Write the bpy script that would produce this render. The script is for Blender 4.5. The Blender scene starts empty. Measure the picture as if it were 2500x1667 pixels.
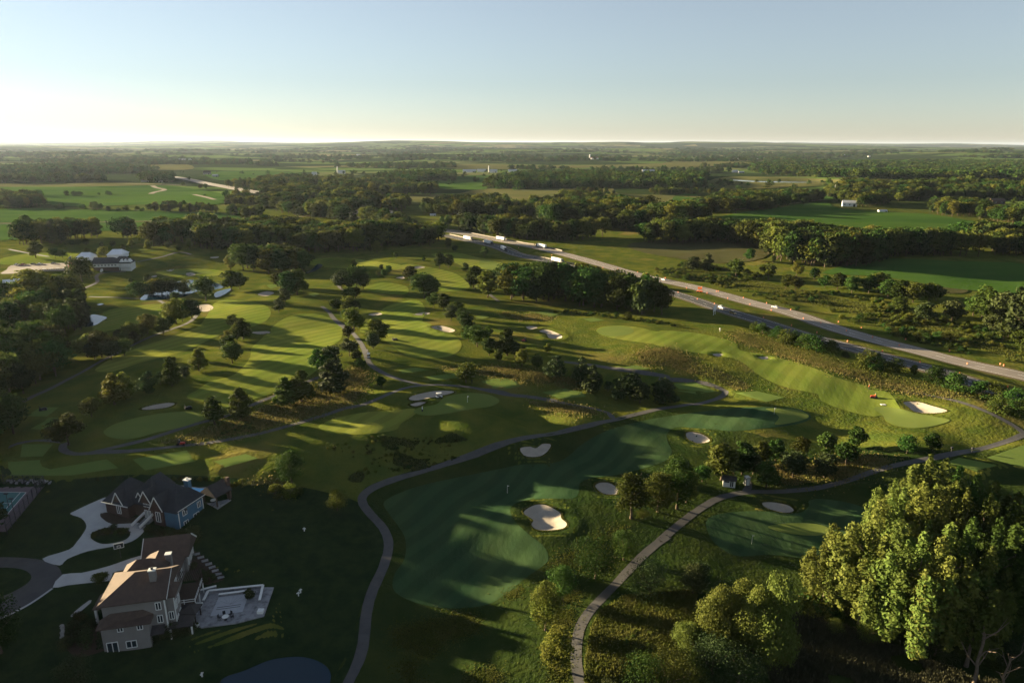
import bpy, bmesh, math, random
import numpy as np
from mathutils import Vector, Matrix
from mathutils.geometry import delaunay_2d_cdt

R = math.radians
scene = bpy.context.scene
COL = scene.collection

# ------------------------------------------------------------------ camera
IW, IH, FPX = 2500.0, 1667.0, 1666.7
PITCH, ROLL, CAMZ = R(16.2), R(0.14), 88.0
_f = Vector((0, math.cos(PITCH), -math.sin(PITCH)))
_u = Vector((0, math.sin(PITCH), math.cos(PITCH)))
_r = Vector((1, 0, 0))
_r2 = _r * math.cos(ROLL) + _u * math.sin(ROLL)
_u2 = _u * math.cos(ROLL) - _r * math.sin(ROLL)
cd = bpy.data.cameras.new('camera')
cd.sensor_width = 36.0
cd.lens = 24.0
cd.clip_start = 0.5
cd.clip_end = 120000
cam = bpy.data.objects.new('camera', cd)
cam.matrix_world = Matrix(((_r2.x, _u2.x, -_f.x, 0), (_r2.y, _u2.y, -_f.y, 0), (_r2.z, _u2.z, -_f.z, CAMZ), (0, 0, 0, 1)))
COL.objects.link(cam)
scene.camera = cam

# ------------------------------------------------------------------ sky, sun, exposure
SUN_AZ, SUN_EL = R(-64), R(7.8)       # azimuth from +Y, negative to the left
w = bpy.data.worlds.new('World')
scene.world = w
w.use_nodes = True
nt = w.node_tree
bg = nt.nodes['Background']
sky = nt.nodes.new('ShaderNodeTexSky')
sky.sky_type = 'NISHITA'
sky.sun_disc = False
sky.sun_elevation = SUN_EL
sky.sun_rotation = SUN_AZ
sky.altitude = 300
sky.air_density = 1.0
sky.dust_density = 0.1
sky.ozone_density = 3.0
hsv = nt.nodes.new('ShaderNodeHueSaturation')      # a pale, hazy summer sky
hsv.inputs['Saturation'].default_value = 0.6
nt.links.new(sky.outputs[0], hsv.inputs['Color'])
gam = nt.nodes.new('ShaderNodeGamma')               # thin high haze evens the sky out
gam.inputs['Gamma'].default_value = 0.84
nt.links.new(hsv.outputs[0], gam.inputs['Color'])
nt.links.new(gam.outputs[0], bg.inputs[0])
bg.inputs[1].default_value = 0.0355      # low evening sky
sd = bpy.data.lights.new('sun', 'SUN')
sd.energy = 5.0
sd.angle = R(0.55)
sd.color = (1.0, 0.80, 0.48)
sun = bpy.data.objects.new('sun', sd)
tosun = Vector((math.sin(SUN_AZ) * math.cos(SUN_EL), math.cos(SUN_AZ) * math.cos(SUN_EL), math.sin(SUN_EL)))
sun.rotation_euler = tosun.to_track_quat('Z', 'Y').to_euler()
sun.location = (-300, 150, 400)
COL.objects.link(sun)
vs = scene.view_settings
vs.view_transform = 'Standard'
vs.look = 'None'
vs.exposure = 2.8
vs.gamma = 1.0
vs.use_curve_mapping = False
scene.cycles.max_bounces = 5
scene.cycles.diffuse_bounces = 2
scene.cycles.glossy_bounces = 2
scene.cycles.transmission_bounces = 3
scene.cycles.volume_bounces = 0
scene.cycles.use_denoising = True
scene.cycles.sample_clamp_indirect = 4.0

# ------------------------------------------------------------------ pixel maps (reading the photograph into places on the ground)
ZOOM = {  # zoom region -> origin and scale of its pixels in the 2500x1667 photograph
    'A': (0, 1100, 900 / 2352), 'B': (0, 850, 850 / 2352), 'C': (0, 560, 850 / 2352), 'D': (800, 560, 850 / 2352),
    'E': (1600, 560, 900 / 2352), 'F': (800, 850, 900 / 2352), 'G': (1600, 950, 900 / 1968), 'H': (800, 1150, 900 / 2352),
    'I': (0, 330, 850 / 2352), 'J': (800, 330, 900 / 2352), 'K': (1650, 330, 850 / 2352), 'L': (230, 1150, 350 / 2352),
    'M': (150, 1300, 530 / 2352), 'N': (0, 600, 420 / 2352), 'S': (0, 0, 1.0)}
def Z(reg, pts):
    a, b, s = ZOOM[reg]
    return [(a + x * s, b + y * s) for x, y in pts]

# ------------------------------------------------------------------ noise
def _hash(ix, iy, seed):
    h = (ix.astype(np.int64) * 374761393 + iy.astype(np.int64) * 668265263 + seed * 982451653) & 0x7fffffff
    h = ((h ^ (h >> 13)) * 1274126177) & 0x7fffffff
    return ((h ^ (h >> 16)) & 0xffff) / 32767.5 - 1.0
def vnoise(x, y, seed=0):
    ix = np.floor(x); iy = np.floor(y)
    fx = x - ix; fy = y - iy
    fx = fx * fx * fx * (fx * (fx * 6 - 15) + 10); fy = fy * fy * fy * (fy * (fy * 6 - 15) + 10)
    a = _hash(ix, iy, seed); b = _hash(ix + 1, iy, seed); c = _hash(ix, iy + 1, seed); d = _hash(ix + 1, iy + 1, seed)
    return (a * (1 - fx) + b * fx) * (1 - fy) + (c * (1 - fx) + d * fx) * fy
def sstep(a, b, x):
    t = np.clip((x - a) / (b - a), 0, 1)
    return t * t * (3 - 2 * t)

# ------------------------------------------------------------------ terrain height field
def flat(px, py, z=0.0):
    d = _f * FPX + _r2 * (px - IW / 2) + _u2 * (IH / 2 - py)
    t = (z - CAMZ) / d.z
    return d.x * t, d.y * t
LEVELS = [  # photograph pixel, ground level in metres
    (1150, 1400, -1.5), (1000, 1300, -1.5), (1200, 1200, -1), (950, 1550, -2), (600, 1640, -3), (480, 1690, -2.5), (750, 1400, 0), (880, 1300, -1),
    (760, 1560, -1.5), (330, 1620, -.5), (400, 1575, .5), (200, 1600, 1), (560, 1440, 2.2), (480, 1330, 3), (200, 1420, 4.5), (300, 1310, 5), (60, 1400, 4.5), (620, 1300, 2), (700, 1250, 2),
    (30, 1230, 5), (450, 1190, 5.5), (250, 1165, 6), (600, 1180, 4.6), (20, 1110, 6), (820, 1170, 3), (760, 1220, 2.2),
    (150, 1120, 7), (400, 1115, 6.9), (560, 1120, 6.9), (700, 1075, 7.8), (660, 1130, 7.0), (640, 1100, 7.2), (900, 1030, 9.8), (1100, 978, 11), (1000, 960, 10), (1250, 985, 10.2),
    (1400, 985, 7.6), (720, 1110, 6.3), (950, 1050, 7), (1150, 1010, 8.3), (1000, 1150, 0), (1300, 1068, .6), (1500, 1018, 3.6), (1250, 1040, 3.2), (1050, 1085, 3.0), (900, 1110, 4), (1400, 1020, 4.4), (1600, 985, 4.6), (1700, 980, 3.5), (1450, 1130, -.6), (1620, 1040, 2),
    (1890, 1005, 6.5), (2000, 1065, 2.2), (1900, 1045, 3), (1800, 990, 5), (2080, 1000, 5.5), (2240, 1028, 9.4), (2330, 1070, 5), (2200, 1085, 3), (2450, 1080, 6), (1850, 1130, 2.5),
    (1830, 1293, 2.2), (1700, 1230, 2.5), (1900, 1390, .3), (2000, 1450, .5), (1500, 1500, 1), (1600, 1560, 2.4), (1420, 1420, .4), (2200, 1600, 0), (2450, 1250, 3), (2480, 1120, 6),
    (500, 900, 9), (300, 1000, 8), (700, 900, 10), (900, 870, 11), (1100, 850, 9), (1300, 900, 9.5), (1600, 850, 10.5), (1750, 880, 9.5), (2000, 900, 8),
    (2400, 1000, 8), (100, 900, 5), (100, 1000, 6), (200, 760, 3), (250, 700, .5), (450, 680, 0), (520, 715, 3), (600, 800, 8), (400, 850, 7), (750, 750, 7), (1000, 760, 6),
    (1200, 700, 6), (1000, 650, 7), (700, 650, 3), (300, 640, 6), (150, 650, 6), (400, 610, 8), (500, 520, 4), (100, 500, 3), (2400, 900, 5), (2000, 750, 5),
    (1700, 680, 5), (1400, 630, 5), (1100, 570, 5), (2300, 700, 7), (2200, 600, 6), (2000, 520, 12), (1500, 500, 2), (1000, 450, 0), (300, 420, 0), (2300, 450, 14), (1700, 420, 0),
    (1250, 380, 0), (400, 1800, -2), (1250, 1900, -1), (2200, 1900, 1)]
LEVELS = [(a, b, c * 1.3 if b > 950 and c > 6.4 else c) for a, b, c in LEVELS]
_LP = np.array([flat(px, py, z) + (z,) for px, py, z in LEVELS])
def base_height(x, y):
    shp = x.shape
    x = x.ravel(); y = y.ravel()
    num = np.zeros_like(x); den = np.zeros_like(x)
    for lx, ly, lz in _LP:
        d = math.hypot(lx, ly)
        s2 = (d * .055) ** 2
        wgt = 1.0 / ((x - lx) ** 2 + (y - ly) ** 2 + s2) ** 1.8 * s2
        num += wgt * lz; den += wgt
    z = num / den
    r = np.hypot(x, y)
    near = sstep(900, 500, r)
    z = z + near * (0.75 * vnoise(x / 38 + 3.1, y / 38, 1) + 0.32 * vnoise(x / 17, y / 17, 2) * sstep(450, 250, r)) + 0.10 * vnoise(x / 6, y / 6, 3) * sstep(350, 200, r)
    z = z + 3.0 * vnoise(x / 210, y / 210, 4) * sstep(500, 1200, r)
    far = sstep(1900, 5200, r)
    hills = np.maximum(0, vnoise(x / 1500 + 5, y / 900, 7) * 26 + vnoise(x / 600, y / 420, 8) * 10 + 2) + np.maximum(0, vnoise(x / 4200 + .3, y / 2600 + .7, 9) + .25) * 88 * sstep(4500, 12000, r)
    return (z * (1 - .6 * far) + far * hills).reshape(shp)

TH = np.unique(np.concatenate([np.linspace(-180, -46, 50), np.linspace(-46, 46, 600), np.linspace(46, 180, 50)]))
RR = np.concatenate([np.geomspace(6, 62, 24)[:-1], np.geomspace(62, 1000, 600)[:-1], np.geomspace(1000, 45000, 190)])
GT, GR = np.meshgrid(np.radians(TH), RR)
GX, GY = GR * np.sin(GT), GR * np.cos(GT)
GZ = base_height(GX, GY)
def hm(x, y):
    x = np.asarray(x, float); y = np.asarray(y, float)
    r = np.clip(np.hypot(x, y), RR[0], RR[-1] * .9999)
    t = np.degrees(np.arctan2(x, y))
    ri = np.interp(r, RR, np.arange(len(RR))); ti = np.interp(t, TH, np.arange(len(TH)))
    i = np.minimum(ri.astype(int), len(RR) - 2); j = np.minimum(ti.astype(int), len(TH) - 2)
    a = ri - i; b = ti - j
    return GZ[i, j] * (1 - a) * (1 - b) + GZ[i + 1, j] * a * (1 - b) + GZ[i, j + 1] * (1 - a) * b + GZ[i + 1, j + 1] * a * b
def ht(x, y):
    return float(hm(x, y))
_RS = np.geomspace(30, 44000, 2600)
def PW(pts):
    """photograph pixels -> places on the terrain"""
    out = []
    for px, py in pts:
        d = _f * FPX + _r2 * (px - IW / 2) + _u2 * (IH / 2 - py)
        hl = math.hypot(d.x, d.y)
        ux, uy, s = d.x / hl, d.y / hl, d.z / hl
        zr = CAMZ + s * _RS
        zt = hm(ux * _RS, uy * _RS)
        k = np.nonzero(zr <= zt)[0]
        if len(k) == 0:
            r = _RS[-1]
        elif k[0] == 0:
            r = _RS[0]
        else:
            k = k[0]
            a = zr[k - 1] - zt[k - 1]; b = zt[k] - zr[k]
            r = _RS[k - 1] + (_RS[k] - _RS[k - 1]) * a / (a + b + 1e-9)
        out.append((ux * r, uy * r))
    return out
def at(reg, x, y):
    p = PW(Z(reg, [(x, y)]))[0]
    return Vector((p[0], p[1], ht(*p)))
def smooth(pts, n=5, closed=True):
    out = []
    m = len(pts)
    for i in range(m if closed else m - 1):
        g = (lambda k: pts[k % m]) if closed else (lambda k: pts[max(0, min(m - 1, k))])
        p0, p1, p2, p3 = g(i - 1), g(i), g(i + 1), g(i + 2)
        for k in range(n):
            t = k / n
            out.append(tuple(.5 * (2 * b + (c - a) * t + (2 * a - 5 * b + 4 * c - d) * t * t + (3 * b - a - 3 * c + d) * t ** 3) for a, b, c, d in zip(p0, p1, p2, p3)))
    if not closed:
        out.append(tuple(pts[-1]))
    return out
def inside(px, py, poly):
    px = np.asarray(px); py = np.asarray(py)
    c = np.zeros(px.shape, bool)
    n = len(poly)
    for i in range(n):
        x0, y0 = poly[i]; x1, y1 = poly[(i + 1) % n]
        if y0 == y1:
            continue
        k = ((y0 > py) != (y1 > py)) & (px < (x1 - x0) * (py - y0) / (y1 - y0) + x0)
        c ^= k
    return c
def sdist(px, py, poly):
    d = np.full(np.shape(px), 1e9)
    n = len(poly)
    for i in range(n):
        x0, y0 = poly[i]; x1, y1 = poly[(i + 1) % n]
        dx, dy = x1 - x0, y1 - y0
        t = np.clip(((px - x0) * dx + (py - y0) * dy) / (dx * dx + dy * dy + 1e-12), 0, 1)
        d = np.minimum(d, np.hypot(px - x0 - t * dx, py - y0 - t * dy))
    return np.where(inside(px, py, poly), -d, d)
def carve(poly, fn, margin):
    xs = [p[0] for p in poly]; ys = [p[1] for p in poly]
    k = (GX > min(xs) - margin) & (GX < max(xs) + margin) & (GY > min(ys) - margin) & (GY < max(ys) + margin)
    ii = np.nonzero(k)
    if len(ii[0]) == 0:
        return
    sd_ = sdist(GX[ii], GY[ii], poly)
    GZ[ii] = fn(GZ[ii], sd_)

# ------------------------------------------------------------------ linking, names, labels
def link(o):
    COL.objects.link(o)
    return o
def tag(o, label=None, cat=None, group=None, kind=None):
    if label: o['label'] = label
    if cat: o['category'] = cat
    if group: o['group'] = group
    if kind: o['kind'] = kind
    return o
def mesh_np(name, V, F, mats=(), mi=None, smooth_=False):
    """V (n,3); F list of arrays of faces (k,3) or (k,4)"""
    me = bpy.data.meshes.new(name)
    V = np.asarray(V, np.float32)
    if not isinstance(F, (list, tuple)): F = [F]
    F = [np.asarray(f, np.int32) for f in F if len(f)]
    me.vertices.add(len(V)); me.vertices.foreach_set('co', V.ravel())
    loops = np.concatenate([f.ravel() for f in F])
    tot = np.concatenate([np.full(len(f), f.shape[1], np.int32) for f in F])
    st = np.concatenate([[0], np.cumsum(tot)[:-1]]).astype(np.int32)
    me.loops.add(len(loops)); me.loops.foreach_set('vertex_index', loops)
    me.polygons.add(len(tot)); me.polygons.foreach_set('loop_start', st); me.polygons.foreach_set('loop_total', tot)
    for m in mats: me.materials.append(m)
    if mi is not None: me.polygons.foreach_set('material_index', np.asarray(mi, np.int32))
    me.polygons.foreach_set('use_smooth', np.full(len(tot), smooth_, bool))
    me.update(calc_edges=True)
    return me
def obj(name, me, parent=None):
    o = bpy.data.objects.new(name, me)
    link(o)
    if parent is not None: o.parent = parent
    return o
def empty(name, loc=(0, 0, 0), rz=0.0, label=None, cat=None, group=None):
    o = bpy.data.objects.new(name, None)
    o.empty_display_size = .5
    link(o)
    o.location = loc
    o.rotation_euler = (0, 0, rz)
    return tag(o, label, cat, group)

# ------------------------------------------------------------------ materials
def mat(name, col, *a, mow=0.0, mow_dir=.6, **k):
    m = mat0(name, col, *a, **k)
    if mow:                                     # mowing bands: grass bent to and fro
        n = m.node_tree.nodes; l = m.node_tree.links; p = n['Principled BSDF']
        src = p.inputs['Base Color'].links[0].from_socket
        g = n.new('ShaderNodeNewGeometry'); mp = n.new('ShaderNodeMapping'); mp.inputs['Rotation'].default_value = (0, 0, mow_dir)
        l.new(g.outputs['Position'], mp.inputs['Vector'])
        wv = n.new('ShaderNodeTexWave'); wv.inputs['Scale'].default_value = .055; wv.inputs['Distortion'].default_value = .8; wv.inputs['Detail'].default_value = 2; wv.inputs['Detail Scale'].default_value = .3
        l.new(mp.outputs[0], wv.inputs['Vector'])
        mr = n.new('ShaderNodeMapRange'); mr.inputs['From Min'].default_value = .35; mr.inputs['From Max'].default_value = .65; mr.inputs['To Min'].default_value = 1 - mow; mr.inputs['To Max'].default_value = 1 + mow
        l.new(wv.outputs['Fac'], mr.inputs['Value'])
        hs = n.new('ShaderNodeHueSaturation'); l.new(src, hs.inputs['Color']); l.new(mr.outputs[0], hs.inputs['Value']); l.new(hs.outputs[0], p.inputs['Base Color'])
    return m
def mat0(name, col, col2=None, scale=1.0, rough=.85, bump=0.0, bscale=None, spec=.2, detail=3.0, metallic=0.0, col3=None, scale3=.05, thr=(.42, .6), transl=0.0, emit=None, stretch=None, objvar=0.0):
    m = bpy.data.materials.new(name)
    m.use_nodes = True
    n = m.node_tree.nodes; l = m.node_tree.links
    p = n['Principled BSDF']
    p.inputs['Roughness'].default_value = rough
    p.inputs['Specular IOR Level'].default_value = spec
    p.inputs['Metallic'].default_value = metallic
    p.inputs['Base Color'].default_value = (*col, 1)
    geo = n.new('ShaderNodeNewGeometry')
    pos = geo.outputs['Position']
    if stretch:
        mp = n.new('ShaderNodeMapping'); mp.inputs['Scale'].default_value = stretch
        l.new(pos, mp.inputs['Vector']); pos = mp.outputs['Vector']
    out = None
    def nz(sc, det):
        t = n.new('ShaderNodeTexNoise'); t.inputs['Scale'].default_value = sc; t.inputs['Detail'].default_value = det; t.inputs['Roughness'].default_value = .6
        l.new(pos, t.inputs['Vector']); return t.outputs[0]
    def mixc(fac, a, b, lo=.35, hi=.65):
        mr = n.new('ShaderNodeMapRange'); mr.inputs['From Min'].default_value = lo; mr.inputs['From Max'].default_value = hi
        l.new(fac, mr.inputs['Value'])
        mx = n.new('ShaderNodeMix'); mx.data_type = 'RGBA'
        l.new(mr.outputs[0], mx.inputs[0])
        for v, s in ((a, mx.inputs[6]), (b, mx.inputs[7])):
            if isinstance(v, tuple): s.default_value = (*v, 1)
            else: l.new(v, s)
        return mx.outputs[2]
    if col2 is not None:
        out = mixc(nz(scale, detail), col, col2)
        if col3 is not None:
            out = mixc(nz(scale3, 4.0), out, col3, *thr)
    if objvar:
        oi = n.new('ShaderNodeObjectInfo')
        hs = n.new('ShaderNodeHueSaturation')
        mr = n.new('ShaderNodeMapRange'); mr.inputs['To Min'].default_value = .5 - objvar * .06; mr.inputs['To Max'].default_value = .5 + objvar * .045
        mv = n.new('ShaderNodeMapRange'); mv.inputs['To Min'].default_value = 1 - objvar * .4; mv.inputs['To Max'].default_value = 1 + objvar * .45
        fr = n.new('ShaderNodeMath'); fr.operation = 'MULTIPLY'; fr.inputs[1].default_value = 7.31
        f2 = n.new('ShaderNodeMath'); f2.operation = 'FRACT'
        l.new(oi.outputs['Random'], mr.inputs['Value']); l.new(oi.outputs['Random'], fr.inputs[0]); l.new(fr.outputs[0], f2.inputs[0]); l.new(f2.outputs[0], mv.inputs['Value'])
        l.new(mr.outputs[0], hs.inputs['Hue']); l.new(mv.outputs[0], hs.inputs['Value'])
        if out is None: hs.inputs['Color'].default_value = (*col, 1)
        else: l.new(out, hs.inputs['Color'])
        out = hs.outputs[0]
    if out is not None: l.new(out, p.inputs['Base Color'])
    if bump:
        b = n.new('ShaderNodeBump'); b.inputs['Strength'].default_value = 1.0; b.inputs['Distance'].default_value = bump
        l.new(nz(bscale or scale * 4, 3.0), b.inputs['Height']); l.new(b.outputs[0], p.inputs['Normal'])
    if transl:
        tr = n.new('ShaderNodeBsdfTranslucent')
        ms = n.new('ShaderNodeMixShader'); ms.inputs[0].default_value = transl
        if out is not None: l.new(out, tr.inputs['Color'])
        else: tr.inputs['Color'].default_value = (*col, 1)
        l.new(p.outputs[0], ms.inputs[1]); l.new(tr.outputs[0], ms.inputs[2])
        l.new(ms.outputs[0], n['Material Output'].inputs['Surface'])
    if emit:
        p.inputs['Emission Color'].default_value = (*emit[0], 1); p.inputs['Emission Strength'].default_value = emit[1]
    return m
MT = {}
MT['rough'] = mat('rough_grass_ground', (.050, .072, .014), (.078, .088, .018), .09, .95, .35, .55, 0.0, 5, col3=(.11, .088, .026), scale3=.021, thr=(.56, .68))
MT['fairway'] = mat('fairway_turf', (.104, .144, .024), (.128, .156, .028), .12, .9, .09, .8, 0.0, 6, col3=(.160, .168, .034), scale3=.03, thr=(.45, .7), stretch=(1, .45, 1), mow=.09)
MT['fairway_shade_dark'] = mat('shade_darkened_fairway_turf', (.024, .052, .023), (.032, .060, .025), .12, .9, .09, .8, 0.0, 6, col3=(.042, .066, .025), scale3=.03, thr=(.45, .7), stretch=(1, .45, 1), mow=.09)  # darkened copy of the fairway turf, foreground shade put into its colour
MT['green'] = mat('putting_green_turf', (.108, .142, .036), (.120, .150, .038), .2, .9, .02, 1.2, 0.0, 3)
MT['tee'] = mat('tee_turf', (.092, .136, .034), (.104, .144, .036), .25, .9, .03, 1.2, 0.0, 3)
MT['field'] = mat('crop_field', (.044, .092, .017), (.056, .099, .020), .012, .95, .3, .4, 0.0, 5, col3=(.034, .076, .017), scale3=.004, thr=(.45, .6), stretch=(1, 3, 1))
MT['field_pale'] = mat('meadow_field', (.095, .098, .036), (.112, .106, .040), .01, .95, .4, .3, 0.0, 5, col3=(.075, .085, .030), scale3=.006, thr=(.5, .65), stretch=(1, 2.2, 1))
MT['field_brown'] = mat('fallow_field', (.070, .066, .030), (.055, .060, .024), .03, .95, .3, .4, 0.0, 5, stretch=(1, 3, 1))
MT['native'] = mat('native_grass_ground', (.090, .078, .026), (.070, .070, .020), .12, .95, .5, .9, 0.0, 5, col3=(.050, .060, .015), scale3=.06, thr=(.5, .66))
MT['sand'] = mat('bunker_sand', (.29, .255, .21), (.34, .30, .245), .5, .95, .03, 3, 0.0, 4)
MT['path'] = mat('cart_path_asphalt', (.055, .055, .057), (.072, .069, .067), .6, .9, .01, 6, .25, 5, col3=(.045, .043, .041), scale3=.12, thr=(.56, .7))
MT['concrete_road'] = mat('concrete_road', (.185, .160, .135), (.215, .185, .155), .15, .85, .005, 4, .3, 4, col3=(.15, .13, .11), scale3=.05, thr=(.5, .7))
MT['asphalt'] = mat('dark_asphalt', (.040, .040, .042), (.055, .054, .054), .4, .85, .005, 5, .3, 4)
MT['lot'] = mat('parking_asphalt', (.105, .085, .078), (.130, .105, .092), .2, .9, .005, 4, .2, 4)
MT['shoulder'] = mat('gravel_shoulder', (.13, .10, .065), (.10, .085, .05), .5, .95, .03, 3, .1, 4)
MT['drive'] = mat('driveway_concrete', (.36, .36, .355), (.31, .31, .305), .4, .85, .004, 5, .25, 4)
MT['lawn'] = mat('lawn_grass', (.009, .021, .008), (.020, .036, .012), .35, .95, .05, 2, 0.0, 4)  # lawn colour lowered to carry the dimness of the shaded foreground
MT['white'] = mat('white_paint', (.72, .72, .70), (.66, .66, .64), 1.5, .6)
MT['soil'] = mat('mulch', (.05, .035, .022), (.03, .022, .016), 3, .95, .05, 6)
# ------------------------------------------------------------------ bunkers and ponds are carved into the height field first
BUNKERS = [  # region, outline, depth, label
    ('H', [(1250, 265), (1320, 217), (1400, 220), (1480, 265), (1490, 300), (1525, 335), (1500, 365), (1400, 378), (1330, 370), (1300, 340), (1310, 310)], 1.0, 'large pale sand bunker beside the shaded foreground fairway, its corner catching sun'),
    ('F', [(1228, 640), (1290, 628), (1330, 637), (1370, 611), (1422, 615), (1405, 655), (1350, 690), (1260, 687)], .8, 'shaded sand bunker with notched edge below the long cart path'),
    ('F', [(1708, 880), (1740, 856), (1800, 860), (1850, 895), (1840, 930), (1760, 925)], .8, 'shaded sand bunker half hidden behind a bright green tree'),
    ('G', [(165, 235), (200, 228), (260, 245), (290, 275), (230, 288), (175, 265)], .8, 'shaded sand bunker on the mound left of the raised right green'),
    ('G', [(1325, 70), (1400, 68), (1480, 90), (1558, 115), (1490, 128), (1390, 122), (1350, 95)], .9, 'bright sand bunker beside the rightmost raised green'),
    ('G', [(570, 608), (620, 602), (710, 620), (737, 650), (680, 657), (600, 635)], .8, 'shaded sand bunker above the green at lower right'),
    ('F', [(520, 325), (560, 300), (680, 275), (780, 273), (802, 285), (700, 310), (600, 332), (540, 337)], .8, 'long sand bunker behind the green where a golf cart is parked'),
    ('F', [(525, 365), (580, 345), (627, 350), (570, 373)], .6, 'small sand bunker left of the green with the golf cart'),
    ('B', [(955, 410), (1010, 390), (1120, 370), (1182, 375), (1130, 400), (1000, 416)], .6, 'long thin sand bunker among the trees of the left course'),
    ('D', [(700, 660), (770, 652), (857, 680), (830, 697), (760, 685)], .8, 'bright sand bunker at the edge of the striped centre fairway'),
    ('D', [(1430, 690), (1480, 678), (1570, 710), (1578, 735), (1500, 737), (1475, 703)], .8, 'pale sand bunker right of centre with a bent outline'),
    ('D', [(1340, 660), (1380, 653), (1417, 665), (1370, 677)], .5, 'small dim sand bunker just left of the bent pale one'),
    ('D', [(575, 575), (650, 561), (692, 568), (640, 581)], .5, 'thin sand bunker across the shaded centre fairway'),
    ('D', [(275, 575), (340, 563), (367, 574), (310, 584)], .5, 'thin shaded sand bunker by the row of trees left of centre fairway'),
    ('D', [(460, 327), (512, 317), (514, 333)], .5, 'small shaded sand bunker behind a lone round tree at mid distance'),
    ('D', [(570, 258), (620, 249), (657, 258), (600, 266)], .5, 'small distant sand bunker left of two dark trees'),
    ('E', [(365, 797), (410, 791), (443, 803), (400, 811)], .6, 'small sand bunker on the lower edge of the long right fairway'),
    ('E', [(655, 816), (720, 811), (742, 822), (690, 828)], .7, 'small round sand bunker in the middle of the long right fairway'),
    ('C', [(1740, 440), (1800, 420), (1852, 430), (1800, 452)], .5, 'sand bunker in tree shade above the left fairway'),
    ('C', [(1250, 300), (1290, 292), (1322, 305), (1280, 317)], .5, 'rounded sand bunker on the green by the clubhouse pond'),
    ('C', [(1120, 275), (1177, 271), (1150, 284)], .4, 'thin sand bunker behind the clubhouse green'),
    ('C', [(1330, 520), (1400, 507), (1442, 530), (1400, 556), (1338, 550)], .4, 'pale sand patch between the path and the tree row at left'),
    ('C', [(1700, 696), (1800, 689), (1824, 700), (1750, 708)], .5, 'thin sand bunker between trees on the lit left fairway'),
    ('C', [(1420, 188), (1475, 184), (1470, 194), (1430, 195)], .4, 'tiny far sand bunker right of the clubhouse'),
    ('C', [(1000, 322), (1050, 311), (1058, 319), (1020, 326)], .4, 'tiny pale sand bunker behind the pond trees'),
]
PONDS = [
    ('A', [(1405, 1482), (1430, 1432), (1560, 1392), (1740, 1310), (1900, 1280), (2030, 1308), (2105, 1375), (2090, 1482), (2050, 1640), (1600, 1660), (1430, 1580)], 'pond'),
    ('C', [(945, 450), (1010, 405), (1120, 398), (1195, 352), (1330, 336), (1480, 350), (1495, 372), (1330, 392), (1240, 425), (1120, 446)], 'clubhouse_pond'),
    ('C', [(1450, 425), (1500, 405), (1565, 398), (1510, 437), (1455, 452)], 'clubhouse_pond_inlet'),
    ('C', [(560, 640), (610, 572), (680, 578), (722, 592), (690, 612), (640, 636)], 'left_pond'),
    ('C', [(2050, 296), (2110, 264), (2145, 232), (2180, 238), (2125, 275)], 'creek'),
    ('C', [(655, 504), (680, 496), (700, 501), (676, 509)], 'puddle_pond'),
    ('C', [(330, 733), (390, 722), (412, 728), (360, 738)], 'brook'),
    ('J', [(860, 405), (950, 396), (1095, 397), (1095, 409), (920, 412)], 'marsh_pond'),
    ('K', [(360, 303), (560, 296), (740, 291), (920, 290), (1060, 300), (1000, 311), (770, 313), (560, 310)], 'lake'),
    ('K', [(270, 376), (480, 368), (735, 364), (725, 377), (440, 381)], 'lower_lake'),
]
bunk = []
for reg, pts, dep, lab in BUNKERS:
    poly = PW(smooth(Z(reg, pts), 5))
    bunk.append((poly, dep, lab))
ponds = []
for reg, pts, nm in PONDS:
    poly = PW(smooth(Z(reg, pts), 5))
    lev = min(ht(*p) for p in poly) - .25
    ponds.append((poly, lev, nm))
for poly, dep, lab in bunk:
    sz = min(max(p[0] for p in poly) - min(p[0] for p in poly), 14)
    carve(poly, lambda z, s, dep=dep, sz=sz: z - dep * sstep(.6, -sz * .22, s) + dep * .35 * np.exp(-((s - 2.5) / 1.8) ** 2), 9)
for poly, lev, nm in ponds:
    d = np.hypot(*np.mean(np.array(poly), 0))
    mg = 6 + d * .02
    carve(poly, lambda z, s, lev=lev, mg=mg: np.where(s < 0, lev - .3 - np.minimum(1.2, -s * .3), lev - .3 + (z - lev + .3) * sstep(-.5, mg, s)), mg)

# raised tee boxes and levelled house pads are pressed into the field too
def level_pad(poly, up, margin, lev=None):
    if lev is None: lev = np.mean([ht(*p) for p in poly]) + up
    carve(poly, lambda z, s: z + (lev - z) * sstep(margin, margin * .12, s), margin + 1)
    return lev

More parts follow.
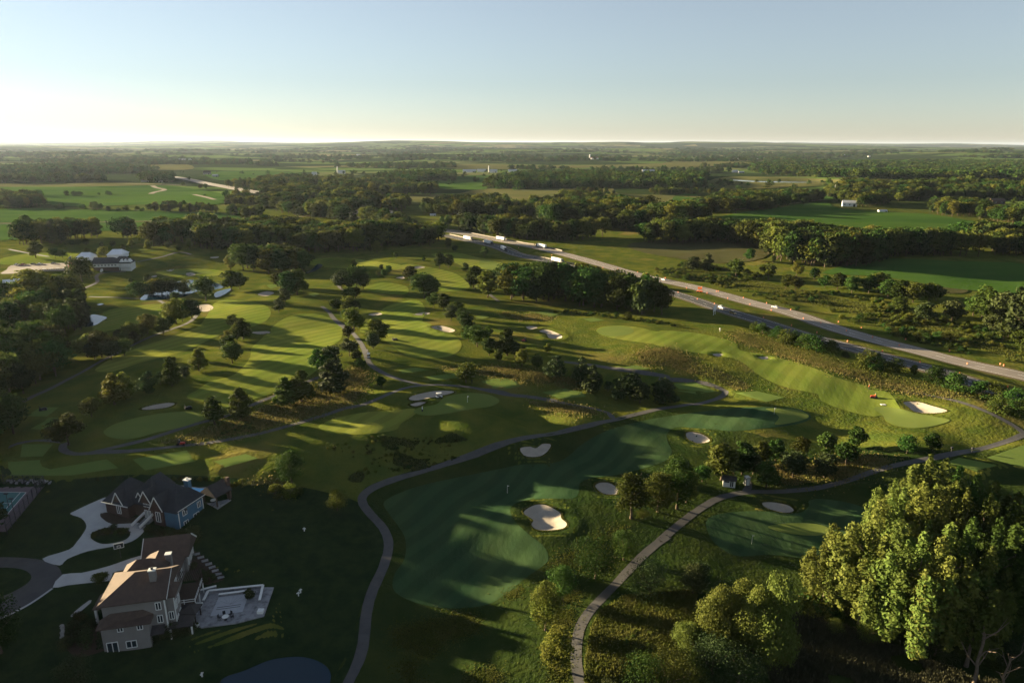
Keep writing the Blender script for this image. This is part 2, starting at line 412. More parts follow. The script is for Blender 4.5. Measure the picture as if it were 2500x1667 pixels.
TEES = [
    ('B', [(895, 750), (1260, 690), (1322, 765), (1090, 807), (980, 826)], 'tee_box', 1.0), ('B', [(1445, 765), (1660, 715), (1742, 745), (1520, 806)], 'tee_box', .9),
    ('B', [(55, 770), (270, 755), (285, 800), (340, 818), (720, 750), (800, 810), (480, 860), (60, 864)], 'tee_box', .2), ('B', [(150, 650), (360, 648), (290, 730), (138, 736)], 'tee_box', .2),
    ('B', [(205, 547), (330, 470), (402, 470), (372, 556)], 'tee_box', .3), ('B', [(180, 460), (270, 400), (397, 400), (320, 461)], 'tee_box', .3),
    ('F', [(978, 212), (1060, 195), (1180, 195), (1232, 242), (1120, 263), (1050, 256)], 'tee_box', 1.0), ('F', [(1368, 282), (1520, 257), (1622, 280), (1652, 310), (1480, 323)], 'tee_box', 1.0),
    ('F', [(628, 182), (830, 156), (862, 190), (660, 209)], 'tee_box', .8), ('F', [(450, 140), (560, 124), (652, 140), (480, 161)], 'tee_box', .5),
    ('F', [(1880, 125), (1960, 108), (2060, 130), (1960, 145)], 'tee_box', .5),
    ('E', [(118, 982), (250, 974), (392, 1035), (260, 1051), (140, 1031)], 'tee_box', .8), ('G', [(428, 21), (540, 11), (692, 45), (590, 69)], 'tee_box', .9),
    ('D', [(1380, 562), (1480, 554), (1562, 575), (1500, 591)], 'tee_box', .7), ('D', [(1728, 607), (1800, 598), (1872, 615), (1780, 626)], 'tee_box', .5),
    ('G', [(1548, 392), (1620, 365), (1822, 406), (1730, 447)], 'tee_box', .8), ('G', [(1768, 366), (1968, 298), (2060, 340), (2040, 430), (1968, 420)], 'tee_box', .8),
    ('C', [(2080, 440), (2130, 428), (2160, 438), (2120, 455)], 'tee_box', .4), ('C', [(1800, 378), (1870, 365), (1900, 378), (1830, 404)], 'tee_box', .4),
]
tees = []
for reg, pts, nm, up in TEES:
    poly = PW(Z(reg, pts))
    level_pad(poly, up * .55, 2.6 + .006 * math.hypot(*poly[0]))
    tees.append((reg, pts, nm))

# ------------------------------------------------------------------ sheets draped on the terrain
def drape(name, poly, m, off=.05, spacing=None, lab=None, kind='structure', z=None):
    c = np.mean(np.array(poly), 0)
    dist = math.hypot(*c)
    sp = spacing or max(1.0, .0065 * dist)
    xs = [p[0] for p in poly]; ys = [p[1] for p in poly]
    if z is None:
        # perspective-even points: the terrain grid's own nodes that fall inside
        k = (GX > min(xs)) & (GX < max(xs)) & (GY > min(ys)) & (GY < max(ys))
        k[::1, ::1] &= True
        if dist < 1100:
            k[1::2, :] = False; k[:, 1::2] = False
        gx, gy = GX[k], GY[k]
        if len(gx):
            s = sdist(gx, gy, poly)
            kk = s < -.25 * sp
            gx, gy = gx[kk], gy[kk]
    else:
        gx, gy = [], []
    vs_ = [Vector(p) for p in poly] + [Vector(p) for p in zip(gx, gy)]
    n = len(poly)
    r = delaunay_2d_cdt(vs_, [(i, (i + 1) % n) for i in range(n)], [], 1, 1e-4)
    v2, fs = r[0], r[2]
    A = np.array([(v.x, v.y) for v in v2])
    hz = (hm(A[:, 0], A[:, 1]) if z is None else np.full(len(A), z)) + off
    F3 = [f for f in fs if len(f) == 3]
    me = mesh_np(name, np.column_stack([A, hz]), [np.array(F3)], [m], smooth_=True)
    o = obj(name, me)
    o['kind'] = kind
    if lab: o['label'] = lab
    return o
def sheet(name, reg, pts, m, off=.05, n=5, **k):
    pix = Z(reg, pts) if isinstance(reg, str) else pts
    return drape(name, PW(smooth(pix, n) if n > 1 else pix), m, off, **k)
def dense(pts, step):
    out = []
    for (x0, y0), (x1, y1) in zip(pts, pts[1:]):
        L = math.hypot(x1 - x0, y1 - y0); k = max(1, int(L / step))
        out += [(x0 + (x1 - x0) * i / k, y0 + (y1 - y0) * i / k) for i in range(k)]
    return out + [tuple(pts[-1])]
def relax(p, it=3):
    for _ in range(it):
        p = [p[0]] + [tuple((a * .25 + b * .5 + c * .25) for a, b, c in zip(p[i - 1], p[i], p[i + 1])) for i in range(1, len(p) - 1)] + [p[-1]]
    return p
def ribbon(name, line, wid, m, off=.06, step=1.5, across=4, jit=0.0, zfun=None, shift=0.0):
    L = dense(line, step)
    L = relax(L, 4)
    V = []; Fc = []
    rnd = random.Random(len(L))
    n = len(L)
    for i in range(n):
        a = L[max(0, i - 1)]; b = L[min(n - 1, i + 1)]
        tx, ty = b[0] - a[0], b[1] - a[1]; q = math.hypot(tx, ty) or 1
        nx, ny = -ty / q, tx / q
        w0 = wid / 2 * (1 + jit * (rnd.random() - .5)); w1 = wid / 2 * (1 + jit * (rnd.random() - .5))
        for k in range(across + 1):
            u = k / across
            s = -w0 + (w0 + w1) * u + shift
            x, y = L[i][0] + nx * s, L[i][1] + ny * s
            V.append((x, y, 0))
    V = np.array(V)
    V[:, 2] = (hm(V[:, 0], V[:, 1]) if zfun is None else zfun(V[:, 0], V[:, 1])) + off
    c = across + 1
    for i in range(n - 1):
        for k in range(across):
            Fc.append((i * c + k, (i + 1) * c + k, (i + 1) * c + k + 1, i * c + k + 1))
    me = mesh_np(name, V, [np.array(Fc)], [m], smooth_=True)
    o = obj(name, me)
    o['kind'] = 'structure'
    return o
def line_px(*segs):
    pix = []
    for reg, pts in segs: pix += Z(reg, pts)
    return PW(smooth(pix, 4, False))

# ---- the highway lies on its own graded bed
HWY_FAR = line_px(('J', [(505, 568), (620, 592), (800, 618), (1000, 655), (1200, 693), (1420, 738)]), ('E', [(0, 318), (200, 358), (500, 442), (750, 512), (1000, 580), (1250, 650), (1500, 722), (1750, 792), (2000, 862), (2352, 950), (2700, 1040)]))
HWY_NEAR = line_px(('J', [(740, 640), (800, 652), (900, 672), (1000, 695), (1120, 725)]), ('D', [(1300, 178), (1560, 232), (1760, 282), (1900, 320), (2020, 352)]), ('E', [(140, 425), (300, 470), (450, 517), (700, 590), (900, 650), (1100, 707), (1300, 767), (1500, 827), (1700, 887), (1900, 947), (2040, 990), (2352, 1085), (2700, 1195)]))
def grade(line, half, fall):
    L = np.array(relax(dense(line, 6), 30))
    zz = hm(L[:, 0], L[:, 1])
    k = np.ones(41) / 41
    zs = np.convolve(np.pad(zz, 20, mode='edge'), k, 'valid')
    m = (GX > L[:, 0].min() - 60) & (GX < L[:, 0].max() + 60) & (GY > L[:, 1].min() - 60) & (GY < L[:, 1].max() + 60)
    ii = np.nonzero(m)
    gx, gy = GX[ii], GY[ii]
    best = np.full(len(gx), 1e9); bz = np.zeros(len(gx))
    for (x0, y0), z0, (x1, y1), z1 in zip(L[:-1], zs[:-1], L[1:], zs[1:]):
        dx, dy = x1 - x0, y1 - y0
        t = np.clip(((gx - x0) * dx + (gy - y0) * dy) / (dx * dx + dy * dy + 1e-9), 0, 1)
        d = np.hypot(gx - x0 - t * dx, gy - y0 - t * dy)
        k2 = d < best
        best = np.where(k2, d, best); bz = np.where(k2, z0 + (z1 - z0) * t, bz)
    wgt = sstep(half + fall, half, best)
    GZ[ii] = GZ[ii] * (1 - wgt) + bz * wgt
grade(HWY_FAR, 10, 14)
grade(HWY_NEAR, 9, 12)

# ---- pads for the two houses, the court and the clubhouse, before anything is draped
PAD = {}
PAD['terrace'] = level_pad([(-63.5, 108.5), (-58, 106.5), (-46.5, 109.5), (-47, 119.5), (-62, 119.5)], 0, 5, 1.0)
PAD['court'] = level_pad(PW(Z('A', [(-300, 240), (245, 222), (60, 440), (-300, 560)])), 0, 4)

# ------------------------------------------------------------------ the ground sheet
def ground_material():
    m = mat('ground', (.044, .066, .012), (.092, .096, .018), .11, .95, .34, .9, 0.0, 5, col3=(.130, .105, .032), scale3=.022, thr=(.58, .70))
    n = m.node_tree.nodes; l = m.node_tree.links
    p = n['Principled BSDF']
    near = p.inputs['Base Color'].links[0].from_socket
    geo = n.new('ShaderNodeNewGeometry')
    ln = n.new('ShaderNodeVectorMath'); ln.operation = 'LENGTH'; l.new(geo.outputs['Position'], ln.inputs[0])
    mr = n.new('ShaderNodeMapRange'); mr.inputs['From Min'].default_value = 850; mr.inputs['From Max'].default_value = 1300
    l.new(ln.outputs['Value'], mr.inputs['Value'])
    mp = n.new('ShaderNodeMapping'); mp.inputs['Scale'].default_value = (1, 1.7, 0)
    l.new(geo.outputs['Position'], mp.inputs['Vector'])
    vo = n.new('ShaderNodeTexVoronoi'); vo.inputs['Scale'].default_value = .0019; l.new(mp.outputs[0], vo.inputs['Vector'])
    cr = n.new('ShaderNodeValToRGB'); cr.color_ramp.interpolation = 'CONSTANT'
    e = cr.color_ramp.elements
    e[0].position = 0; e[0].color = (.080, .125, .030, 1)
    e[1].position = .3; e[1].color = (.022, .036, .012, 1)
    for q, c in ((.5, (.105, .120, .045)), (.62, (.020, .034, .012)), (.78, (.14, .13, .06)), (.88, (.026, .040, .014))):
        x = e.new(q); x.color = (*c, 1)
    sp = n.new('ShaderNodeSeparateColor'); l.new(vo.outputs['Color'], sp.inputs[0]); l.new(sp.outputs[0], cr.inputs[0])
    tn = n.new('ShaderNodeTexNoise'); tn.inputs['Scale'].default_value = .004; tn.inputs['Detail'].default_value = 6; l.new(mp.outputs[0], tn.inputs['Vector'])
    m2 = n.new('ShaderNodeMapRange'); m2.inputs['From Min'].default_value = .52; m2.inputs['From Max'].default_value = .58; l.new(tn.outputs[0], m2.inputs['Value'])
    mxf = n.new('ShaderNodeMix'); mxf.data_type = 'RGBA'; l.new(m2.outputs[0], mxf.inputs[0]); l.new(cr.outputs[0], mxf.inputs[6]); mxf.inputs[7].default_value = (.020, .034, .011, 1)
    mx = n.new('ShaderNodeMix'); mx.data_type = 'RGBA'
    l.new(mr.outputs[0], mx.inputs[0]); l.new(near, mx.inputs[6]); l.new(mxf.outputs[2], mx.inputs[7])
    l.new(mx.outputs[2], p.inputs['Base Color'])
    return m
MT['ground'] = ground_material()
def build_ground():
    nr, ntv = GX.shape
    V = np.column_stack([GX.ravel(), GY.ravel(), GZ.ravel()])
    i, j = np.meshgrid(np.arange(nr - 1), np.arange(ntv - 1), indexing='ij')
    a = (i * ntv + j).ravel()
    F4 = np.column_stack([a, a + 1, a + ntv + 1, a + ntv])
    c = len(V)
    V = np.vstack([V, [[0, 0, GZ[0].mean()]]])
    jj = np.arange(ntv - 1)
    F3 = np.column_stack([jj + 1, jj, np.full(ntv - 1, c)])
    # wind so that faces look up
    o = obj('ground', mesh_np('ground', V, [F4[:, ::-1], F3], [MT['ground']], smooth_=True))
    o['kind'] = 'structure'
    return o
build_ground()
# ------------------------------------------------------------------ fields
FIELDS = [
    ('I', [(0, 352), (500, 352), (1000, 345), (1200, 352), (1480, 395), (1510, 420), (1480, 470), (1000, 472), (420, 485), (290, 445), (0, 392)], 'field'),
    ('I', [(0, 502), (600, 505), (1000, 513), (1500, 530), (1630, 562), (1560, 574), (1000, 582), (0, 594)], 'field'),
    ('I', [(-100, 606), (1000, 592), (1700, 586), (2352, 600), (2352, 650), (1400, 655), (700, 650), (-100, 720)], 'field'),
    ('I', [(0, 332), (840, 325), (1100, 336), (600, 350), (0, 352)], 'field_pale'),
    ('I', [(1400, 250), (1800, 248), (2040, 262), (1900, 285), (1550, 310), (1420, 290)], 'field'),
    ('I', [(130, 195), (600, 198), (500, 215), (150, 212)], 'field'),
    ('I', [(1000, 205), (1260, 200), (1300, 232), (1080, 240)], 'field_pale'),
    ('K', [(320, 548), (700, 490), (1000, 455), (1110, 500), (1500, 525), (1750, 540), (2100, 600), (2400, 645), (2400, 690), (1800, 700), (1000, 665), (400, 600)], 'field'),
    ('E', [(1060, 282), (1300, 215), (1500, 188), (1900, 205), (2400, 232), (2400, 400), (1950, 385), (1700, 345), (1400, 300)], 'field'),
    ('E', [(-150, 90), (300, 68), (700, 100), (690, 185), (400, 218), (-80, 150)], 'field_brown'),
    ('E', [(1780, 360), (1980, 382), (1960, 410), (1800, 400)], 'field_brown'),
    ('J', [(825, 545), (1100, 535), (1390, 560), (1300, 584), (900, 572)], 'field'),
    ('J', [(210, 392), (560, 380), (800, 380), (1000, 345), (1400, 345), (1800, 335), (1860, 375), (2352, 390), (2500, 420), (2352, 470), (2000, 455), (1500, 420), (1100, 420), (800, 440), (450, 440)], 'field_pale'),
    ('J', [(690, 300), (850, 262), (1250, 258), (1020, 310), (1000, 350), (700, 340)], 'field'),
    ('J', [(800, 188), (1600, 195), (2352, 176), (2500, 178), (2352, 205), (1900, 206), (1300, 216), (830, 218)], 'field_pale'),
    ('J', [(330, 245), (600, 235), (700, 246), (420, 268)], 'field_pale'),
    ('K', [(-30, 180), (480, 184), (460, 206), (-30, 214)], 'field_pale'),
    ('K', [(340, 285), (760, 288), (1050, 300), (1500, 300), (1050, 340), (700, 358), (300, 372), (200, 330)], 'field_pale'),
    ('K', [(-10, 410), (150, 408), (90, 500), (-10, 500)], 'field'),
    ('K', [(1010, 405), (1110, 405), (1050, 440), (980, 440)], 'field'),
]
for reg, pts, m in FIELDS:
    d = math.hypot(*PW(Z(reg, pts))[0])
    sheet('field', reg, pts, MT[m], off=.12 + d * .00035, n=3)
# farm tracks across the fields
for seg, wd in ((('I', [(-60, 602), (400, 600), (900, 588), (1500, 578), (1780, 570), (2090, 552)]), 4), (('I', [(840, 330), (1100, 336), (1260, 345)]), 5), (('I', [(1030, 345), (1060, 360), (1120, 372), (1040, 390), (1020, 400)]), 9), (('I', [(1310, 405), (1400, 425), (1450, 440)]), 7), (('K', [(340, 515), (700, 475), (1000, 440)]), 4), (('J', [(820, 245), (1000, 255), (1250, 258)]), 8)):
    o = ribbon('farm_track', line_px(seg), wd, MT['shoulder'], off=.9, step=8, across=2)

# ------------------------------------------------------------------ golf turf
MT['shade_rough'] = mat('shade_darkened_rough', (.016, .030, .008), (.030, .042, .010), .11, .95, .3, .9, 0.0, 5, col3=(.040, .046, .012), scale3=.03, thr=(.55, .7))  # darkened copy of the rough, foreground shade painted into the turf colour
sheet('shade_rough', 'S', [(790, 1720), (845, 1600), (885, 1470), (925, 1370), (945, 1310), (922, 1262), (885, 1225), (892, 1190), (985, 1155), (1070, 1130), (1180, 1100), (1270, 1073), (1360, 1056), (1500, 1024), (1600, 1000), (1700, 1018), (1800, 1050), (1950, 1075), (2100, 1092), (2300, 1098), (2600, 1130), (2750, 1400), (2700, 1800), (1700, 1900), (900, 1850)], MT['shade_rough'], off=.025, n=3)  # added sheet laying the shade-darkened rough over the foreground
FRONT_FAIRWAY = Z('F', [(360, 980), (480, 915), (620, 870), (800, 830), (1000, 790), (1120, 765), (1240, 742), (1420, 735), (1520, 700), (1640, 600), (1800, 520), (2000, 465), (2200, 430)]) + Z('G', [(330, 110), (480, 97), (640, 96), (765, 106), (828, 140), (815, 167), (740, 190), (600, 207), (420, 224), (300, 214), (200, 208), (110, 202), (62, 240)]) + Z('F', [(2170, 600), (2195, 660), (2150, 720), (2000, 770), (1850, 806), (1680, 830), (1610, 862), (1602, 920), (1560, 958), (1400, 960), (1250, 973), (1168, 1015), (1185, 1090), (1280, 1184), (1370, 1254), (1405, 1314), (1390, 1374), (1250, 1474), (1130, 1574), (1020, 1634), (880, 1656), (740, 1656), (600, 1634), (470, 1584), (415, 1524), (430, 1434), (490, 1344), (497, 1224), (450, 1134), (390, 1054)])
sheet('front_fairway', None, FRONT_FAIRWAY, MT['fairway_shade_dark'], off=.05, n=4)
FAIRWAYS = [
    ('plateau_fairway', 'F', [(-55, 492), (80, 440), (250, 408), (420, 398), (545, 385), (560, 420), (470, 480), (440, 518), (330, 540), (180, 551), (60, 547), (-20, 530)]),
    ('left_fairway', 'C', [(1960, 585), (2080, 568), (2200, 588), (2300, 650), (2312, 705), (2285, 760), (2150, 830), (2130, 880), (2150, 935), (2060, 1010), (1900, 1085), (1780, 1130), (1600, 1180), (1510, 1215), (1395, 1260), (1330, 1250), (1400, 1175), (1290, 1150), (1265, 1122), (1330, 1087), (1420, 1027), (1560, 992), (1640, 932), (1690, 862), (1700, 800), (1760, 745), (1850, 650)]),
    ('far_left_fairway', 'C', [(1480, 482), (1750, 500), (1830, 560), (1760, 640), (1520, 700), (1300, 800), (1150, 850), (950, 900), (760, 960), (640, 950), (760, 870), (930, 800), (1120, 740), (1330, 660), (1400, 580)]),
    ('centre_fairway', 'D', [(215, 680), (330, 572), (430, 508), (600, 478), (660, 540), (640, 620), (700, 640), (860, 715), (905, 790), (840, 850), (700, 872), (560, 862), (480, 820), (400, 760), (290, 705)]),
    ('mid_fairway', 'D', [(480, 255), (560, 235), (700, 258), (860, 298), (945, 360), (948, 402), (820, 420), (640, 405), (560, 300)]),
    ('mid_left_fairway', 'D', [(260, 385), (370, 360), (500, 375), (545, 400), (520, 440), (350, 430), (250, 410)]),
    ('far_fairway', 'D', [(-60, 205), (130, 195), (300, 215), (490, 240), (470, 272), (200, 262), (-30, 245)]),
    ('far_right_fairway', 'D', [(700, 170), (880, 160), (1010, 190), (1160, 222), (1205, 258), (1150, 292), (960, 272), (860, 225)]),
    ('right_fairway', None, Z('D', [(1815, 688), (1850, 660), (1960, 650), (2100, 662), (2220, 690)]) + Z('E', [(60, 645), (250, 660), (400, 690), (510, 722), (545, 772), (700, 800), (900, 850), (1050, 900), (1200, 960), (1400, 1012), (1500, 1050)]) + Z('G', [(1300, 90), (1340, 130), (1500, 150), (1575, 168), (1490, 198), (1385, 210), (1290, 198), (1232, 172), (1213, 142), (1160, 146), (1060, 126), (950, 92), (885, 60), (868, 28)]) + Z('E', [(1000, 1042), (850, 1012), (740, 972), (650, 922), (560, 852), (490, 822), (300, 792), (150, 772), (0, 738)]) + Z('D', [(2200, 775), (2000, 748), (1870, 722)])),
    ('lower_right_fairway', 'G', [(280, 690), (420, 655), (600, 653), (760, 662), (818, 625), (822, 595), (900, 586), (1080, 620), (1200, 700), (1100, 820), (960, 900), (820, 905), (620, 884), (500, 891), (420, 886), (340, 842), (288, 780)]),
    ('club_fairway', 'C', [(1050, 292), (1200, 268), (1450, 272), (1530, 300), (1400, 318), (1200, 322)]),
    ('valley_fairway', 'C', [(2070, 218), (2200, 194), (2380, 200), (2400, 262), (2150, 252)]),
    ('pond_fairway', 'C', [(700, 560), (900, 520), (1080, 505), (1140, 540), (1130, 590), (950, 640), (700, 690), (620, 680)]),
    ('range_fairway', 'C', [(0, 200), (180, 165), (420, 160), (560, 175), (460, 225), (200, 240), (0, 235)]),
]
for nm, reg, pts in FAIRWAYS:
    pix = Z(reg, pts) if reg else pts
    sheet(nm, None, pix, MT['fairway_shade_dark' if nm == 'lower_right_fairway' else 'fairway'], off=.06, n=4)  # lower right fairway takes the shade-darkened turf as well
GREENS = [
    ('F', [(550, 400), (600, 376), (690, 360), (740, 320), (800, 300), (900, 287), (1010, 294), (1082, 320), (1092, 346), (1040, 372), (940, 387), (850, 402), (740, 421), (640, 431), (570, 421)]),
    ('G', [(590, 105), (680, 102), (760, 112), (810, 134), (812, 155), (740, 178), (640, 190), (660, 150), (620, 120)]),
    ('G', [(1215, 142), (1168, 107), (1200, 95), (1300, 104), (1400, 131), (1500, 149), (1572, 168), (1490, 196), (1385, 208), (1295, 197), (1234, 171)]),
    ('G', [(600, 737), (680, 719), (800, 716), (900, 729), (932, 760), (860, 782), (720, 772)]),
    ('B', [(700, 565), (760, 520), (850, 490), (950, 465), (1100, 440), (1250, 430), (1360, 440), (1392, 470), (1330, 502), (1200, 542), (1050, 572), (950, 602), (840, 617), (740, 602)]),
    ('D', [(1820, 690), (1860, 663), (1960, 654), (2050, 668), (2060, 700), (1960, 722), (1870, 716)]),
    ('D', [(1000, 592), (1050, 580), (1090, 592), (1050, 606)]),
    ('C', [(1180, 285), (1320, 278), (1440, 290), (1350, 306), (1230, 306)]),
    ('D', [(1040, 205), (1130, 222), (1190, 255), (1130, 275), (1030, 250)]),
    ('F', [(440, 885 - 784 + 40), (520, 130), (640, 138), (560, 155)]),
]
for reg, pts in GREENS[:-1]:
    sheet('putting_green', reg, pts, MT['green'], off=.11, n=5)
for reg, pts, nm in tees:
    sheet(nm, reg, pts, MT['tee'], off=.08, n=1)
NATIVE = [
    ('B', [(1480, 520), (1620, 480), (1850, 380), (2100, 270), (2200, 210), (2352, 160), (2440, 130), (2460, 250), (2380, 370), (2180, 440), (1900, 505), (1700, 560), (1400, 610), (1200, 640), (1080, 640), (1300, 570)], 'native'),
    ('D', [(1900, 770), (2050, 775), (2200, 790), (2352, 830)], 'native'),
    ('E', [(-60, 780), (80, 770), (200, 830), (350, 880), (480, 930), (600, 1000), (540, 1020), (440, 990), (300, 930), (100, 880), (-100, 840)], 'native'),
    ('F', [(780, 130), (1000, 110), (1250, 140), (1400, 165), (1560, 200), (1640, 250), (1560, 265), (1400, 230), (1240, 200), (1100, 185), (960, 170), (860, 150)], 'native'),
    ('D', [(1180, 560), (1300, 570), (1450, 590), (1500, 605), (1350, 610), (1220, 590)], 'native'),
    ('E', [(500, 660), (650, 680), (820, 740), (1000, 800), (1200, 870), (1500, 960), (1750, 1010), (1900, 1050), (1850, 1080), (1600, 1040), (1350, 970), (1100, 890), (800, 800), (560, 720)], 'native'),
    ('F', [(1280, 340), (1400, 345), (1560, 370), (1700, 400), (1690, 415), (1500, 410), (1380, 390)], 'native'),
    ('G', [(640, 400), (850, 400), (1000, 380), (1150, 360), (1250, 380), (1200, 420), (1000, 470), (800, 500), (640, 480)], 'native'),
    ('A', [(1580, 195), (1700, 190), (1850, 205), (1700, 212), (1600, 220)], 'native'),
]
for reg, pts, m in NATIVE:
    if len(pts) > 4: sheet('native_grass_patch', reg, pts, MT[m], off=.035, n=4)
LAWN = Z('A', [(-250, 150), (300, 190), (900, 150), (1500, 175), (1880, 225), (2080, 265), (2290, 330), (2415, 470), (2466, 570), (2460, 650), (2425, 770), (2370, 884), (2326, 1037), (2308, 1240), (2262, 1372), (2180, 1520), (2080, 1720), (-300, 1700)])
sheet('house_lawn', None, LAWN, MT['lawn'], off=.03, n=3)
for poly, dep, lab in bunk:
    o = drape('sand_bunker', poly, MT['sand'], off=.14)
    del o['kind']
    tag(o, lab, 'bunker', 'sand bunkers')

# ------------------------------------------------------------------ water
def water_material():
    m = bpy.data.materials.new('water'); m.use_nodes = True
    n = m.node_tree.nodes; l = m.node_tree.links
    p = n['Principled BSDF']
    p.inputs['Base Color'].default_value = (.004, .024, .042, 1); p.inputs['Roughness'].default_value = .05; p.inputs['IOR'].default_value = 1.33
    p.inputs['Specular IOR Level'].default_value = .3
    t = n.new('ShaderNodeTexNoise'); t.inputs['Scale'].default_value = .8; t.inputs['Detail'].default_value = 4
    g = n.new('ShaderNodeNewGeometry'); l.new(g.outputs['Position'], t.inputs['Vector'])
    b = n.new('ShaderNodeBump'); b.inputs['Distance'].default_value = .015; l.new(t.outputs[0], b.inputs['Height']); l.new(b.outputs[0], p.inputs['Normal'])
    return m
MT['water'] = water_material()
for poly, lev, nm in ponds:
    drape(nm, poly, MT['water'], off=0, z=lev)

# ------------------------------------------------------------------ cart paths
PATHS = [
    ((('H', [(60, 1480), (130, 1351), (190, 1230), (230, 1100), (245, 900), (290, 750), (345, 640), (385, 520), (388, 430), (340, 340), (260, 260), (215, 190)]), ('F', [(240, 920), (330, 870), (480, 820), (700, 755), (900, 690), (1080, 620), (1230, 580), (1450, 540), (1640, 500), (1840, 455), (2000, 410), (2200, 375), (2340, 355)]), ('G', [(200, 85), (330, 52), (378, 22), (350, 0)]), ('E', [(340, 990), (220, 965), (0, 955)]), ('F', [(2200, 185), (2000, 155), (1700, 110), (1510, 88)])), 2.9),
    ((('F', [(1820, 448), (1790, 412), (1700, 387), (1500, 350), (1320, 312), (1170, 300), (1000, 266), (860, 242), (700, 235), (600, 237), (480, 257), (380, 300), (200, 370)]), ('B', [(2352, 398), (2200, 450), (1950, 525), (1700, 590), (1400, 640), (1230, 660), (950, 690), (650, 703), (520, 718), (440, 700), (420, 668), (436, 640)])), 2.7),
    ((('B', [(600, 708), (850, 652), (1050, 602), (1250, 532), (1450, 480), (1600, 432), (1750, 362), (1850, 326), (2000, 262), (2150, 196)]),), 2.4),
    ((('B', [(420, 632), (300, 622), (180, 630), (60, 668)]),), 2.4),
    ((('F', [(600, 237), (430, 190), (300, 130), (255, 80), (240, 0)]), ('D', [(262, 860), (230, 780), (150, 680), (50, 610), (20, 570), (-40, 520)])), 2.6),
    ((('C', [(2330, 670), (2290, 640), (2240, 590), (2228, 560)]),), 2.4),
    ((('B', [(60, 420), (200, 335), (330, 280), (450, 215), (560, 160), (640, 110)]), ('C', [(780, 840), (930, 765), (1050, 712), (1200, 662), (1290, 622), (1330, 575), (1345, 540)])), 2.6),
    ((('C', [(1170, 560), (1130, 520), (1080, 485), (980, 470), (900, 466), (750, 460), (600, 455)]),), 2.6),
    ((('C', [(480, 460), (530, 415), (600, 385), (660, 355), (648, 315), (700, 292), (850, 285)]),), 3.0),
    ((('C', [(930, 220), (1000, 205), (1100, 185), (1210, 153), (1290, 170)]),), 3.0),
    ((('C', [(60, 135), (160, 155), (330, 185)]),), 3.0),
    ((('H', [(1660, 1480), (1610, 1351), (1582, 1200), (1600, 1010), (1680, 880), (1800, 760), (1930, 620), (2050, 500), (2200, 390)]), ('G', [(0, 830), (130, 720), (280, 610), (370, 570), (500, 548), (700, 548), (900, 520), (1050, 480), (1250, 412), (1450, 375), (1600, 345), (1750, 315), (1900, 272), (1990, 230), (2100, 200)])), 2.7),
    ((('G', [(1985, 250), (1900, 185), (1700, 92), (1540, 47), (1400, 22), (1310, 14)]),), 2.4),
    ((('G', [(480, 545), (500, 520), (490, 490)]),), 2.4),
    ((('D', [(1095, 440), (1125, 465), (1155, 487)]),), 2.6),
    ((('C', [(2270, 350), (2300, 400), (2350, 420)]),), 2.4),
]
for segs, wd in PATHS:
    ribbon('cart_path', line_px(*segs), wd * .74, MT['path'], off=.07, step=1.6, across=4, jit=.10)

# ------------------------------------------------------------------ highway
def highway(line, name, m, wd, lanes):
    ribbon('gravel_shoulder', line, wd + 3.2, MT['shoulder'], off=.07, step=7, across=4, jit=.08)
    ribbon(name, line, wd, m, off=.13, step=7, across=4)
    for s in lanes:
        ribbon('lane_line', line, .18, MT['white'], off=.17, step=7, across=1, shift=s)
highway(HWY_FAR, 'concrete_highway', MT['concrete_road'], 10, (-4.3, 4.3))
highway(HWY_NEAR, 'asphalt_highway', MT['asphalt'], 8.8, (-3.7, 3.7))
def dashes(line, name):
    L = relax(dense(line, 1.0), 6)
    V = []; Fq = []
    i = 0
    while i + 3 < len(L) and i < 900:
        (x0, y0), (x1, y1) = L[i], L[i + 3]
        q = math.hypot(x1 - x0, y1 - y0) or 1; nx, ny = -(y1 - y0) / q * .1, (x1 - x0) / q * .1
        b = len(V)
        for x, y in ((x0 - nx, y0 - ny), (x1 - nx, y1 - ny), (x1 + nx, y1 + ny), (x0 + nx, y0 + ny)): V.append((x, y, ht(x, y) + .18))
        Fq.append((b, b + 1, b + 2, b + 3)); i += 12
    o = obj(name, mesh_np(name, np.array(V), [np.array(Fq)], [MT['white']])); o['kind'] = 'structure'
dashes(HWY_NEAR, 'lane_dashes'); dashes(HWY_FAR, 'lane_dashes')
FAR_ROAD = line_px(('I', [(1120, 280), (1200, 291), (1300, 308), (1400, 332), (1560, 360), (1750, 396), (1800, 402)]))
ribbon('far_highway', FAR_ROAD, 26, MT['concrete_road'], off=1.4, step=15, across=2)
ribbon('far_highway', line_px(('I', [(2180, 490), (2260, 508), (2380, 535)]), ('J', [(100, 502), (200, 520), (330, 540), (420, 556), (505, 568)])), 22, MT['concrete_road'], off=.6, step=10, across=2)
# parking lot by the clubhouse
sheet('parking_lot', 'N', [(0, 380), (90, 330), (150, 270), (420, 250), (740, 240), (1000, 235), (1100, 255), (1020, 300), (960, 345), (600, 352), (300, 375), (100, 385)], MT['lot'], off=.1, n=2)
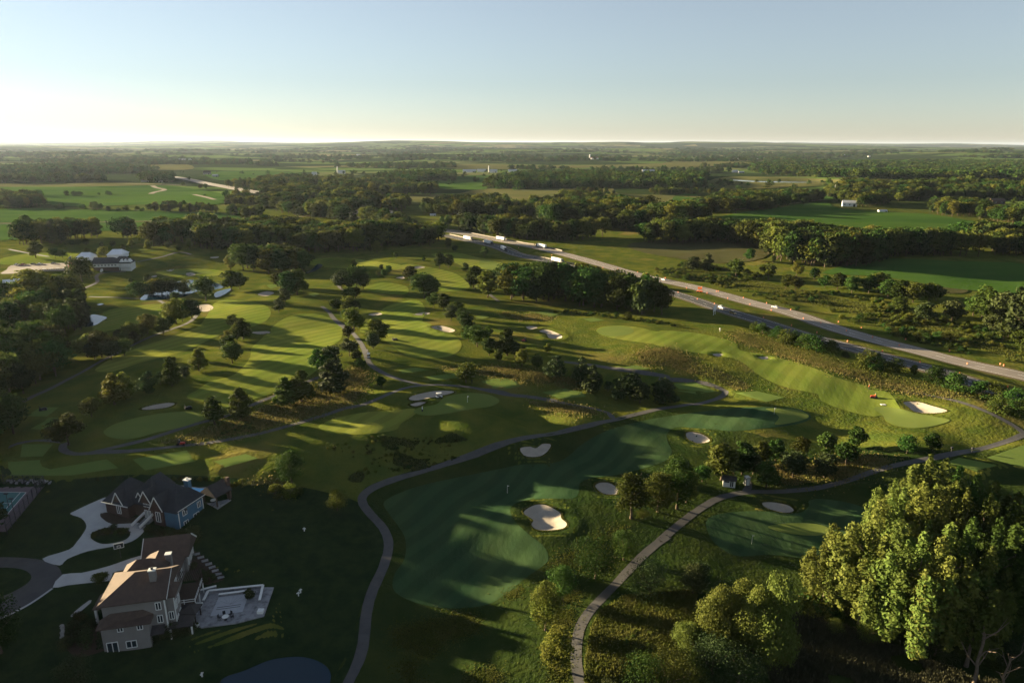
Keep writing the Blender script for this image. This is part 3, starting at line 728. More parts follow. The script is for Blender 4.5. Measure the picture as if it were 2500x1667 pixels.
# ------------------------------------------------------------------ trees
MT['bark'] = mat('bark', (.085, .062, .042), (.055, .042, .030), 3, .95, .03, 8)
MT['bark_pale'] = mat('pale_bark', (.13, .10, .075), (.09, .07, .052), 2, .95, .03, 6)
MT['leaf'] = mat('leaf_green', (.024, .044, .009), (.038, .058, .012), .35, .75, 0, None, .03, 2, transl=.24, objvar=1.0)
MT['leaf_light'] = mat('leaf_light_green', (.066, .086, .015), (.088, .098, .020), .35, .75, 0, None, .03, 2, transl=.34, objvar=.6)
MT['leaf_dark'] = mat('leaf_dark_green', (.022, .036, .011), (.032, .045, .013), .35, .8, 0, None, .1, 2, transl=.18, objvar=.6)
MT['leaf_poplar'] = mat('leaf_poplar', (.070, .098, .020), (.098, .122, .027), .5, .7, 0, None, .04, 2, transl=.34, objvar=.5)
MT['leaf_far'] = mat('leaf_far', (.024, .048, .011), (.038, .062, .014), .02, .85, 0, None, 0.0, 2, transl=.18, objvar=.9)

def cards(C, N, S, rng, asp=.62):
    """diamond leaf clumps at C, facing N, of half-size S"""
    n = len(C)
    up = rng.normal(size=(n, 3))
    T = np.cross(N, up); T /= np.linalg.norm(T, axis=1, keepdims=True) + 1e-9
    B = np.cross(N, T); B /= np.linalg.norm(B, axis=1, keepdims=True) + 1e-9
    S = S[:, None]
    V = np.stack([C - T * S, C - B * S * asp + N * S * .12, C + T * S, C + B * S * asp + N * S * .12], 1).reshape(-1, 3)
    F = np.arange(4 * n).reshape(n, 4)
    return V, F
PROFILE = {  # crown bottom, radius, shape exponent, top
    'round': (.20, .36, 'ell'), 'oval': (.16, .27, 'ell'), 'oak': (.24, .50, 'ell'), 'poplar': (.14, .15, 'col'), 'pyramid': (.12, .30, 'pyr'),
    'cone': (.02, .24, 'cone'), 'egg': (.03, .36, 'pyr'), 'bush': (-.05, .60, 'dome'), 'willow': (.06, .42, 'dome')}
def plumes_np(rng, n, size, rad):
    """a crown of many upright feathery plumes of unequal height"""
    k = 16
    a = np.arange(k) * 2.4 + rng.random(k) * .9; r = rad * np.sqrt(rng.random(k)) * 1.08; r[0] = 0
    top = .70 + .28 * rng.random(k) - r / rad * .16; top[0] = 1.0
    low = .06 + .30 * rng.random(k); pr = .044 + .038 * rng.random(k)
    w_ = (top - low) * pr; pk = rng.choice(k, n, p=w_ / w_.sum())
    t = rng.random(n) ** .9; b = rng.random(n) * 6.283
    blob = .66 + .34 * np.sin(t * 21 + pk * 2.1 + b * 2)
    q = pr[pk] * np.minimum(1, 2.2 * (1 - t) ** .40 + .04) * np.minimum(1, .45 + 2.2 * t) * blob * np.power(rng.random(n), .4)
    lean = (t * .05 + .0) * np.array(1.0)
    C = np.column_stack([r[pk] * np.cos(a[pk]) * (1 + lean * 3) + q * np.cos(b), r[pk] * np.sin(a[pk]) * (1 + lean * 3) + q * np.sin(b), low[pk] + t * (top - low)[pk] + rng.normal(size=n) * .008])
    N = np.column_stack([np.cos(b), np.sin(b), .35 + .3 * rng.random(n)]) + rng.normal(size=(n, 3)) * .5
    N /= np.linalg.norm(N, axis=1, keepdims=True)
    return cards(C, N, size * (.55 + .9 * rng.random(n)), rng)
def crown_np(kind, seed, n, size, nl=None):
    rng = np.random.default_rng(seed)
    zb, rad, shp = PROFILE[kind]
    if kind == 'poplar' and n > 3000: return plumes_np(rng, n, size, rad)
    def radius(t):
        if shp == 'ell': return rad * np.sqrt(np.maximum(.02, 1 - (2 * t - .92) ** 2)) 
        if shp == 'col': return rad * np.minimum(1, .55 + 1.4 * t) * np.sqrt(np.maximum(.03, 1 - t ** 4))
        if shp == 'pyr': return rad * np.power(np.maximum(0, 1 - t), .62) * np.minimum(1, .55 + t * 3)
        if shp == 'cone': return rad * (1 - t) * (.92 + .08 * np.sin(t * 60)) + .01
        return rad * np.sqrt(np.maximum(.02, 1 - t * t * .98))
    nl = nl or {'ell': 26, 'col': 34, 'pyr': 26, 'cone': 60, 'dome': 20}[shp]
    Cs, Ns, Ss = [], [], []
    t = rng.random(nl) ** (.9 if shp != 'cone' else 1.2) * .93 + .03
    ang = np.arange(nl) * 2.399963 + rng.random(nl) * .8
    rr = radius(t) * np.sqrt(rng.random(nl) * .75 + .18) * (.72 if shp != 'cone' else .85)
    lob = np.column_stack([rr * np.cos(ang), rr * np.sin(ang), zb + t * (1 - zb)])
    lr = (.30 + .30 * rng.random(nl)) * radius(t) + .035
    if shp == 'cone': lr = .035 + .05 * (1 - t)
    lob[:, :2] += rng.normal(size=(nl, 2)) * rad * .06
    if shp == 'col': lr *= .55
    wgt = lr ** 2; wgt /= wgt.sum()
    pick = rng.choice(nl, n, p=wgt)
    d = rng.normal(size=(n, 3)); d[:, 2] = d[:, 2] * .85 + .28
    d /= np.linalg.norm(d, axis=1, keepdims=True)
    rr2 = lr[pick] * np.power(rng.random(n), .28) * (1 + .12 * rng.normal(size=n))
    sq = np.array([1, 1, 1.7 if shp == 'col' else .8 if shp != 'cone' else .45])
    C = lob[pick] + d * rr2[:, None] * sq
    if kind == 'willow':
        C[:, 2] -= .10 * (rng.random(n) ** 2) * (np.hypot(C[:, 0], C[:, 1]) / rad)
    N = d + rng.normal(size=(n, 3)) * .55
    N /= np.linalg.norm(N, axis=1, keepdims=True)
    S = size * (.55 + .9 * rng.random(n))
    return cards(C, N, S, rng)
def tube(path, rad, sides=6):
    path = np.asarray(path, float); V = []; F = []
    for i, p in enumerate(path):
        a = path[max(0, i - 1)]; b = path[min(len(path) - 1, i + 1)]
        d = b - a; d /= np.linalg.norm(d) + 1e-9
        u = np.cross(d, [0.3, 1, .2]); u /= np.linalg.norm(u) + 1e-9; v = np.cross(d, u)
        for k in range(sides):
            t = 2 * math.pi * k / sides
            V.append(p + (u * math.cos(t) + v * math.sin(t)) * rad[i])
    for i in range(len(path) - 1):
        for k in range(sides):
            F.append((i * sides + k, i * sides + (k + 1) % sides, (i + 1) * sides + (k + 1) % sides, (i + 1) * sides + k))
    return np.array(V), np.array(F)
def join_np(parts):
    V, F, o = [], [], 0
    for v, f in parts:
        V.append(v); F.append(f + o); o += len(v)
    return np.vstack(V), np.vstack(F)
def trunk_np(kind, seed, limbs=7, thick=.018):
    rng = np.random.default_rng(seed + 900)
    zb, rad, shp = PROFILE[kind]
    top = .82 if shp in ('col', 'cone', 'pyr') else .62
    if shp == 'dome' and kind == 'bush': top, thick = .4, .03
    z = np.linspace(-.03, top, 7)
    bx = np.cumsum(rng.normal(size=7)) * .006; by = np.cumsum(rng.normal(size=7)) * .006
    P = np.column_stack([bx, by, z])
    r = thick * np.linspace(1.15, .25, 7); r[0] *= 1.45
    parts = [tube(P, r, 7)]
    for k in range(limbs):
        t = .3 + .55 * rng.random()
        i = t * 6; i0 = int(i); p = P[i0] + (P[min(6, i0 + 1)] - P[i0]) * (i - i0)
        a = k * 2.4 + rng.random()
        L = rad * (.55 + .4 * rng.random()) * (1.1 - t * .5)
        e = np.array([math.cos(a) * L, math.sin(a) * L, L * (.7 + .5 * rng.random())])
        q = p + e * .5 + np.array([0, 0, -.02])
        parts.append(tube([p, q, p + e], [thick * .45, thick * .3, thick * .1], 5))
    return join_np(parts)
TREE_MESH = {}
def tree_mesh(kind, var, leafmat, hd=False, n=None, size=None):
    key = (kind, var, leafmat, hd)
    if key not in TREE_MESH:
        sd_ = (list(PROFILE).index(kind) + 1) * 37 + var * 11
        if hd: n_, s_, nl = n or (12000 if kind in ('poplar', 'willow') else 5000), size or (.0105 if kind == 'poplar' else .017), 26 if kind == 'willow' else 34
        else: n_, s_, nl = n or 1700, size or .040, None
        v, f = crown_np(kind, sd_, n_, s_, nl)
        cm = mesh_np('crown', v, [f], [MT[leafmat]])
        v, f = trunk_np(kind, sd_, 12 if kind == 'poplar' else 7, .009 if kind == 'poplar' else .018)
        tm = mesh_np('trunk', v, [f], [MT['bark_pale' if kind == 'poplar' else 'bark']], smooth_=True)
        TREE_MESH[key] = (cm, tm)
    return TREE_MESH[key]
CAM = Vector((0, 0, CAMZ))
def height_for(p, ytop):
    q = Vector(p) - CAM
    u0, d0, k = q.dot(_u2), q.dot(_f), IH / 2 - ytop
    return (k * d0 - FPX * u0) / (FPX * _u2.z - k * _f.z)
TRND = random.Random(5)
def tree_at(name, p, h, kind, leafmat, label, cat='tree', group=None, wide=1.0, hd=False, var=None):
    v = TRND.randrange(5 if not hd else 3) if var is None else var
    cm, tm = tree_mesh(kind, v, leafmat, hd)
    e = empty(name, (p[0], p[1], p[2] - .05), TRND.random() * 6.28, label, cat, group)
    s = wide * ((1.02 if hd else 1.14) + .22 * TRND.random())
    e.scale = (h * s, h * s * (0.94 + .12 * TRND.random()), h)
    obj('crown', cm, e)
    obj('trunk', tm, e)
    return e
ORD = ['first', 'second', 'third', 'fourth', 'fifth', 'sixth', 'seventh', 'eighth', 'ninth', 'tenth', 'eleventh', 'twelfth', 'thirteenth', 'fourteenth', 'fifteenth', 'sixteenth', 'seventeenth', 'eighteenth', 'nineteenth', 'twentieth', 'twenty-first', 'twenty-second', 'twenty-third', 'twenty-fourth', 'twenty-fifth', 'twenty-sixth', 'twenty-seventh', 'twenty-eighth', 'twenty-ninth', 'thirtieth', 'thirty-first', 'thirty-second', 'thirty-third', 'thirty-fourth', 'thirty-fifth', 'thirty-sixth', 'thirty-seventh', 'thirty-eighth', 'thirty-ninth', 'fortieth']
def cluster(phrase, group, reg, lst, name='leafy_tree', noun='tree', cat='tree', kind='round', leaf='leaf', hd=False):
    """lst: (x, base y, top y[, kind[, leaf[, wide]]]) in zoom pixels; labels count from the left"""
    order = sorted(range(len(lst)), key=lambda i: lst[i][0])
    a, b, s = ZOOM[reg]
    for rank, i in enumerate(order):
        t = lst[i]
        x, yb, yt = t[:3]
        kd = t[3] if len(t) > 3 and t[3] else kind
        lf = t[4] if len(t) > 4 and t[4] else leaf
        wd = t[5] if len(t) > 5 else 1.0
        p = at(reg, x, yb)
        h = max(1.2, height_for(p, b + yt * s))
        if len(lst) == 1: lab = phrase
        elif len(lst) == 2: lab = ('left' if rank == 0 else 'right') + f' {noun} of the two {phrase}'
        else:
            lab = ('leftmost' if rank == 0 else 'rightmost' if rank == len(lst) - 1 else f'{ORD[rank]} from left') + f' {noun} {phrase}'
        tree_at(name, p, h, kd, lf, lab, cat, group, wd, hd)

# ---- trees one by one, as they stand on the course
cluster('tall bright tree by the tee boxes above the pool house', None, 'B', [(1970, 905, 690, 'oval', 'leaf', 1.2)], hd=True)
cluster('dark round tree inside the bend of the cart path at left', None, 'B', [(462, 655, 440, 'round', 'leaf', 1.1)])
cluster('standing along the lower left cart path beside the lit fairway', 'trees by the lower left cart path', 'B', [(1450, 512, 318, 'pyramid', 'leaf', 1.2), (1632, 467, 262, 'pyramid', 'leaf', 1.2), (1938, 387, 192, 'pyramid', 'leaf', 1.25), (2037, 362, 148, 'pyramid', 'leaf', 1.2)])
cluster('grouped above the path on the brown slope at left centre', 'trees on the brown slope', 'B', [(2165, 183, 8, 'round', 'leaf', 1.0), (2255, 302, 70, 'pyramid', 'leaf_dark', 1.2), (2245, 150, -15, 'round', 'leaf_dark')])
cluster('scattered across the left course above the long thin bunker', 'trees on the left course', 'B', [(620, 462, 332, 'round'), (775, 380, 168, 'pyramid', 'leaf_light', 1.2), (852, 342, 160, 'pyramid', 'leaf_light', 1.1), (1012, 302, 152, 'pyramid', None, 1.2), (1084, 242, 155, 'oval'), (1165, 254, 55, 'pyramid', 'leaf', .9), (1250, 205, 118, 'round', 'leaf_dark'), (1345, 152, 0, 'pyramid', 'leaf_light', 1.15), (1572, 102, -42, 'round')])
cluster('in the clump dividing the two left fairways', 'trees between the left fairways', 'C', [(1580, 662, 572, 'round'), (1645, 742, 600, 'oval', 'leaf', 1.1), (1600, 750, 640, 'oval', 'leaf_light', 1.1), (1565, 872, 715, 'oval', 'leaf', 1.1), (1545, 800, 680, 'oval', 'leaf_light')])
cluster('in the clump above the left fairway beside the shaded bunker', 'trees above the left fairway', 'C', [(1950, 452, 285, 'oval', None, 1.2), (2012, 442, 268, 'oval', None, 1.0), (1925, 502, 398, 'round', 'leaf_dark'), (1885, 562, 472, 'round', 'leaf_dark'), (2052, 422, 342, 'round'), (1975, 445, 375, 'round'), (1895, 400, 285, 'round')])
cluster('in the row along the path left of the far left fairway', 'trees along the left path', 'C', [(1190, 640, 468, 'round', 'leaf_light'), (1245, 602, 458, 'round'), (1300, 602, 475, 'oval', 'leaf_dark', 1.3), (1232, 622, 515, 'round'), (1105, 712, 596, 'round'), (1000, 702, 572, 'round', 'leaf_light'), (1150, 662, 588, 'round'), (970, 722, 648), (885, 745, 625, 'round', 'leaf_light'), (842, 765, 688), (800, 742, 676), (590, 865, 705, 'round', 'leaf_light'), (692, 862, 676, 'round'), (755, 882, 748, 'round', 'leaf_dark'), (842, 852, 738, 'round'), (640, 880, 760, 'round', 'leaf_dark'), (910, 770, 690)])
cluster('standing alone on the dark left fairway', 'lone trees of the far left fairway', 'C', [(1345, 885, 800, 'pyramid', 'leaf_light', 1.2), (1175, 905, 858, 'oval')])
cluster('around the clubhouse pond', 'trees around the clubhouse pond', 'C', [(942, 462, 352, 'oak', 'leaf'), (1040, 455, 330, 'round', 'leaf_light'), (1095, 452, 330, 'round'), (1158, 446, 335, 'round'), (1250, 445, 342, 'round', 'leaf_light'), (1392, 485, 316, 'round'), (1565, 415, 280, 'round', None, 1.1), (1622, 402, 288, 'round'), (1185, 485, 422), (1000, 370, 305), (885, 360, 325)])
cluster('big spreading oak in front of the clubhouse', None, 'C', [(560, 352, 190, 'oak', 'leaf', .95)])
cluster('very large bright tree by the small white shed', None, 'C', [(230, 490, 272, 'round', 'leaf_light', 1.15)])
cluster('lone trimmed tree beyond the parking lot', None, 'C', [(245, 192, 78, 'oval', 'leaf', 1.25)])
cluster('low tree in the line beyond the parking lot and tents', 'trees beyond the parking lot', 'C', [(375, 197, 128, 'oak'), (428, 197, 135, 'oak'), (590, 162, 118), (700, 200, 120, 'oak', 'leaf_light', .8), (835, 152, 102, 'oval'), (890, 122, 62, 'pyramid', 'leaf_light', 1.3), (1000, 132, 68, 'pyramid', 'leaf_light', 1.1), (1075, 118, 52), (1135, 132, 82), (1210, 152, 104), (1282, 132, 58, 'oval', 'leaf_light'), (450, 110, 68), (490, 110, 68), (532, 110, 66), (582, 112, 64), (390, 110, 62), (690, 122, 84), (765, 122, 76)])
cluster('large round tree right of the clubhouse green', None, 'C', [(1558, 272, 170, 'oval', 'leaf_light', 1.1)])
cluster('in the dark clump left of the far centre fairway', 'trees left of the far centre fairway', 'D', [(95, 402, 268, 'round', 'leaf_dark'), (195, 402, 248, 'oak', 'leaf', .8), (242, 402, 298, 'round', 'leaf_dark'), (150, 400, 300, 'round', 'leaf'), (180, 252, 203, 'oval')])
cluster('in the little group by the far bunkers', 'small trees by the far bunkers', 'D', [(363, 275, 236), (385, 322, 268), (412, 302, 243), (343, 318, 280)])
cluster('standing alone between the far fairways', 'lone trees of the far fairways', 'D', [(560, 364, 248, 'oval', None, 1.2), (650, 215, 176, 'pyramid'), (460, 197, 153), (930, 292, 226, 'round'), (335, 158, 76, 'oval', 'leaf_light'), (285, 148, 108), (815, 128, 58, 'oval'), (858, 152, 106), (1060, 184, 118, 'oval', 'leaf', 1.2), (185, 125, 75)])
cluster('dark pair beside the far green', 'pair beside the far green', 'D', [(758, 264, 158, 'oval', None, 1.1), (816, 258, 164, 'oval', None, 1.1)], noun='tree')
cluster('close together right of the pale bunker-side fairway', 'broad trees above the striped fairway', 'D', [(655, 465, 293, 'round', None, 1.0), (722, 445, 335, 'oval', None, 1.1), (690, 460, 380, 'round', 'leaf_dark')])
cluster('bright trees left of the grove at the highway', 'bright trees left of the grove', 'D', [(1000, 405, 248, 'oval', 'leaf', 1.2), (1082, 460, 278, 'oval', 'leaf_light', 1.25), (985, 400, 300, 'round', 'leaf_dark')])
cluster('small dark trees above the centre bunker', 'small trees above the centre bunker', 'D', [(716, 525, 423, 'round'), (782, 544, 432, 'oval', None, 1.2), (835, 618, 512, 'round', 'leaf_dark'), (872, 594, 488, 'round')])
cluster('in the thick clump right of the striped fairway', 'clump right of the striped fairway', 'D', [(940, 695, 555, 'oval', 'leaf', 1.2), (915, 640, 528, 'oval'), (1010, 792, 645, 'round', 'leaf'), (950, 755, 650, 'oval', 'leaf', 1.2), (1085, 742, 652, 'oval'), (1212, 852, 656, 'pyramid', 'leaf', 1.15), (1090, 852, 730, 'oval', None, 1.1), (1150, 825, 752, 'round', 'leaf_dark'), (1155, 888, 806, 'oval'), (1265, 862, 762, 'round', 'leaf_dark'), (1325, 840, 785, 'round', 'leaf_dark')])
cluster('slender bright young trees on the rough at centre', 'young trees at centre', 'D', [(1310, 925, 808, 'oval', 'leaf_light'), (1415, 935, 838, 'oval', 'leaf'), (1488, 832, 768, 'oval', 'leaf_light')])
cluster('in the row along the path left of the striped fairway', 'row left of the striped fairway', 'D', [(150, 485, 388, 'round'), (190, 465, 388, 'round'), (58, 555, 465, 'round'), (140, 555, 448, 'round', 'leaf_light'), (178, 674, 526, 'oval', 'leaf_light', 1.3), (118, 615, 540, 'oval'), (140, 735, 650, 'oval', None, 1.3), (150, 855, 735, 'round', 'leaf_dark'), (335, 768, 602, 'oval', None, 1.2), (308, 805, 698, 'oval', 'leaf_dark', 1.1), (200, 905, 812, 'oval'), (38, 885, 788, 'round', 'leaf_dark'), (225, 945, 868, 'round'), (190, 560, 480, 'round', 'leaf_dark')])
cluster('small bush on the brown slope', None, 'F', [(342, 248, 178, 'oval', 'leaf', 1.2)])
cluster('round tree standing above the front green by the path', None, 'F', [(882, 218, 86, 'round', 'leaf', 1.1)])
cluster('dark egg-shaped conifers right of the front tees', 'dark egg-shaped trees', 'F', [(1455, 175, 38, 'egg', 'leaf_dark', 1.1), (1617, 228, 48, 'egg', 'leaf_dark', .85), (1682, 270, 102, 'egg', 'leaf_dark', 1.05)], name='conifer_tree')
cluster('in the dark rounded clump left of the cart path junction', 'dark rounded clump', 'F', [(1850, 322, 186, 'egg', 'leaf_dark', 1.1), (1932, 325, 155, 'round', 'leaf_dark'), (1992, 350, 222, 'round', 'leaf_dark', 1.2), (2140, 348, 182, 'egg', 'leaf_dark', 1.2), (1790, 275, 210, 'round', 'leaf_dark')])
cluster('sunlit round bush beside the bend of the long path', None, 'H', [(62, 250, 118, 'round', 'leaf_light', 1.25)], hd=True)
cluster('wide dark oak between the two lower cart paths', None, 'H', [(1702, 684, 448, 'oak', 'leaf', 1.05)], hd=True)
cluster('small round tree above the wide oak', None, 'H', [(1886, 564, 378, 'round', 'leaf', 1.1)], hd=True)
cluster('dark slim tree by the lower fairway edge', None, 'H', [(1492, 832, 606, 'oval', 'leaf', 1.15)], hd=True)
cluster('bright slim tree at the lower fairway edge', None, 'H', [(1388, 1014, 706, 'oval', 'leaf_light', .95)], hd=True)
cluster('bright pointed tree beside the lower cart path at bottom', None, 'H', [(1468, 1262, 982, 'pyramid', 'leaf_light', 1.15)], hd=True)
cluster('dense green cone-shaped tree over the bunker at right', None, 'H', [(1932, 300, -10, 'pyramid', 'leaf', 1.25)], hd=True)
cluster('brownish trees behind the cone-shaped tree', 'trees behind the cone-shaped tree', 'H', [(2110, 262, 12, 'oval', 'leaf', 1.2), (2232, 240, -85, 'oval', 'leaf'), (2290, 200, 0, 'oval', 'leaf')], hd=True)
cluster('dark round trees below the lower right fairway', 'dark trees below the right fairway', 'H', [(2050, 775, 575, 'bush', 'leaf_dark', .95), (2330, 782, 598, 'round', 'leaf_dark', 1.1), (2010, 300, 240, 'bush', 'leaf')], hd=True)
cluster('in the shaded stand beside the small hut at right', 'shaded stand by the hut', 'G', [(108, 505, 352, 'oval', 'leaf', 1.1), (250, 494, 412), (350, 484, 295, 'oval', 'leaf', 1.1), (462, 455, 285, 'oval'), (592, 524, 378, 'oval'), (560, 405, 275, 'oval'), (640, 385, 265, 'oval'), (732, 474, 338, 'round', 'leaf_dark', 1.2), (772, 356, 256), (910, 346, 232, 'oval', None, 1.2), (1016, 404, 282, 'round'), (1070, 318, 198, 'oval', None, 1.2), (900, 475, 345, 'round', 'leaf_dark'), (420, 455, 330, 'oval', 'leaf_dark'), (520, 455, 340, 'oval', 'leaf_dark')])
cluster('small trees on the dark slope below the rightmost green', 'small trees below the rightmost green', 'G', [(1340, 344, 250, 'oak', 'leaf', .9), (1480, 328, 236, 'oval', None, 1.2)])
cluster('dark round tree near the willows at bottom', None, 'G', [(230, 1076, 932, 'round', 'leaf_dark', 1.15)], hd=True)
# ---- the tall stand in the right foreground
cluster('in the tall sunlit stand filling the right foreground', 'tall poplars in the right foreground', 'G', [
    (890, 1165, 716, 'poplar', 'leaf_poplar', 1.1), (1005, 1190, 742, 'poplar', 'leaf_poplar', 1.1), (1080, 1250, 640, 'poplar', 'leaf_poplar', 1.1), (1205, 1335, 705, 'poplar', 'leaf_poplar', 1.1), (1320, 1400, 765, 'poplar', 'leaf_poplar', 1.1), (1410, 1440, 790, 'poplar', 'leaf_poplar', 1.1), (1450, 1380, 715, 'poplar', 'leaf_poplar', 1.1), (1560, 1360, 690, 'poplar', 'leaf', 1.1), (1700, 1350, 690, 'poplar', 'leaf', 1.1), (1660, 1480, 840, 'poplar', 'leaf', 1.1), (1130, 1120, 590, 'poplar', 'leaf_poplar', 1.1), (1230, 1100, 530, 'poplar', 'leaf_poplar', 1.1), (1330, 1080, 500, 'poplar', 'leaf_poplar', 1.1), (1450, 1100, 520, 'poplar', 'leaf_poplar', 1.1), (1560, 1080, 530, 'poplar', 'leaf', 1.1), (1680, 1090, 560, 'poplar', 'leaf', 1.1), (1800, 1120, 600, 'poplar', 'leaf', 1.1), (1920, 1150, 640, 'poplar', 'leaf', 1.1), (1200, 960, 480, 'poplar', 'leaf_poplar', 1.25), (1290, 920, 405, 'poplar', 'leaf_poplar', 1.25), (1370, 905, 352, 'poplar', 'leaf_poplar', 1.25), (1450, 915, 372, 'poplar', 'leaf_poplar', 1.25), (1530, 905, 410, 'poplar', 'leaf', 1.25), (1630, 915, 455, 'poplar', 'leaf', 1.25), (1730, 935, 495, 'poplar', 'leaf', 1.25), (1850, 965, 550, 'poplar', 'leaf', 1.25), (1950, 1000, 600, 'poplar', 'leaf', 1.1), (1800, 1300, 720, 'poplar', 'leaf', 1.1), (1900, 1290, 700, 'poplar', 'leaf', 1.1)], name='poplar_tree', hd=True)
cluster('in the bright bushy willow group at lower right', 'willows at lower right', 'G', [(430, 1345, 1036, 'willow', 'leaf_poplar', .75), (620, 1440, 1005, 'willow', 'leaf_poplar', .62), (335, 1360, 1062, 'willow', 'leaf_poplar', .8), (520, 1410, 1065, 'willow', 'leaf_poplar', .7), (165, 1385, 1248, 'willow', 'leaf_poplar', 1.0), (660, 1440, 1240, 'willow', 'leaf_light', .9)], name='willow_tree', hd=True)
cluster('along the bottom edge below the willows', 'shrubs below the willows', 'G', [(60, 1610, 1400, 'bush', 'leaf', 1.0), (165, 1560, 1420, 'bush', 'leaf', 1.2), (300, 1520, 1330, 'bush', 'leaf_dark', 1.1), (-60, 1640, 1420, 'bush', 'leaf', 1.0), (440, 1560, 1400, 'bush', 'leaf_dark', 1.2), (-250, 1680, 1560, 'bush', 'leaf_dark', 1.1)], name='shrub', noun='shrub', cat='shrub', hd=True)
cluster('under the tall stand at right', 'shrubs under the tall stand', 'G', [(960, 1290, 1230, 'bush', 'leaf_poplar', 1.2), (1140, 1330, 1225, 'bush', 'leaf_poplar', 1.0), (1240, 1340, 1250, 'bush', 'leaf', 1.0), (1000, 1180, 1060, 'bush', 'leaf_poplar', 1.0), (1490, 1420, 1300, 'bush', 'leaf_dark', 1.1), (1800, 1430, 1310, 'bush', 'leaf_dark', 1.3), (1930, 1480, 1340, 'bush', 'leaf_dark', 1.3)], name='shrub', noun='shrub', cat='shrub', hd=True)
# ---- hedgerow between the long right fairway and the highway
cluster('in the hedge row between the long right fairway and highway', 'bushes along the highway', 'E', [(635, 642, 588, 'bush'), (682, 662, 598, 'bush'), (782, 695, 618, 'bush'), (832, 724, 638, 'bush'), (892, 728, 648, 'bush'), (960, 755, 668, 'bush'), (1032, 775, 658, 'bush'), (1122, 795, 708, 'bush'), (1210, 814, 774, 'bush'), (1352, 880, 770, 'bush'), (1400, 890, 785, 'bush'), (1532, 904, 822, 'bush', None, 1.1), (1645, 934, 862, 'oval', 'leaf_light'), (1790, 985, 876, 'bush'), (1910, 1024, 916, 'bush'), (2062, 1064, 966, 'bush'), (2172, 1084, 976, 'bush', 'leaf'), (2292, 1130, 1015, 'bush'), (2180, 1160, 1060, 'bush'), (2330, 1190, 1090, 'bush')], name='hedge_bush', noun='bush', cat='bush', leaf='leaf')
cluster('small round bushes below the grove', 'round bushes below the grove', 'D', [(1890, 586, 553, 'bush', 'leaf', .9), (1952, 592, 557, 'bush', 'leaf', .9), (2027, 604, 557, 'bush', 'leaf', .9)], name='shrub', noun='bush', cat='bush')
# ---- beyond the highway
cluster('standing on the meadow beyond the pale highway', 'trees on the meadow beyond the highway', 'E', [(600, 202, 122, 'round', 'leaf'), (360, 348, 282, 'pyramid', 'leaf', 1.2), (330, 268, 152, 'pyramid', 'leaf_dark', 1.1), (235, 268, 168, 'round', 'leaf_dark'), (512, 302, 188), (1012, 322, 244, 'round'), (1720, 592, 462, 'round', 'leaf_dark', 1.1), (1890, 594, 448, 'round', 'leaf_dark'), (750, 215, 165, 'oval', 'leaf_light'), (1555, 532, 430, 'round', 'leaf', 1.2), (1380, 520, 460, 'pyramid', 'leaf_light', 1.4)])
cluster('in the loose line between the meadow and the right field', 'trees between meadow and field', 'E', [(832, 382, 288), (892, 392, 298), (1080, 372, 288), (1160, 384, 278), (1252, 404, 298), (1360, 408, 288), (1422, 402, 272), (1482, 434, 316), (1552, 454, 318), (1642, 464, 338), (1742, 464, 338), (1790, 455, 350), (720, 320, 215), (900, 300, 212, 'round', 'leaf_light'), (585, 310, 250), (640, 320, 268)])
cluster('in the dark woods at the right edge of the picture', 'dark woods at the right edge', 'E', [(2080, 564, 358, 'oval', 'leaf'), (2030, 550, 420, 'round'), (2140, 580, 400, 'round'), (2205, 604, 398, 'round', 'leaf_dark'), (2302, 705, 336, 'pyramid', 'leaf_dark', .8), (2252, 684, 556, 'oval'), (2150, 660, 540, 'round', 'leaf_dark'), (2330, 640, 450, 'round', 'leaf_dark'), (2220, 700, 600, 'round'), (2330, 770, 640, 'round')])
cluster('low bushes dotted over the meadow beyond the highway', 'meadow bushes beyond the highway', 'E', [(885, 455, 425), (960, 435, 412), (995, 462, 430), (1072, 478, 445), (1110, 488, 450), (1130, 525, 492), (905, 515, 485), (1360, 575, 528), (1310, 565, 532), (140, 310, 262), (190, 325, 290), (110, 280, 258), (1440, 460, 435), (1670, 705, 655), (1730, 715, 660), (1800, 705, 650), (1860, 715, 660), (1690, 680, 640)], name='meadow_bush', noun='bush', cat='bush', kind='bush', leaf='leaf')
cluster('dotted along the field edge in the far left plain', 'bushes on the far left field edge', 'I', [(565, 503, 468), (660, 510, 466), (735, 512, 480), (802, 512, 486), (855, 510, 474), (930, 512, 480), (962, 516, 486), (260, 412, 360), (450, 410, 376), (505, 412, 376), (540, 412, 380), (402, 500, 450), (735, 405, 372), (668, 405, 388), (1382, 412, 396), (1240, 342, 318)], name='field_bush', noun='bush', cat='bush', kind='bush', leaf='leaf_far')

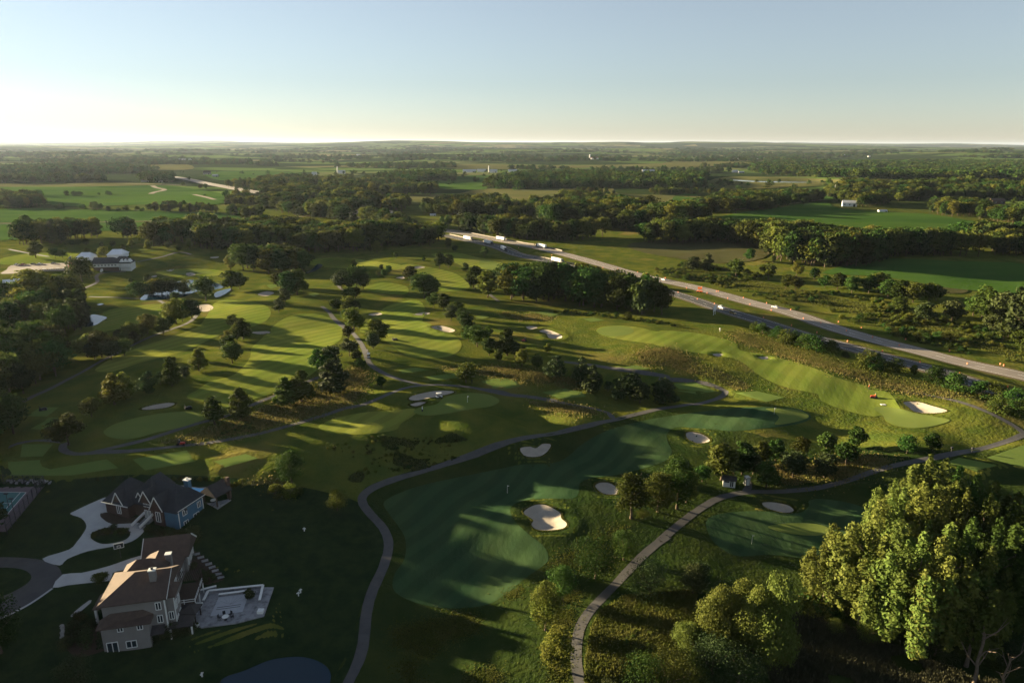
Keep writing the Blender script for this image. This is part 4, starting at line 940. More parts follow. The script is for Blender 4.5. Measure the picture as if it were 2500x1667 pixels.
# ---- dead standing trees
def snag(reg, x, yb, yt, seed, label):
    rng = np.random.default_rng(seed)
    p = at(reg, x, yb); a, b, s = ZOOM[reg]
    h = height_for(p, b + yt * s)
    e = empty('dead_tree', p, 0, label, 'tree', 'dead trees')
    z = np.linspace(-.02, .7, 7)
    P = np.column_stack([np.cumsum(rng.normal(size=7)) * .012, np.cumsum(rng.normal(size=7)) * .012, z]) * h
    obj('trunk', mesh_np('trunk', *[[q] if i else q for i, q in enumerate(tube(P, np.linspace(.022, .010, 7) * h, 7))], [MT['bark_pale']], smooth_=True), e)
    for k in range(6):
        i = 2 + k * .75; i0 = int(min(i, 5)); q = P[i0] + (P[i0 + 1] - P[i0]) * .5
        an = k * 2.4 + rng.random(); L = h * (.16 + .16 * rng.random())
        d = np.array([math.cos(an) * .6, math.sin(an) * .6, .9])
        path = [q, q + d * L * .5 + rng.normal(size=3) * h * .01, q + d * L + rng.normal(size=3) * h * .02]
        parts = [tube(path, [.009 * h, .006 * h, .002 * h], 5)]
        d2 = np.array([math.cos(an + 1), math.sin(an + 1), .7]); m0 = np.array(path[1])
        parts.append(tube([m0, m0 + d2 * L * .3, m0 + d2 * L * .55], [.005 * h, .003 * h, .001 * h], 4))
        v, f = join_np(parts)
        obj('branch', mesh_np('branch', v, [f], [MT['bark_pale']], smooth_=True), e)
snag('G', 1690, 1600, 1180, 1, 'pale bare dead tree at the foot of the tall stand, left one')
snag('G', 1850, 1640, 1340, 2, 'pale forked dead tree in the bottom right corner')
snag('G', 1745, 1250, 990, 3, 'thin bare dead trunk high up among the tall stand')

# ------------------------------------------------------------------ woods too dense to count
def proto(kind, var, leaf, n, size):
    sd_ = 500 + list(PROFILE).index(kind) * 13 + var
    v, f = crown_np(kind, sd_, n, size)
    tv, tf = trunk_np(kind, sd_, 3)
    V = np.vstack([v, tv]); F_ = np.vstack([f, tf + len(v)])
    me = mesh_np('wood_tree', V, [F_], [MT[leaf], MT['bark']], mi=[0] * len(f) + [1] * len(tf))
    return bpy.data.objects.new('wood_tree', me)
PROTO_NEAR = [proto('round', 0, 'leaf', 1300, .042), proto('round', 1, 'leaf', 1300, .042), proto('oval', 2, 'leaf', 1200, .040), proto('oak', 3, 'leaf', 1400, .046), proto('pyramid', 4, 'leaf_dark', 1200, .04), proto('round', 5, 'leaf_light', 1200, .042)]
PROTO_FAR = [proto('oak', 6, 'leaf_far', 260, .085), proto('round', 7, 'leaf_far', 240, .080), proto('bush', 8, 'leaf_far', 240, .10)]
def gn_wood(name, P, S, RZ, IDX, protos, label=None):
    me = bpy.data.meshes.new(name)
    me.vertices.add(len(P)); me.vertices.foreach_set('co', np.asarray(P, np.float32).ravel())
    for nm, ty, dat in (('scl', 'FLOAT_VECTOR', S), ('rot', 'FLOAT_VECTOR', RZ)):
        at_ = me.attributes.new(nm, ty, 'POINT'); at_.data.foreach_set('vector', np.asarray(dat, np.float32).ravel())
    at_ = me.attributes.new('idx', 'INT', 'POINT'); at_.data.foreach_set('value', np.asarray(IDX, np.int32))
    o = obj(name, me)
    ng = bpy.data.node_groups.new(name, 'GeometryNodeTree')
    ng.interface.new_socket('Geometry', in_out='INPUT', socket_type='NodeSocketGeometry'); ng.interface.new_socket('Geometry', in_out='OUTPUT', socket_type='NodeSocketGeometry')
    N, L = ng.nodes, ng.links
    gi, go = N.new('NodeGroupInput'), N.new('NodeGroupOutput')
    ip = N.new('GeometryNodeInstanceOnPoints'); jn = N.new('GeometryNodeJoinGeometry')
    for p in protos:
        oi = N.new('GeometryNodeObjectInfo'); oi.inputs['Object'].default_value = p; oi.inputs['As Instance'].default_value = False
        g2 = N.new('GeometryNodeGeometryToInstance'); L.new(oi.outputs['Geometry'], g2.inputs[0]); L.new(g2.outputs[0], jn.inputs[0])
    L.new(gi.outputs[0], ip.inputs['Points']); L.new(jn.outputs[0], ip.inputs['Instance'])
    ip.inputs['Pick Instance'].default_value = True
    def named(nm, ty, sock):
        a = N.new('GeometryNodeInputNamedAttribute'); a.data_type = ty; a.inputs['Name'].default_value = nm; L.new(a.outputs[0], sock)
    named('idx', 'INT', ip.inputs['Instance Index']); named('scl', 'FLOAT_VECTOR', ip.inputs['Scale'])
    a = N.new('GeometryNodeInputNamedAttribute'); a.data_type = 'FLOAT_VECTOR'; a.inputs['Name'].default_value = 'rot'
    er = N.new('FunctionNodeEulerToRotation'); L.new(a.outputs[0], er.inputs[0]); L.new(er.outputs[0], ip.inputs['Rotation'])
    L.new(ip.outputs[0], go.inputs[0])
    md = o.modifiers.new('scatter', 'NODES'); md.node_group = ng
    tag(o, label, None, None, 'stuff')
    return o
_roads = np.array(dense(HWY_FAR, 10) + dense(HWY_NEAR, 10))
def off_road(x, y, dmin=11):
    m = np.full(len(x), 1e9)
    for rx, ry in _roads: m = np.minimum(m, np.hypot(x - rx, y - ry))
    return m > dmin
def scatter(poly, sp, seed):
    rng = np.random.default_rng(seed)
    xs = [p[0] for p in poly]; ys = [p[1] for p in poly]
    gx, gy = np.meshgrid(np.arange(min(xs), max(xs) + sp, sp), np.arange(min(ys), max(ys) + sp, sp))
    gx = gx.ravel() + rng.uniform(-.45, .45, gx.size) * sp; gy = gy.ravel() + rng.uniform(-.45, .45, gy.size) * sp
    k = inside(gx, gy, poly)
    return gx[k], gy[k], rng
def wood(name, reg, pts, h0, h1, sp=None, far=False, seed=1, mix=None, label=None, wide=1.0, world=None, single=False):
    poly = world or PW(Z(reg, pts))
    d = np.hypot(*np.mean(np.array(poly), 0))
    sp = sp or (6.5 if d < 700 else 8.5 if d < 1300 else 12 if d < 2200 else 20)
    x, y, rng = scatter(poly, sp, seed)
    k = off_road(x, y)
    if d > 600 and not world: k &= (vnoise(x / 45 + seed, y / 45, 91) + .5 * vnoise(x / 15, y / 15, 92)) > -.28
    x, y = x[k], y[k]
    n = len(x)
    if n == 0: return
    h = rng.uniform(h0, h1, n) * (1 + .18 * vnoise(x / 40, y / 40, seed))
    w = h * rng.uniform(.85, 1.25, n) * wide * (1.0 if d < 2200 else 1.5)
    z = hm(x, y) - .1
    pr = PROTO_FAR if far or d > 1500 else PROTO_NEAR
    if pr is PROTO_NEAR: idx = rng.choice(6, n, p=mix or [.24, .22, .16, .18, .10, .10])
    else: idx = rng.choice(3, n, p=[.45, .4, .15])
    if single:                      # few enough to count: every tree a thing of its own
        for rank, k in enumerate(np.argsort(x / y)):
            kd, lf = [('round', 'leaf'), ('round', 'leaf'), ('oval', 'leaf'), ('oak', 'leaf'), ('pyramid', 'leaf_dark'), ('round', 'leaf_light')][idx[k]] if pr is PROTO_NEAR else [('oak', 'leaf_far'), ('round', 'leaf_far'), ('bush', 'leaf_far')][idx[k]]
            tree_at('grove_tree', (x[k], y[k], z[k]), h[k], kd, lf, ('leftmost' if rank == 0 else 'rightmost' if rank == n - 1 else ORD[rank] + ' from left') + ' tree in the ' + label, 'tree', label, w[k] / h[k] / 1.2)
        return
    gn_wood(name, np.column_stack([x, y, z]), np.column_stack([w, w, h]), np.column_stack([np.zeros(n), np.zeros(n), rng.uniform(0, 6.28, n)]), idx, pr, label)
WOODS = [
    ('S', [(25, 600), (180, 594), (400, 603), (560, 612), (760, 618), (900, 612), (1060, 600), (1075, 585), (950, 578), (700, 574), (550, 576), (300, 574), (70, 582)], 14, 19, 'dense belt of trees behind the clubhouse'),
    ('C', [(1620, 262), (1750, 238), (2000, 242), (2085, 268), (2060, 300), (1640, 300)], 13, 16, 'dark rounded grove right of the clubhouse'),
    ('C', [(-80, 600), (110, 530), (250, 490), (420, 450), (560, 510), (590, 600), (560, 690), (470, 722), (300, 722), (-80, 735)], 11, 17, 'dense trees left of the small pond'),
    ('C', [(-80, 850), (200, 825), (330, 835), (420, 880), (440, 965), (250, 1020), (-80, 1010)], 11, 16, 'dense dark trees at the left edge'),
    ('B', [(-200, 210), (130, 170), (330, 130), (400, 190), (300, 290), (150, 345), (-200, 390)], 10, 14, 'dark trees left of the left path'),
    ('B', [(-200, 480), (40, 460), (120, 510), (140, 560), (60, 640), (-200, 720)], 10, 13, 'dark trees beside the tees at the left edge'),
    ('D', [(1180, 475), (1350, 490), (1500, 505), (1900, 548), (2200, 598), (2290, 580), (2130, 520), (1900, 490), (1500, 448), (1200, 430)], 14, 18, 'tall grove between the centre course and the highway'),
    ('E', [(720, 195), (1000, 240), (1300, 238), (1500, 205), (1520, 150), (1300, 122), (1000, 112), (720, 125)], 16, 21, 'tall dark woods beyond the meadow'),
    ('J', [(640, 590), (800, 606), (1000, 646), (1400, 690), (1750, 708), (2100, 690), (2500, 680), (2500, 625), (1900, 640), (1500, 655), (1250, 630), (900, 600)], 13, 18, 'belt of trees behind the highway'),
    ('J', [(1350, 565), (1500, 605), (1700, 610), (2000, 612), (2400, 600), (2400, 525), (2000, 505), (1700, 445), (1500, 430), (1450, 475), (1350, 525)], 15, 22, 'wide woods in the middle distance'),
    ('J', [(590, 505), (850, 520), (1250, 535), (1380, 525), (1450, 475), (1200, 450), (950, 450), (700, 475)], 14, 19, 'woods in front of the marsh'),
    ('J', [(-20, 485), (150, 495), (330, 500), (480, 490), (500, 462), (300, 440), (150, 410), (-20, 385)], 14, 19, 'trees beside the far bend of the highway'),
    ('J', [(140, 555), (230, 562), (400, 595), (560, 610), (620, 640), (740, 625), (640, 600), (500, 582), (350, 560), (240, 545)], 11, 16, 'trees lining the near side of the far highway'),
    ('I', [(1520, 475), (1750, 495), (1900, 525), (2100, 560), (2352, 590), (2352, 450), (2000, 410), (1760, 425)], 13, 18, 'trees right of the far left fields'),
    ('I', [(1520, 355), (1800, 395), (2100, 425), (2380, 440), (2380, 310), (1900, 310), (1700, 335)], 13, 19, 'far woods beside the highway bend'),
    ('J', [(-20, 315), (200, 385), (500, 390), (700, 378), (690, 340), (400, 318), (200, 310)], 14, 19, 'far woods left of the marsh'),
    ('J', [(1010, 345), (1150, 352), (1450, 345), (1800, 340), (2200, 355), (2400, 345), (2400, 278), (1500, 262), (1250, 278), (1030, 305)], 15, 20, 'long far woods behind the marsh'),
    ('J', [(280, 270), (400, 294), (600, 305), (800, 295), (815, 265), (700, 255), (500, 266)], 13, 18, 'far wooded rise'),
    ('J', [(1450, 400), (1700, 398), (1900, 380), (2352, 388), (2352, 372), (1900, 365), (1600, 375)], 8, 12, 'far scrub along the marsh'),
    ('K', [(110, 530), (400, 530), (800, 495), (1000, 465), (990, 430), (700, 425), (300, 435), (140, 495)], 13, 18, 'woods left of the white barn'),
    ('K', [(1000, 405), (1150, 475), (1280, 490), (1500, 450), (1700, 440), (2400, 440), (2400, 365), (1900, 345), (1500, 355), (1100, 358)], 13, 18, 'broad woods around the white barn'),
    ('K', [(1720, 525), (1800, 545), (2100, 595), (2352, 645), (2450, 640), (2400, 545), (2000, 505), (1750, 495)], 14, 18, 'wooded corner right of the barn'),
    ('K', [(-60, 745), (300, 725), (600, 775), (650, 815), (1400, 830), (2400, 815), (2400, 745), (2000, 735), (1500, 730), (1000, 712), (700, 705), (300, 650), (-60, 635)], 14, 19, 'long dark belt of trees below the right field'),
    ('K', [(500, 255), (800, 275), (1000, 285), (1150, 295), (2400, 305), (2400, 192), (1800, 188), (1100, 192), (700, 192), (520, 214)], 14, 19, 'far wooded hills at right'),
    ('K', [(-20, 355), (190, 355), (200, 285), (-20, 270)], 15, 19, 'far dark wood block'),
    ('K', [(-20, 400), (260, 400), (280, 384), (-20, 384)], 6, 10, 'far scrub line'),
    ('I', [(-20, 325), (300, 326), (700, 320), (720, 302), (400, 294), (-20, 294)], 13, 17, 'far hazy wood at left'),
    ('I', [(950, 315), (1090, 324), (1180, 320), (1170, 290), (960, 292)], 14, 18, 'far trees by the highway farm'),
    ('I', [(-20, 500), (200, 496), (285, 480), (250, 448), (100, 430), (-20, 430)], 12, 17, 'trees at the left edge of the plain'),
    ('I', [(1000, 522), (1470, 528), (1470, 515), (1000, 507)], 9, 12, 'dark hedgerow across the left plain'),
    ('I', [(1540, 540), (1640, 576), (1780, 574), (1750, 545), (1640, 530)], 12, 16, 'clump at the end of the hedgerow'),
    ('I', [(620, 508), (700, 509), (700, 498), (620, 497)], 9, 11, 'short dark hedge in the left plain'),
    ('I', [(-20, 265), (300, 268), (800, 262), (1000, 250), (900, 225), (600, 215), (300, 222), (-20, 235)], 14, 18, 'hazy woods far left'),
    ('I', [(1340, 365), (1395, 372), (1390, 356), (1340, 352)], 9, 12, 'clump by the far highway'),
]
for q, (reg, pts, h0, h1, lab) in enumerate(WOODS):
    wood('woodland', reg, pts, h0, h1, seed=20 + q, label=lab, single=q in (1, 3, 4, 5, 6, 31, 33))
# the wood goes on past the left edge of the picture and shades the houses
wood('left_woodland', None, None, 11.5, 14.5, sp=7.0, seed=301, label='tall wood beyond the left edge, shading the houses', world=[(-150, 62), (-118, 88), (-124, 118), (-150, 150), (-190, 190), (-250, 190), (-240, 60)])
wood('left_woodland', None, None, 12, 16, sp=11, seed=302, label='loose tall trees beyond the left edge of the course', world=[(-152, 190), (-165, 215), (-205, 255), (-270, 265), (-262, 192)])
# the low scrub of the meadow between highway and field
def scrub(name, reg, pts, n, h0, h1, seed, label):
    poly = PW(Z(reg, pts)); rng = np.random.default_rng(seed)
    P = []
    A = np.array(poly); lo, hi = A.min(0), A.max(0)
    while len(P) < n:
        q = rng.uniform(lo, hi, (400, 2)); q = q[inside(q[:, 0], q[:, 1], poly)]
        q = q[(vnoise(q[:, 0] / 18, q[:, 1] / 18, seed) + rng.uniform(-.4, .4, len(q))) > .1]
        q = q[off_road(q[:, 0], q[:, 1], 13)]
        P += list(q)
    P = np.array(P[:n]); h = rng.uniform(h0, h1, n) * rng.uniform(.6, 1.2, n)
    w = h * rng.uniform(1.0, 1.6, n)
    gn_wood(name, np.column_stack([P, hm(P[:, 0], P[:, 1]) - .1]), np.column_stack([w, w, h]), np.column_stack([np.zeros(n), np.zeros(n), rng.uniform(0, 6.28, n)]), rng.integers(0, 2, n), PROTO_SCRUB, label)
PROTO_SCRUB = [proto('bush', 11, 'leaf', 420, .085), proto('bush', 12, 'leaf_light', 420, .085)]
scrub('meadow_scrub', 'E', [(0, 200), (500, 250), (900, 370), (1300, 420), (1600, 500), (2000, 600), (2400, 800), (2400, 930), (1900, 800), (1400, 660), (900, 520), (400, 380), (0, 290)], 900, .5, 2.6, 3, 'low green scrub on the meadow beyond the highway')
scrub('path_scrub', 'F', [(-100, 650), (300, 560), (700, 545), (900, 600), (860, 680), (560, 780), (200, 850), (0, 900), (-120, 800)], 170, .3, .9, 4, 'dark weedy scrub on the shaded bank')
scrub('bank_scrub', 'B', [(1200, 620), (1450, 520), (1700, 500), (1720, 545), (1450, 600), (1280, 640)], 160, .3, .8, 5, 'weedy scrub between the two lower left paths')
scrub('edge_scrub', 'D', [(1480, 530), (1900, 570), (2352, 640), (2352, 660), (1900, 600), (1480, 560)], 150, .4, 1.6, 6, 'scrub along the foot of the grove')
scrub('lower_scrub', 'G', [(-200, 1568), (-250, 1350), (0, 1180), (100, 1150), (200, 1250), (260, 1400), (200, 1600)], 130, .4, 1.0, 7, 'low scrub between the lower path and the willows')
scrub('understory', 'G', [(760, 1180), (1000, 1240), (1400, 1340), (1968, 1400), (1968, 1200), (1400, 1150), (900, 1100)], 160, 1.0, 3.0, 8, 'undergrowth below the tall stand')

# far woods that read as one mass
def far_mass(n, r0, r1, seed, h0, h1, thr, name, label, clear):
    rng = np.random.default_rng(seed)
    out = []
    while sum(map(len, out)) < n:
        th = np.radians(rng.uniform(-44, 44, 20000)); r = np.exp(rng.uniform(math.log(r0), math.log(r1), 20000))
        x, y = r * np.sin(th), r * np.cos(th)
        k = (vnoise(x / 420 + 9, y / 230, 31) * .7 + vnoise(x / 160, y / 90, 32) * .4) > thr
        x, y = x[k], y[k]
        for poly in clear: 
            kk = ~inside(x, y, poly); x, y = x[kk], y[kk]
        k = off_road(x, y, 40)
        out.append(np.column_stack([x[k], y[k]]))
    P = np.vstack(out)[:n]
    r = np.hypot(P[:, 0], P[:, 1])
    h = rng.uniform(h0, h1, n); w = h * rng.uniform(1.0, 1.5, n) * np.clip(r / 3000, 1, 3)
    gn_wood(name, np.column_stack([P, hm(P[:, 0], P[:, 1]) - .2]), np.column_stack([w, w, h]), np.column_stack([np.zeros(n), np.zeros(n), rng.uniform(0, 6.28, n)]), rng.choice(3, n, p=[.5, .4, .1]), PROTO_FAR, label)
_clear = [PW(Z(reg, pts)) for reg, pts, m in FIELDS] + [p for p, l, n in ponds[7:]]
far_mass(5500, 2300, 9500, 77, 11, 17, .28, 'distant_woods', 'hazy woods and hedges spread over the distant plain', _clear)
far_mass(260, 1150, 2300, 78, 5, 11, .0, 'scattered_trees', 'scattered trees and bushes on the middle plain', _clear[:3] + _clear[7:9])
# ------------------------------------------------------------------ building helpers
class MB:
    """collects boxes, prisms and tubes; build() links them as one mesh object"""
    def __init__(s): s.v = []; s.f = []
    def poly(s, pts, faces):
        b = len(s.v); s.v += [tuple(p) for p in pts]; s.f += [tuple(b + i for i in f) for f in faces]; return s
    def box(s, x0, x1, y0, y1, z0, z1):
        return s.poly([(x0, y0, z0), (x1, y0, z0), (x1, y1, z0), (x0, y1, z0), (x0, y0, z1), (x1, y0, z1), (x1, y1, z1), (x0, y1, z1)],
                      [(0, 3, 2, 1), (4, 5, 6, 7), (0, 1, 5, 4), (1, 2, 6, 5), (2, 3, 7, 6), (3, 0, 4, 7)])
    def bar(s, a, b, w=.05, h=None):
        a, b = Vector(a), Vector(b); d = (b - a).normalized()
        u = d.cross(Vector((0, 0, 1)));  u = u.normalized() if u.length > 1e-4 else Vector((1, 0, 0))
        v = u.cross(d); h = h or w
        q = [u * w + v * h, -u * w + v * h, -u * w - v * h, u * w - v * h]
        return s.poly([a + k for k in q] + [b + k for k in q], [(0, 1, 2, 3), (7, 6, 5, 4), (0, 4, 5, 1), (1, 5, 6, 2), (2, 6, 7, 3), (3, 7, 4, 0)])
    def cyl(s, c, r, z0, z1, n=12, r1=None):
        r1 = r if r1 is None else r1
        P = [(c[0] + r * math.cos(6.2832 * k / n), c[1] + r * math.sin(6.2832 * k / n), z0) for k in range(n)] + [(c[0] + r1 * math.cos(6.2832 * k / n), c[1] + r1 * math.sin(6.2832 * k / n), z1) for k in range(n)]
        return s.poly(P, [tuple(range(n - 1, -1, -1)), tuple(range(n, 2 * n))] + [(k, (k + 1) % n, n + (k + 1) % n, n + k) for k in range(n)])
    def wheel(s, c, r, wd, n=14, axis='y'):
        P = []
        for o in (-wd / 2, wd / 2):
            for k in range(n):
                a = 6.2832 * k / n
                P.append((c[0] + r * math.cos(a), c[1] + o, c[2] + r * math.sin(a)) if axis == 'y' else (c[0] + o, c[1] + r * math.cos(a), c[2] + r * math.sin(a)))
        return s.poly(P, [tuple(range(n)), tuple(range(2 * n - 1, n - 1, -1))] + [(k, n + k, n + (k + 1) % n, (k + 1) % n) for k in range(n)])
    def build(s, name, m, parent=None, bevel=0.0, smooth_=False):
        me = bpy.data.meshes.new(name)
        me.from_pydata(s.v, [], s.f); me.materials.append(m)
        bm = bmesh.new(); bm.from_mesh(me); bmesh.ops.recalc_face_normals(bm, faces=bm.faces)
        if bevel: bmesh.ops.bevel(bm, geom=list(bm.edges), offset=bevel, segments=2, affect='EDGES', profile=.7)
        if smooth_:
            for f in bm.faces: f.smooth = True
        bm.to_mesh(me); bm.free()
        return obj(name, me, parent)
def hip(mb, x0, x1, y0, y1, ze, zr, axis='x', g0=False, g1=False, inset=None, t=.22):
    """hip (or gable, where g0/g1) roof solid over a rectangle"""
    if axis == 'x':
        ym = (y0 + y1) / 2; ins = (y1 - y0) / 2 if inset is None else inset
        a = (x0 if g0 else x0 + ins, ym, zr); b = (x1 if g1 else x1 - ins, ym, zr)
        mb.poly([(x0, y0, ze), (x1, y0, ze), (x1, y1, ze), (x0, y1, ze), a, b, (x0, y0, ze - t), (x1, y0, ze - t), (x1, y1, ze - t), (x0, y1, ze - t)],
                [(0, 1, 5, 4), (1, 2, 5), (2, 3, 4, 5), (3, 0, 4), (6, 9, 8, 7), (0, 6, 7, 1), (1, 7, 8, 2), (2, 8, 9, 3), (3, 9, 6, 0)])
    else:
        xm = (x0 + x1) / 2; ins = (x1 - x0) / 2 if inset is None else inset
        a = (xm, y0 if g0 else y0 + ins, zr); b = (xm, y1 if g1 else y1 - ins, zr)
        mb.poly([(x0, y0, ze), (x1, y0, ze), (x1, y1, ze), (x0, y1, ze), a, b, (x0, y0, ze - t), (x1, y0, ze - t), (x1, y1, ze - t), (x0, y1, ze - t)],
                [(0, 1, 4), (1, 2, 5, 4), (2, 3, 5), (3, 0, 4, 5), (6, 9, 8, 7), (0, 6, 7, 1), (1, 7, 8, 2), (2, 8, 9, 3), (3, 9, 6, 0)])
    return mb
MT['shingle'] = mat('roof_shingles', (.088, .062, .050), (.066, .048, .040), 1.2, .9, .02, 7, .15, 4)
MT['shingle_grey'] = mat('slate_blue_shingles', (.040, .043, .048), (.030, .033, .038), 1.2, .9, .02, 7, .15, 4)
MT['shingle_dark'] = mat('dark_shingles', (.040, .036, .036), (.055, .050, .048), 1.2, .9, .02, 5, .15, 4)
MT['stucco'] = mat('grey_beige_siding', (.20, .185, .175), (.18, .165, .155), .7, .85, .004, 8, .2, 4)
MT['brick'] = mat('brown_brick', (.10, .066, .052), (.074, .050, .040), 5, .9, .01, 9, .15, 4)
MT['blue'] = mat('blue_siding', (.055, .13, .20), (.050, .115, .18), .8, .75, .004, 8, .25, 3)
MT['trim'] = mat('white_trim', (.62, .62, .60), (.56, .56, .54), 2, .6)
MT['glass'] = mat('window_glass', (.020, .030, .036), None, rough=.06, spec=.6)
MT['wood'] = mat('dark_wood', (.06, .042, .03), (.045, .032, .024), 4, .8)
MT['stone'] = mat('paving_stone', (.24, .24, .25), (.19, .19, .20), 1.5, .85, .01, 4, .25, 5, col3=(.11, .11, .115), scale3=.8, thr=(.5, .65))
MT['cover'] = mat('pool_cover', (.33, .34, .36), (.29, .30, .32), .7, .7, .01, 2)
MT['dark'] = mat('dark_metal', (.02, .02, .022), (.03, .03, .032), 4, .5)
MT['black'] = mat('black_rubber', (.012, .012, .012), (.02, .02, .02), 6, .8)
MT['court'] = mat('court_green', (.045, .125, .12), (.040, .11, .11), .6, .8)
MT['court_red'] = mat('court_surround', (.125, .095, .105), (.105, .08, .09), .5, .85)
MT['pool_water'] = mat('pool_water', (.03, .30, .60), (.045, .36, .66), 1.2, .08, .02, 2.2, .5)
MT['boulder'] = mat('boulder', (.28, .27, .25), (.2, .19, .18), 2, .9, .05, 3)
def window(parent, c, wd, hgt, face, door=False, pane=True):
    """face: unit outward normal in the parent's frame; c: centre on the wall"""
    n = Vector(face); t = Vector((-n.y, n.x, 0)); c = Vector(c)
    mb = MB()
    for a, b in (((-wd / 2, -hgt / 2), (wd / 2, -hgt / 2)), ((-wd / 2, hgt / 2), (wd / 2, hgt / 2)), ((-wd / 2, -hgt / 2), (-wd / 2, hgt / 2)), ((wd / 2, -hgt / 2), (wd / 2, hgt / 2)), ((0, -hgt / 2), (0, hgt / 2))):
        mb.bar(c + n * .06 + t * a[0] + Vector((0, 0, a[1])), c + n * .06 + t * b[0] + Vector((0, 0, b[1])), .06)
    f = mb.build('door' if door else 'window', MT['trim'], parent)
    q = MB().poly([c + n * .035 + t * x + Vector((0, 0, z)) for x, z in ((-wd / 2, -hgt / 2), (wd / 2, -hgt / 2), (wd / 2, hgt / 2), (-wd / 2, hgt / 2))], [(0, 1, 2, 3)])
    q.build('pane', MT['glass'], f)
    return f

# ------------------------------------------------------------------ street, drives, lawns of the two houses
sheet('street', 'A', [(-300, 700), (0, 680), (200, 688), (320, 712), (385, 760), (390, 830), (335, 880), (220, 960), (90, 1030), (-100, 1110), (-400, 1200), (-500, 900)], MT['asphalt'], off=.06, n=4)
ribbon('kerb', line_px(('A', [(335, 880), (220, 962), (90, 1034), (-100, 1114)])), .5, MT['drive'], off=.12, step=1, across=1)
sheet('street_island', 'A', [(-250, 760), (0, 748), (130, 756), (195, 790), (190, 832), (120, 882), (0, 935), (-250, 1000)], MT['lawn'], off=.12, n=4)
sheet('driveway', 'A', [(270, 690), (380, 733), (430, 692), (560, 642), (720, 612), (840, 580), (912, 525), (922, 482), (880, 460), (800, 464), (720, 470), (688, 452), (650, 430), (642, 400), (690, 395), (690, 300), (600, 328), (480, 384), (450, 406), (520, 432), (552, 480), (530, 530), (492, 580), (440, 632)], MT['drive'], off=.09, n=3)
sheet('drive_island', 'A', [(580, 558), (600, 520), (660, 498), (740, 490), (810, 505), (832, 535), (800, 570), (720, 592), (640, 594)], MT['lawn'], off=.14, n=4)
sheet('mulch_bed', 'A', [(584, 548), (605, 518), (665, 497), (740, 492), (806, 505), (828, 530), (740, 530), (660, 540)], MT['soil'], off=.18, n=4)
sheet('side_driveway', 'A', [(336, 874), (400, 790), (520, 780), (700, 735), (950, 655), (990, 720), (800, 760), (720, 780), (700, 830), (560, 845), (430, 860)], MT['drive'], off=.09, n=2)
sheet('front_walk', 'M', [(100, 905), (140, 860), (300, 735), (318, 760), (170, 885), (120, 915)], MT['drive'], off=.09, n=2)
sheet('planting_bed', 'M', [(30, 1180), (200, 1000), (420, 1020), (500, 1240), (300, 1330), (140, 1340)], MT['soil'], off=.06, n=3)
sheet('planting_bed', 'M', [(1360, 210), (1450, 200), (1740, 440), (1720, 530), (1500, 560), (1380, 400)], MT['soil'], off=.06, n=3)
sheet('planting_bed', 'A', [(640, 410), (690, 395), (780, 420), (900, 430), (880, 460), (720, 468), (660, 440)], MT['soil'], off=.15, n=3)
for k in range(8):
    t = k / 7
    p = at('M', 1465 + 260 * t + 20 * math.sin(t * 3), 235 + 250 * t)
    o = MB().box(-.65, .65, -.4, .4, 0, .12).build('stepping_stone', MT['stone'], None, .03)
    o.location = (p.x, p.y, p.z + .05); o.rotation_euler = (0, 0, .5)
    tag(o, f'{ORD[k]} flat stepping stone counted downhill on the garden walk', 'stone', 'garden stepping stones')

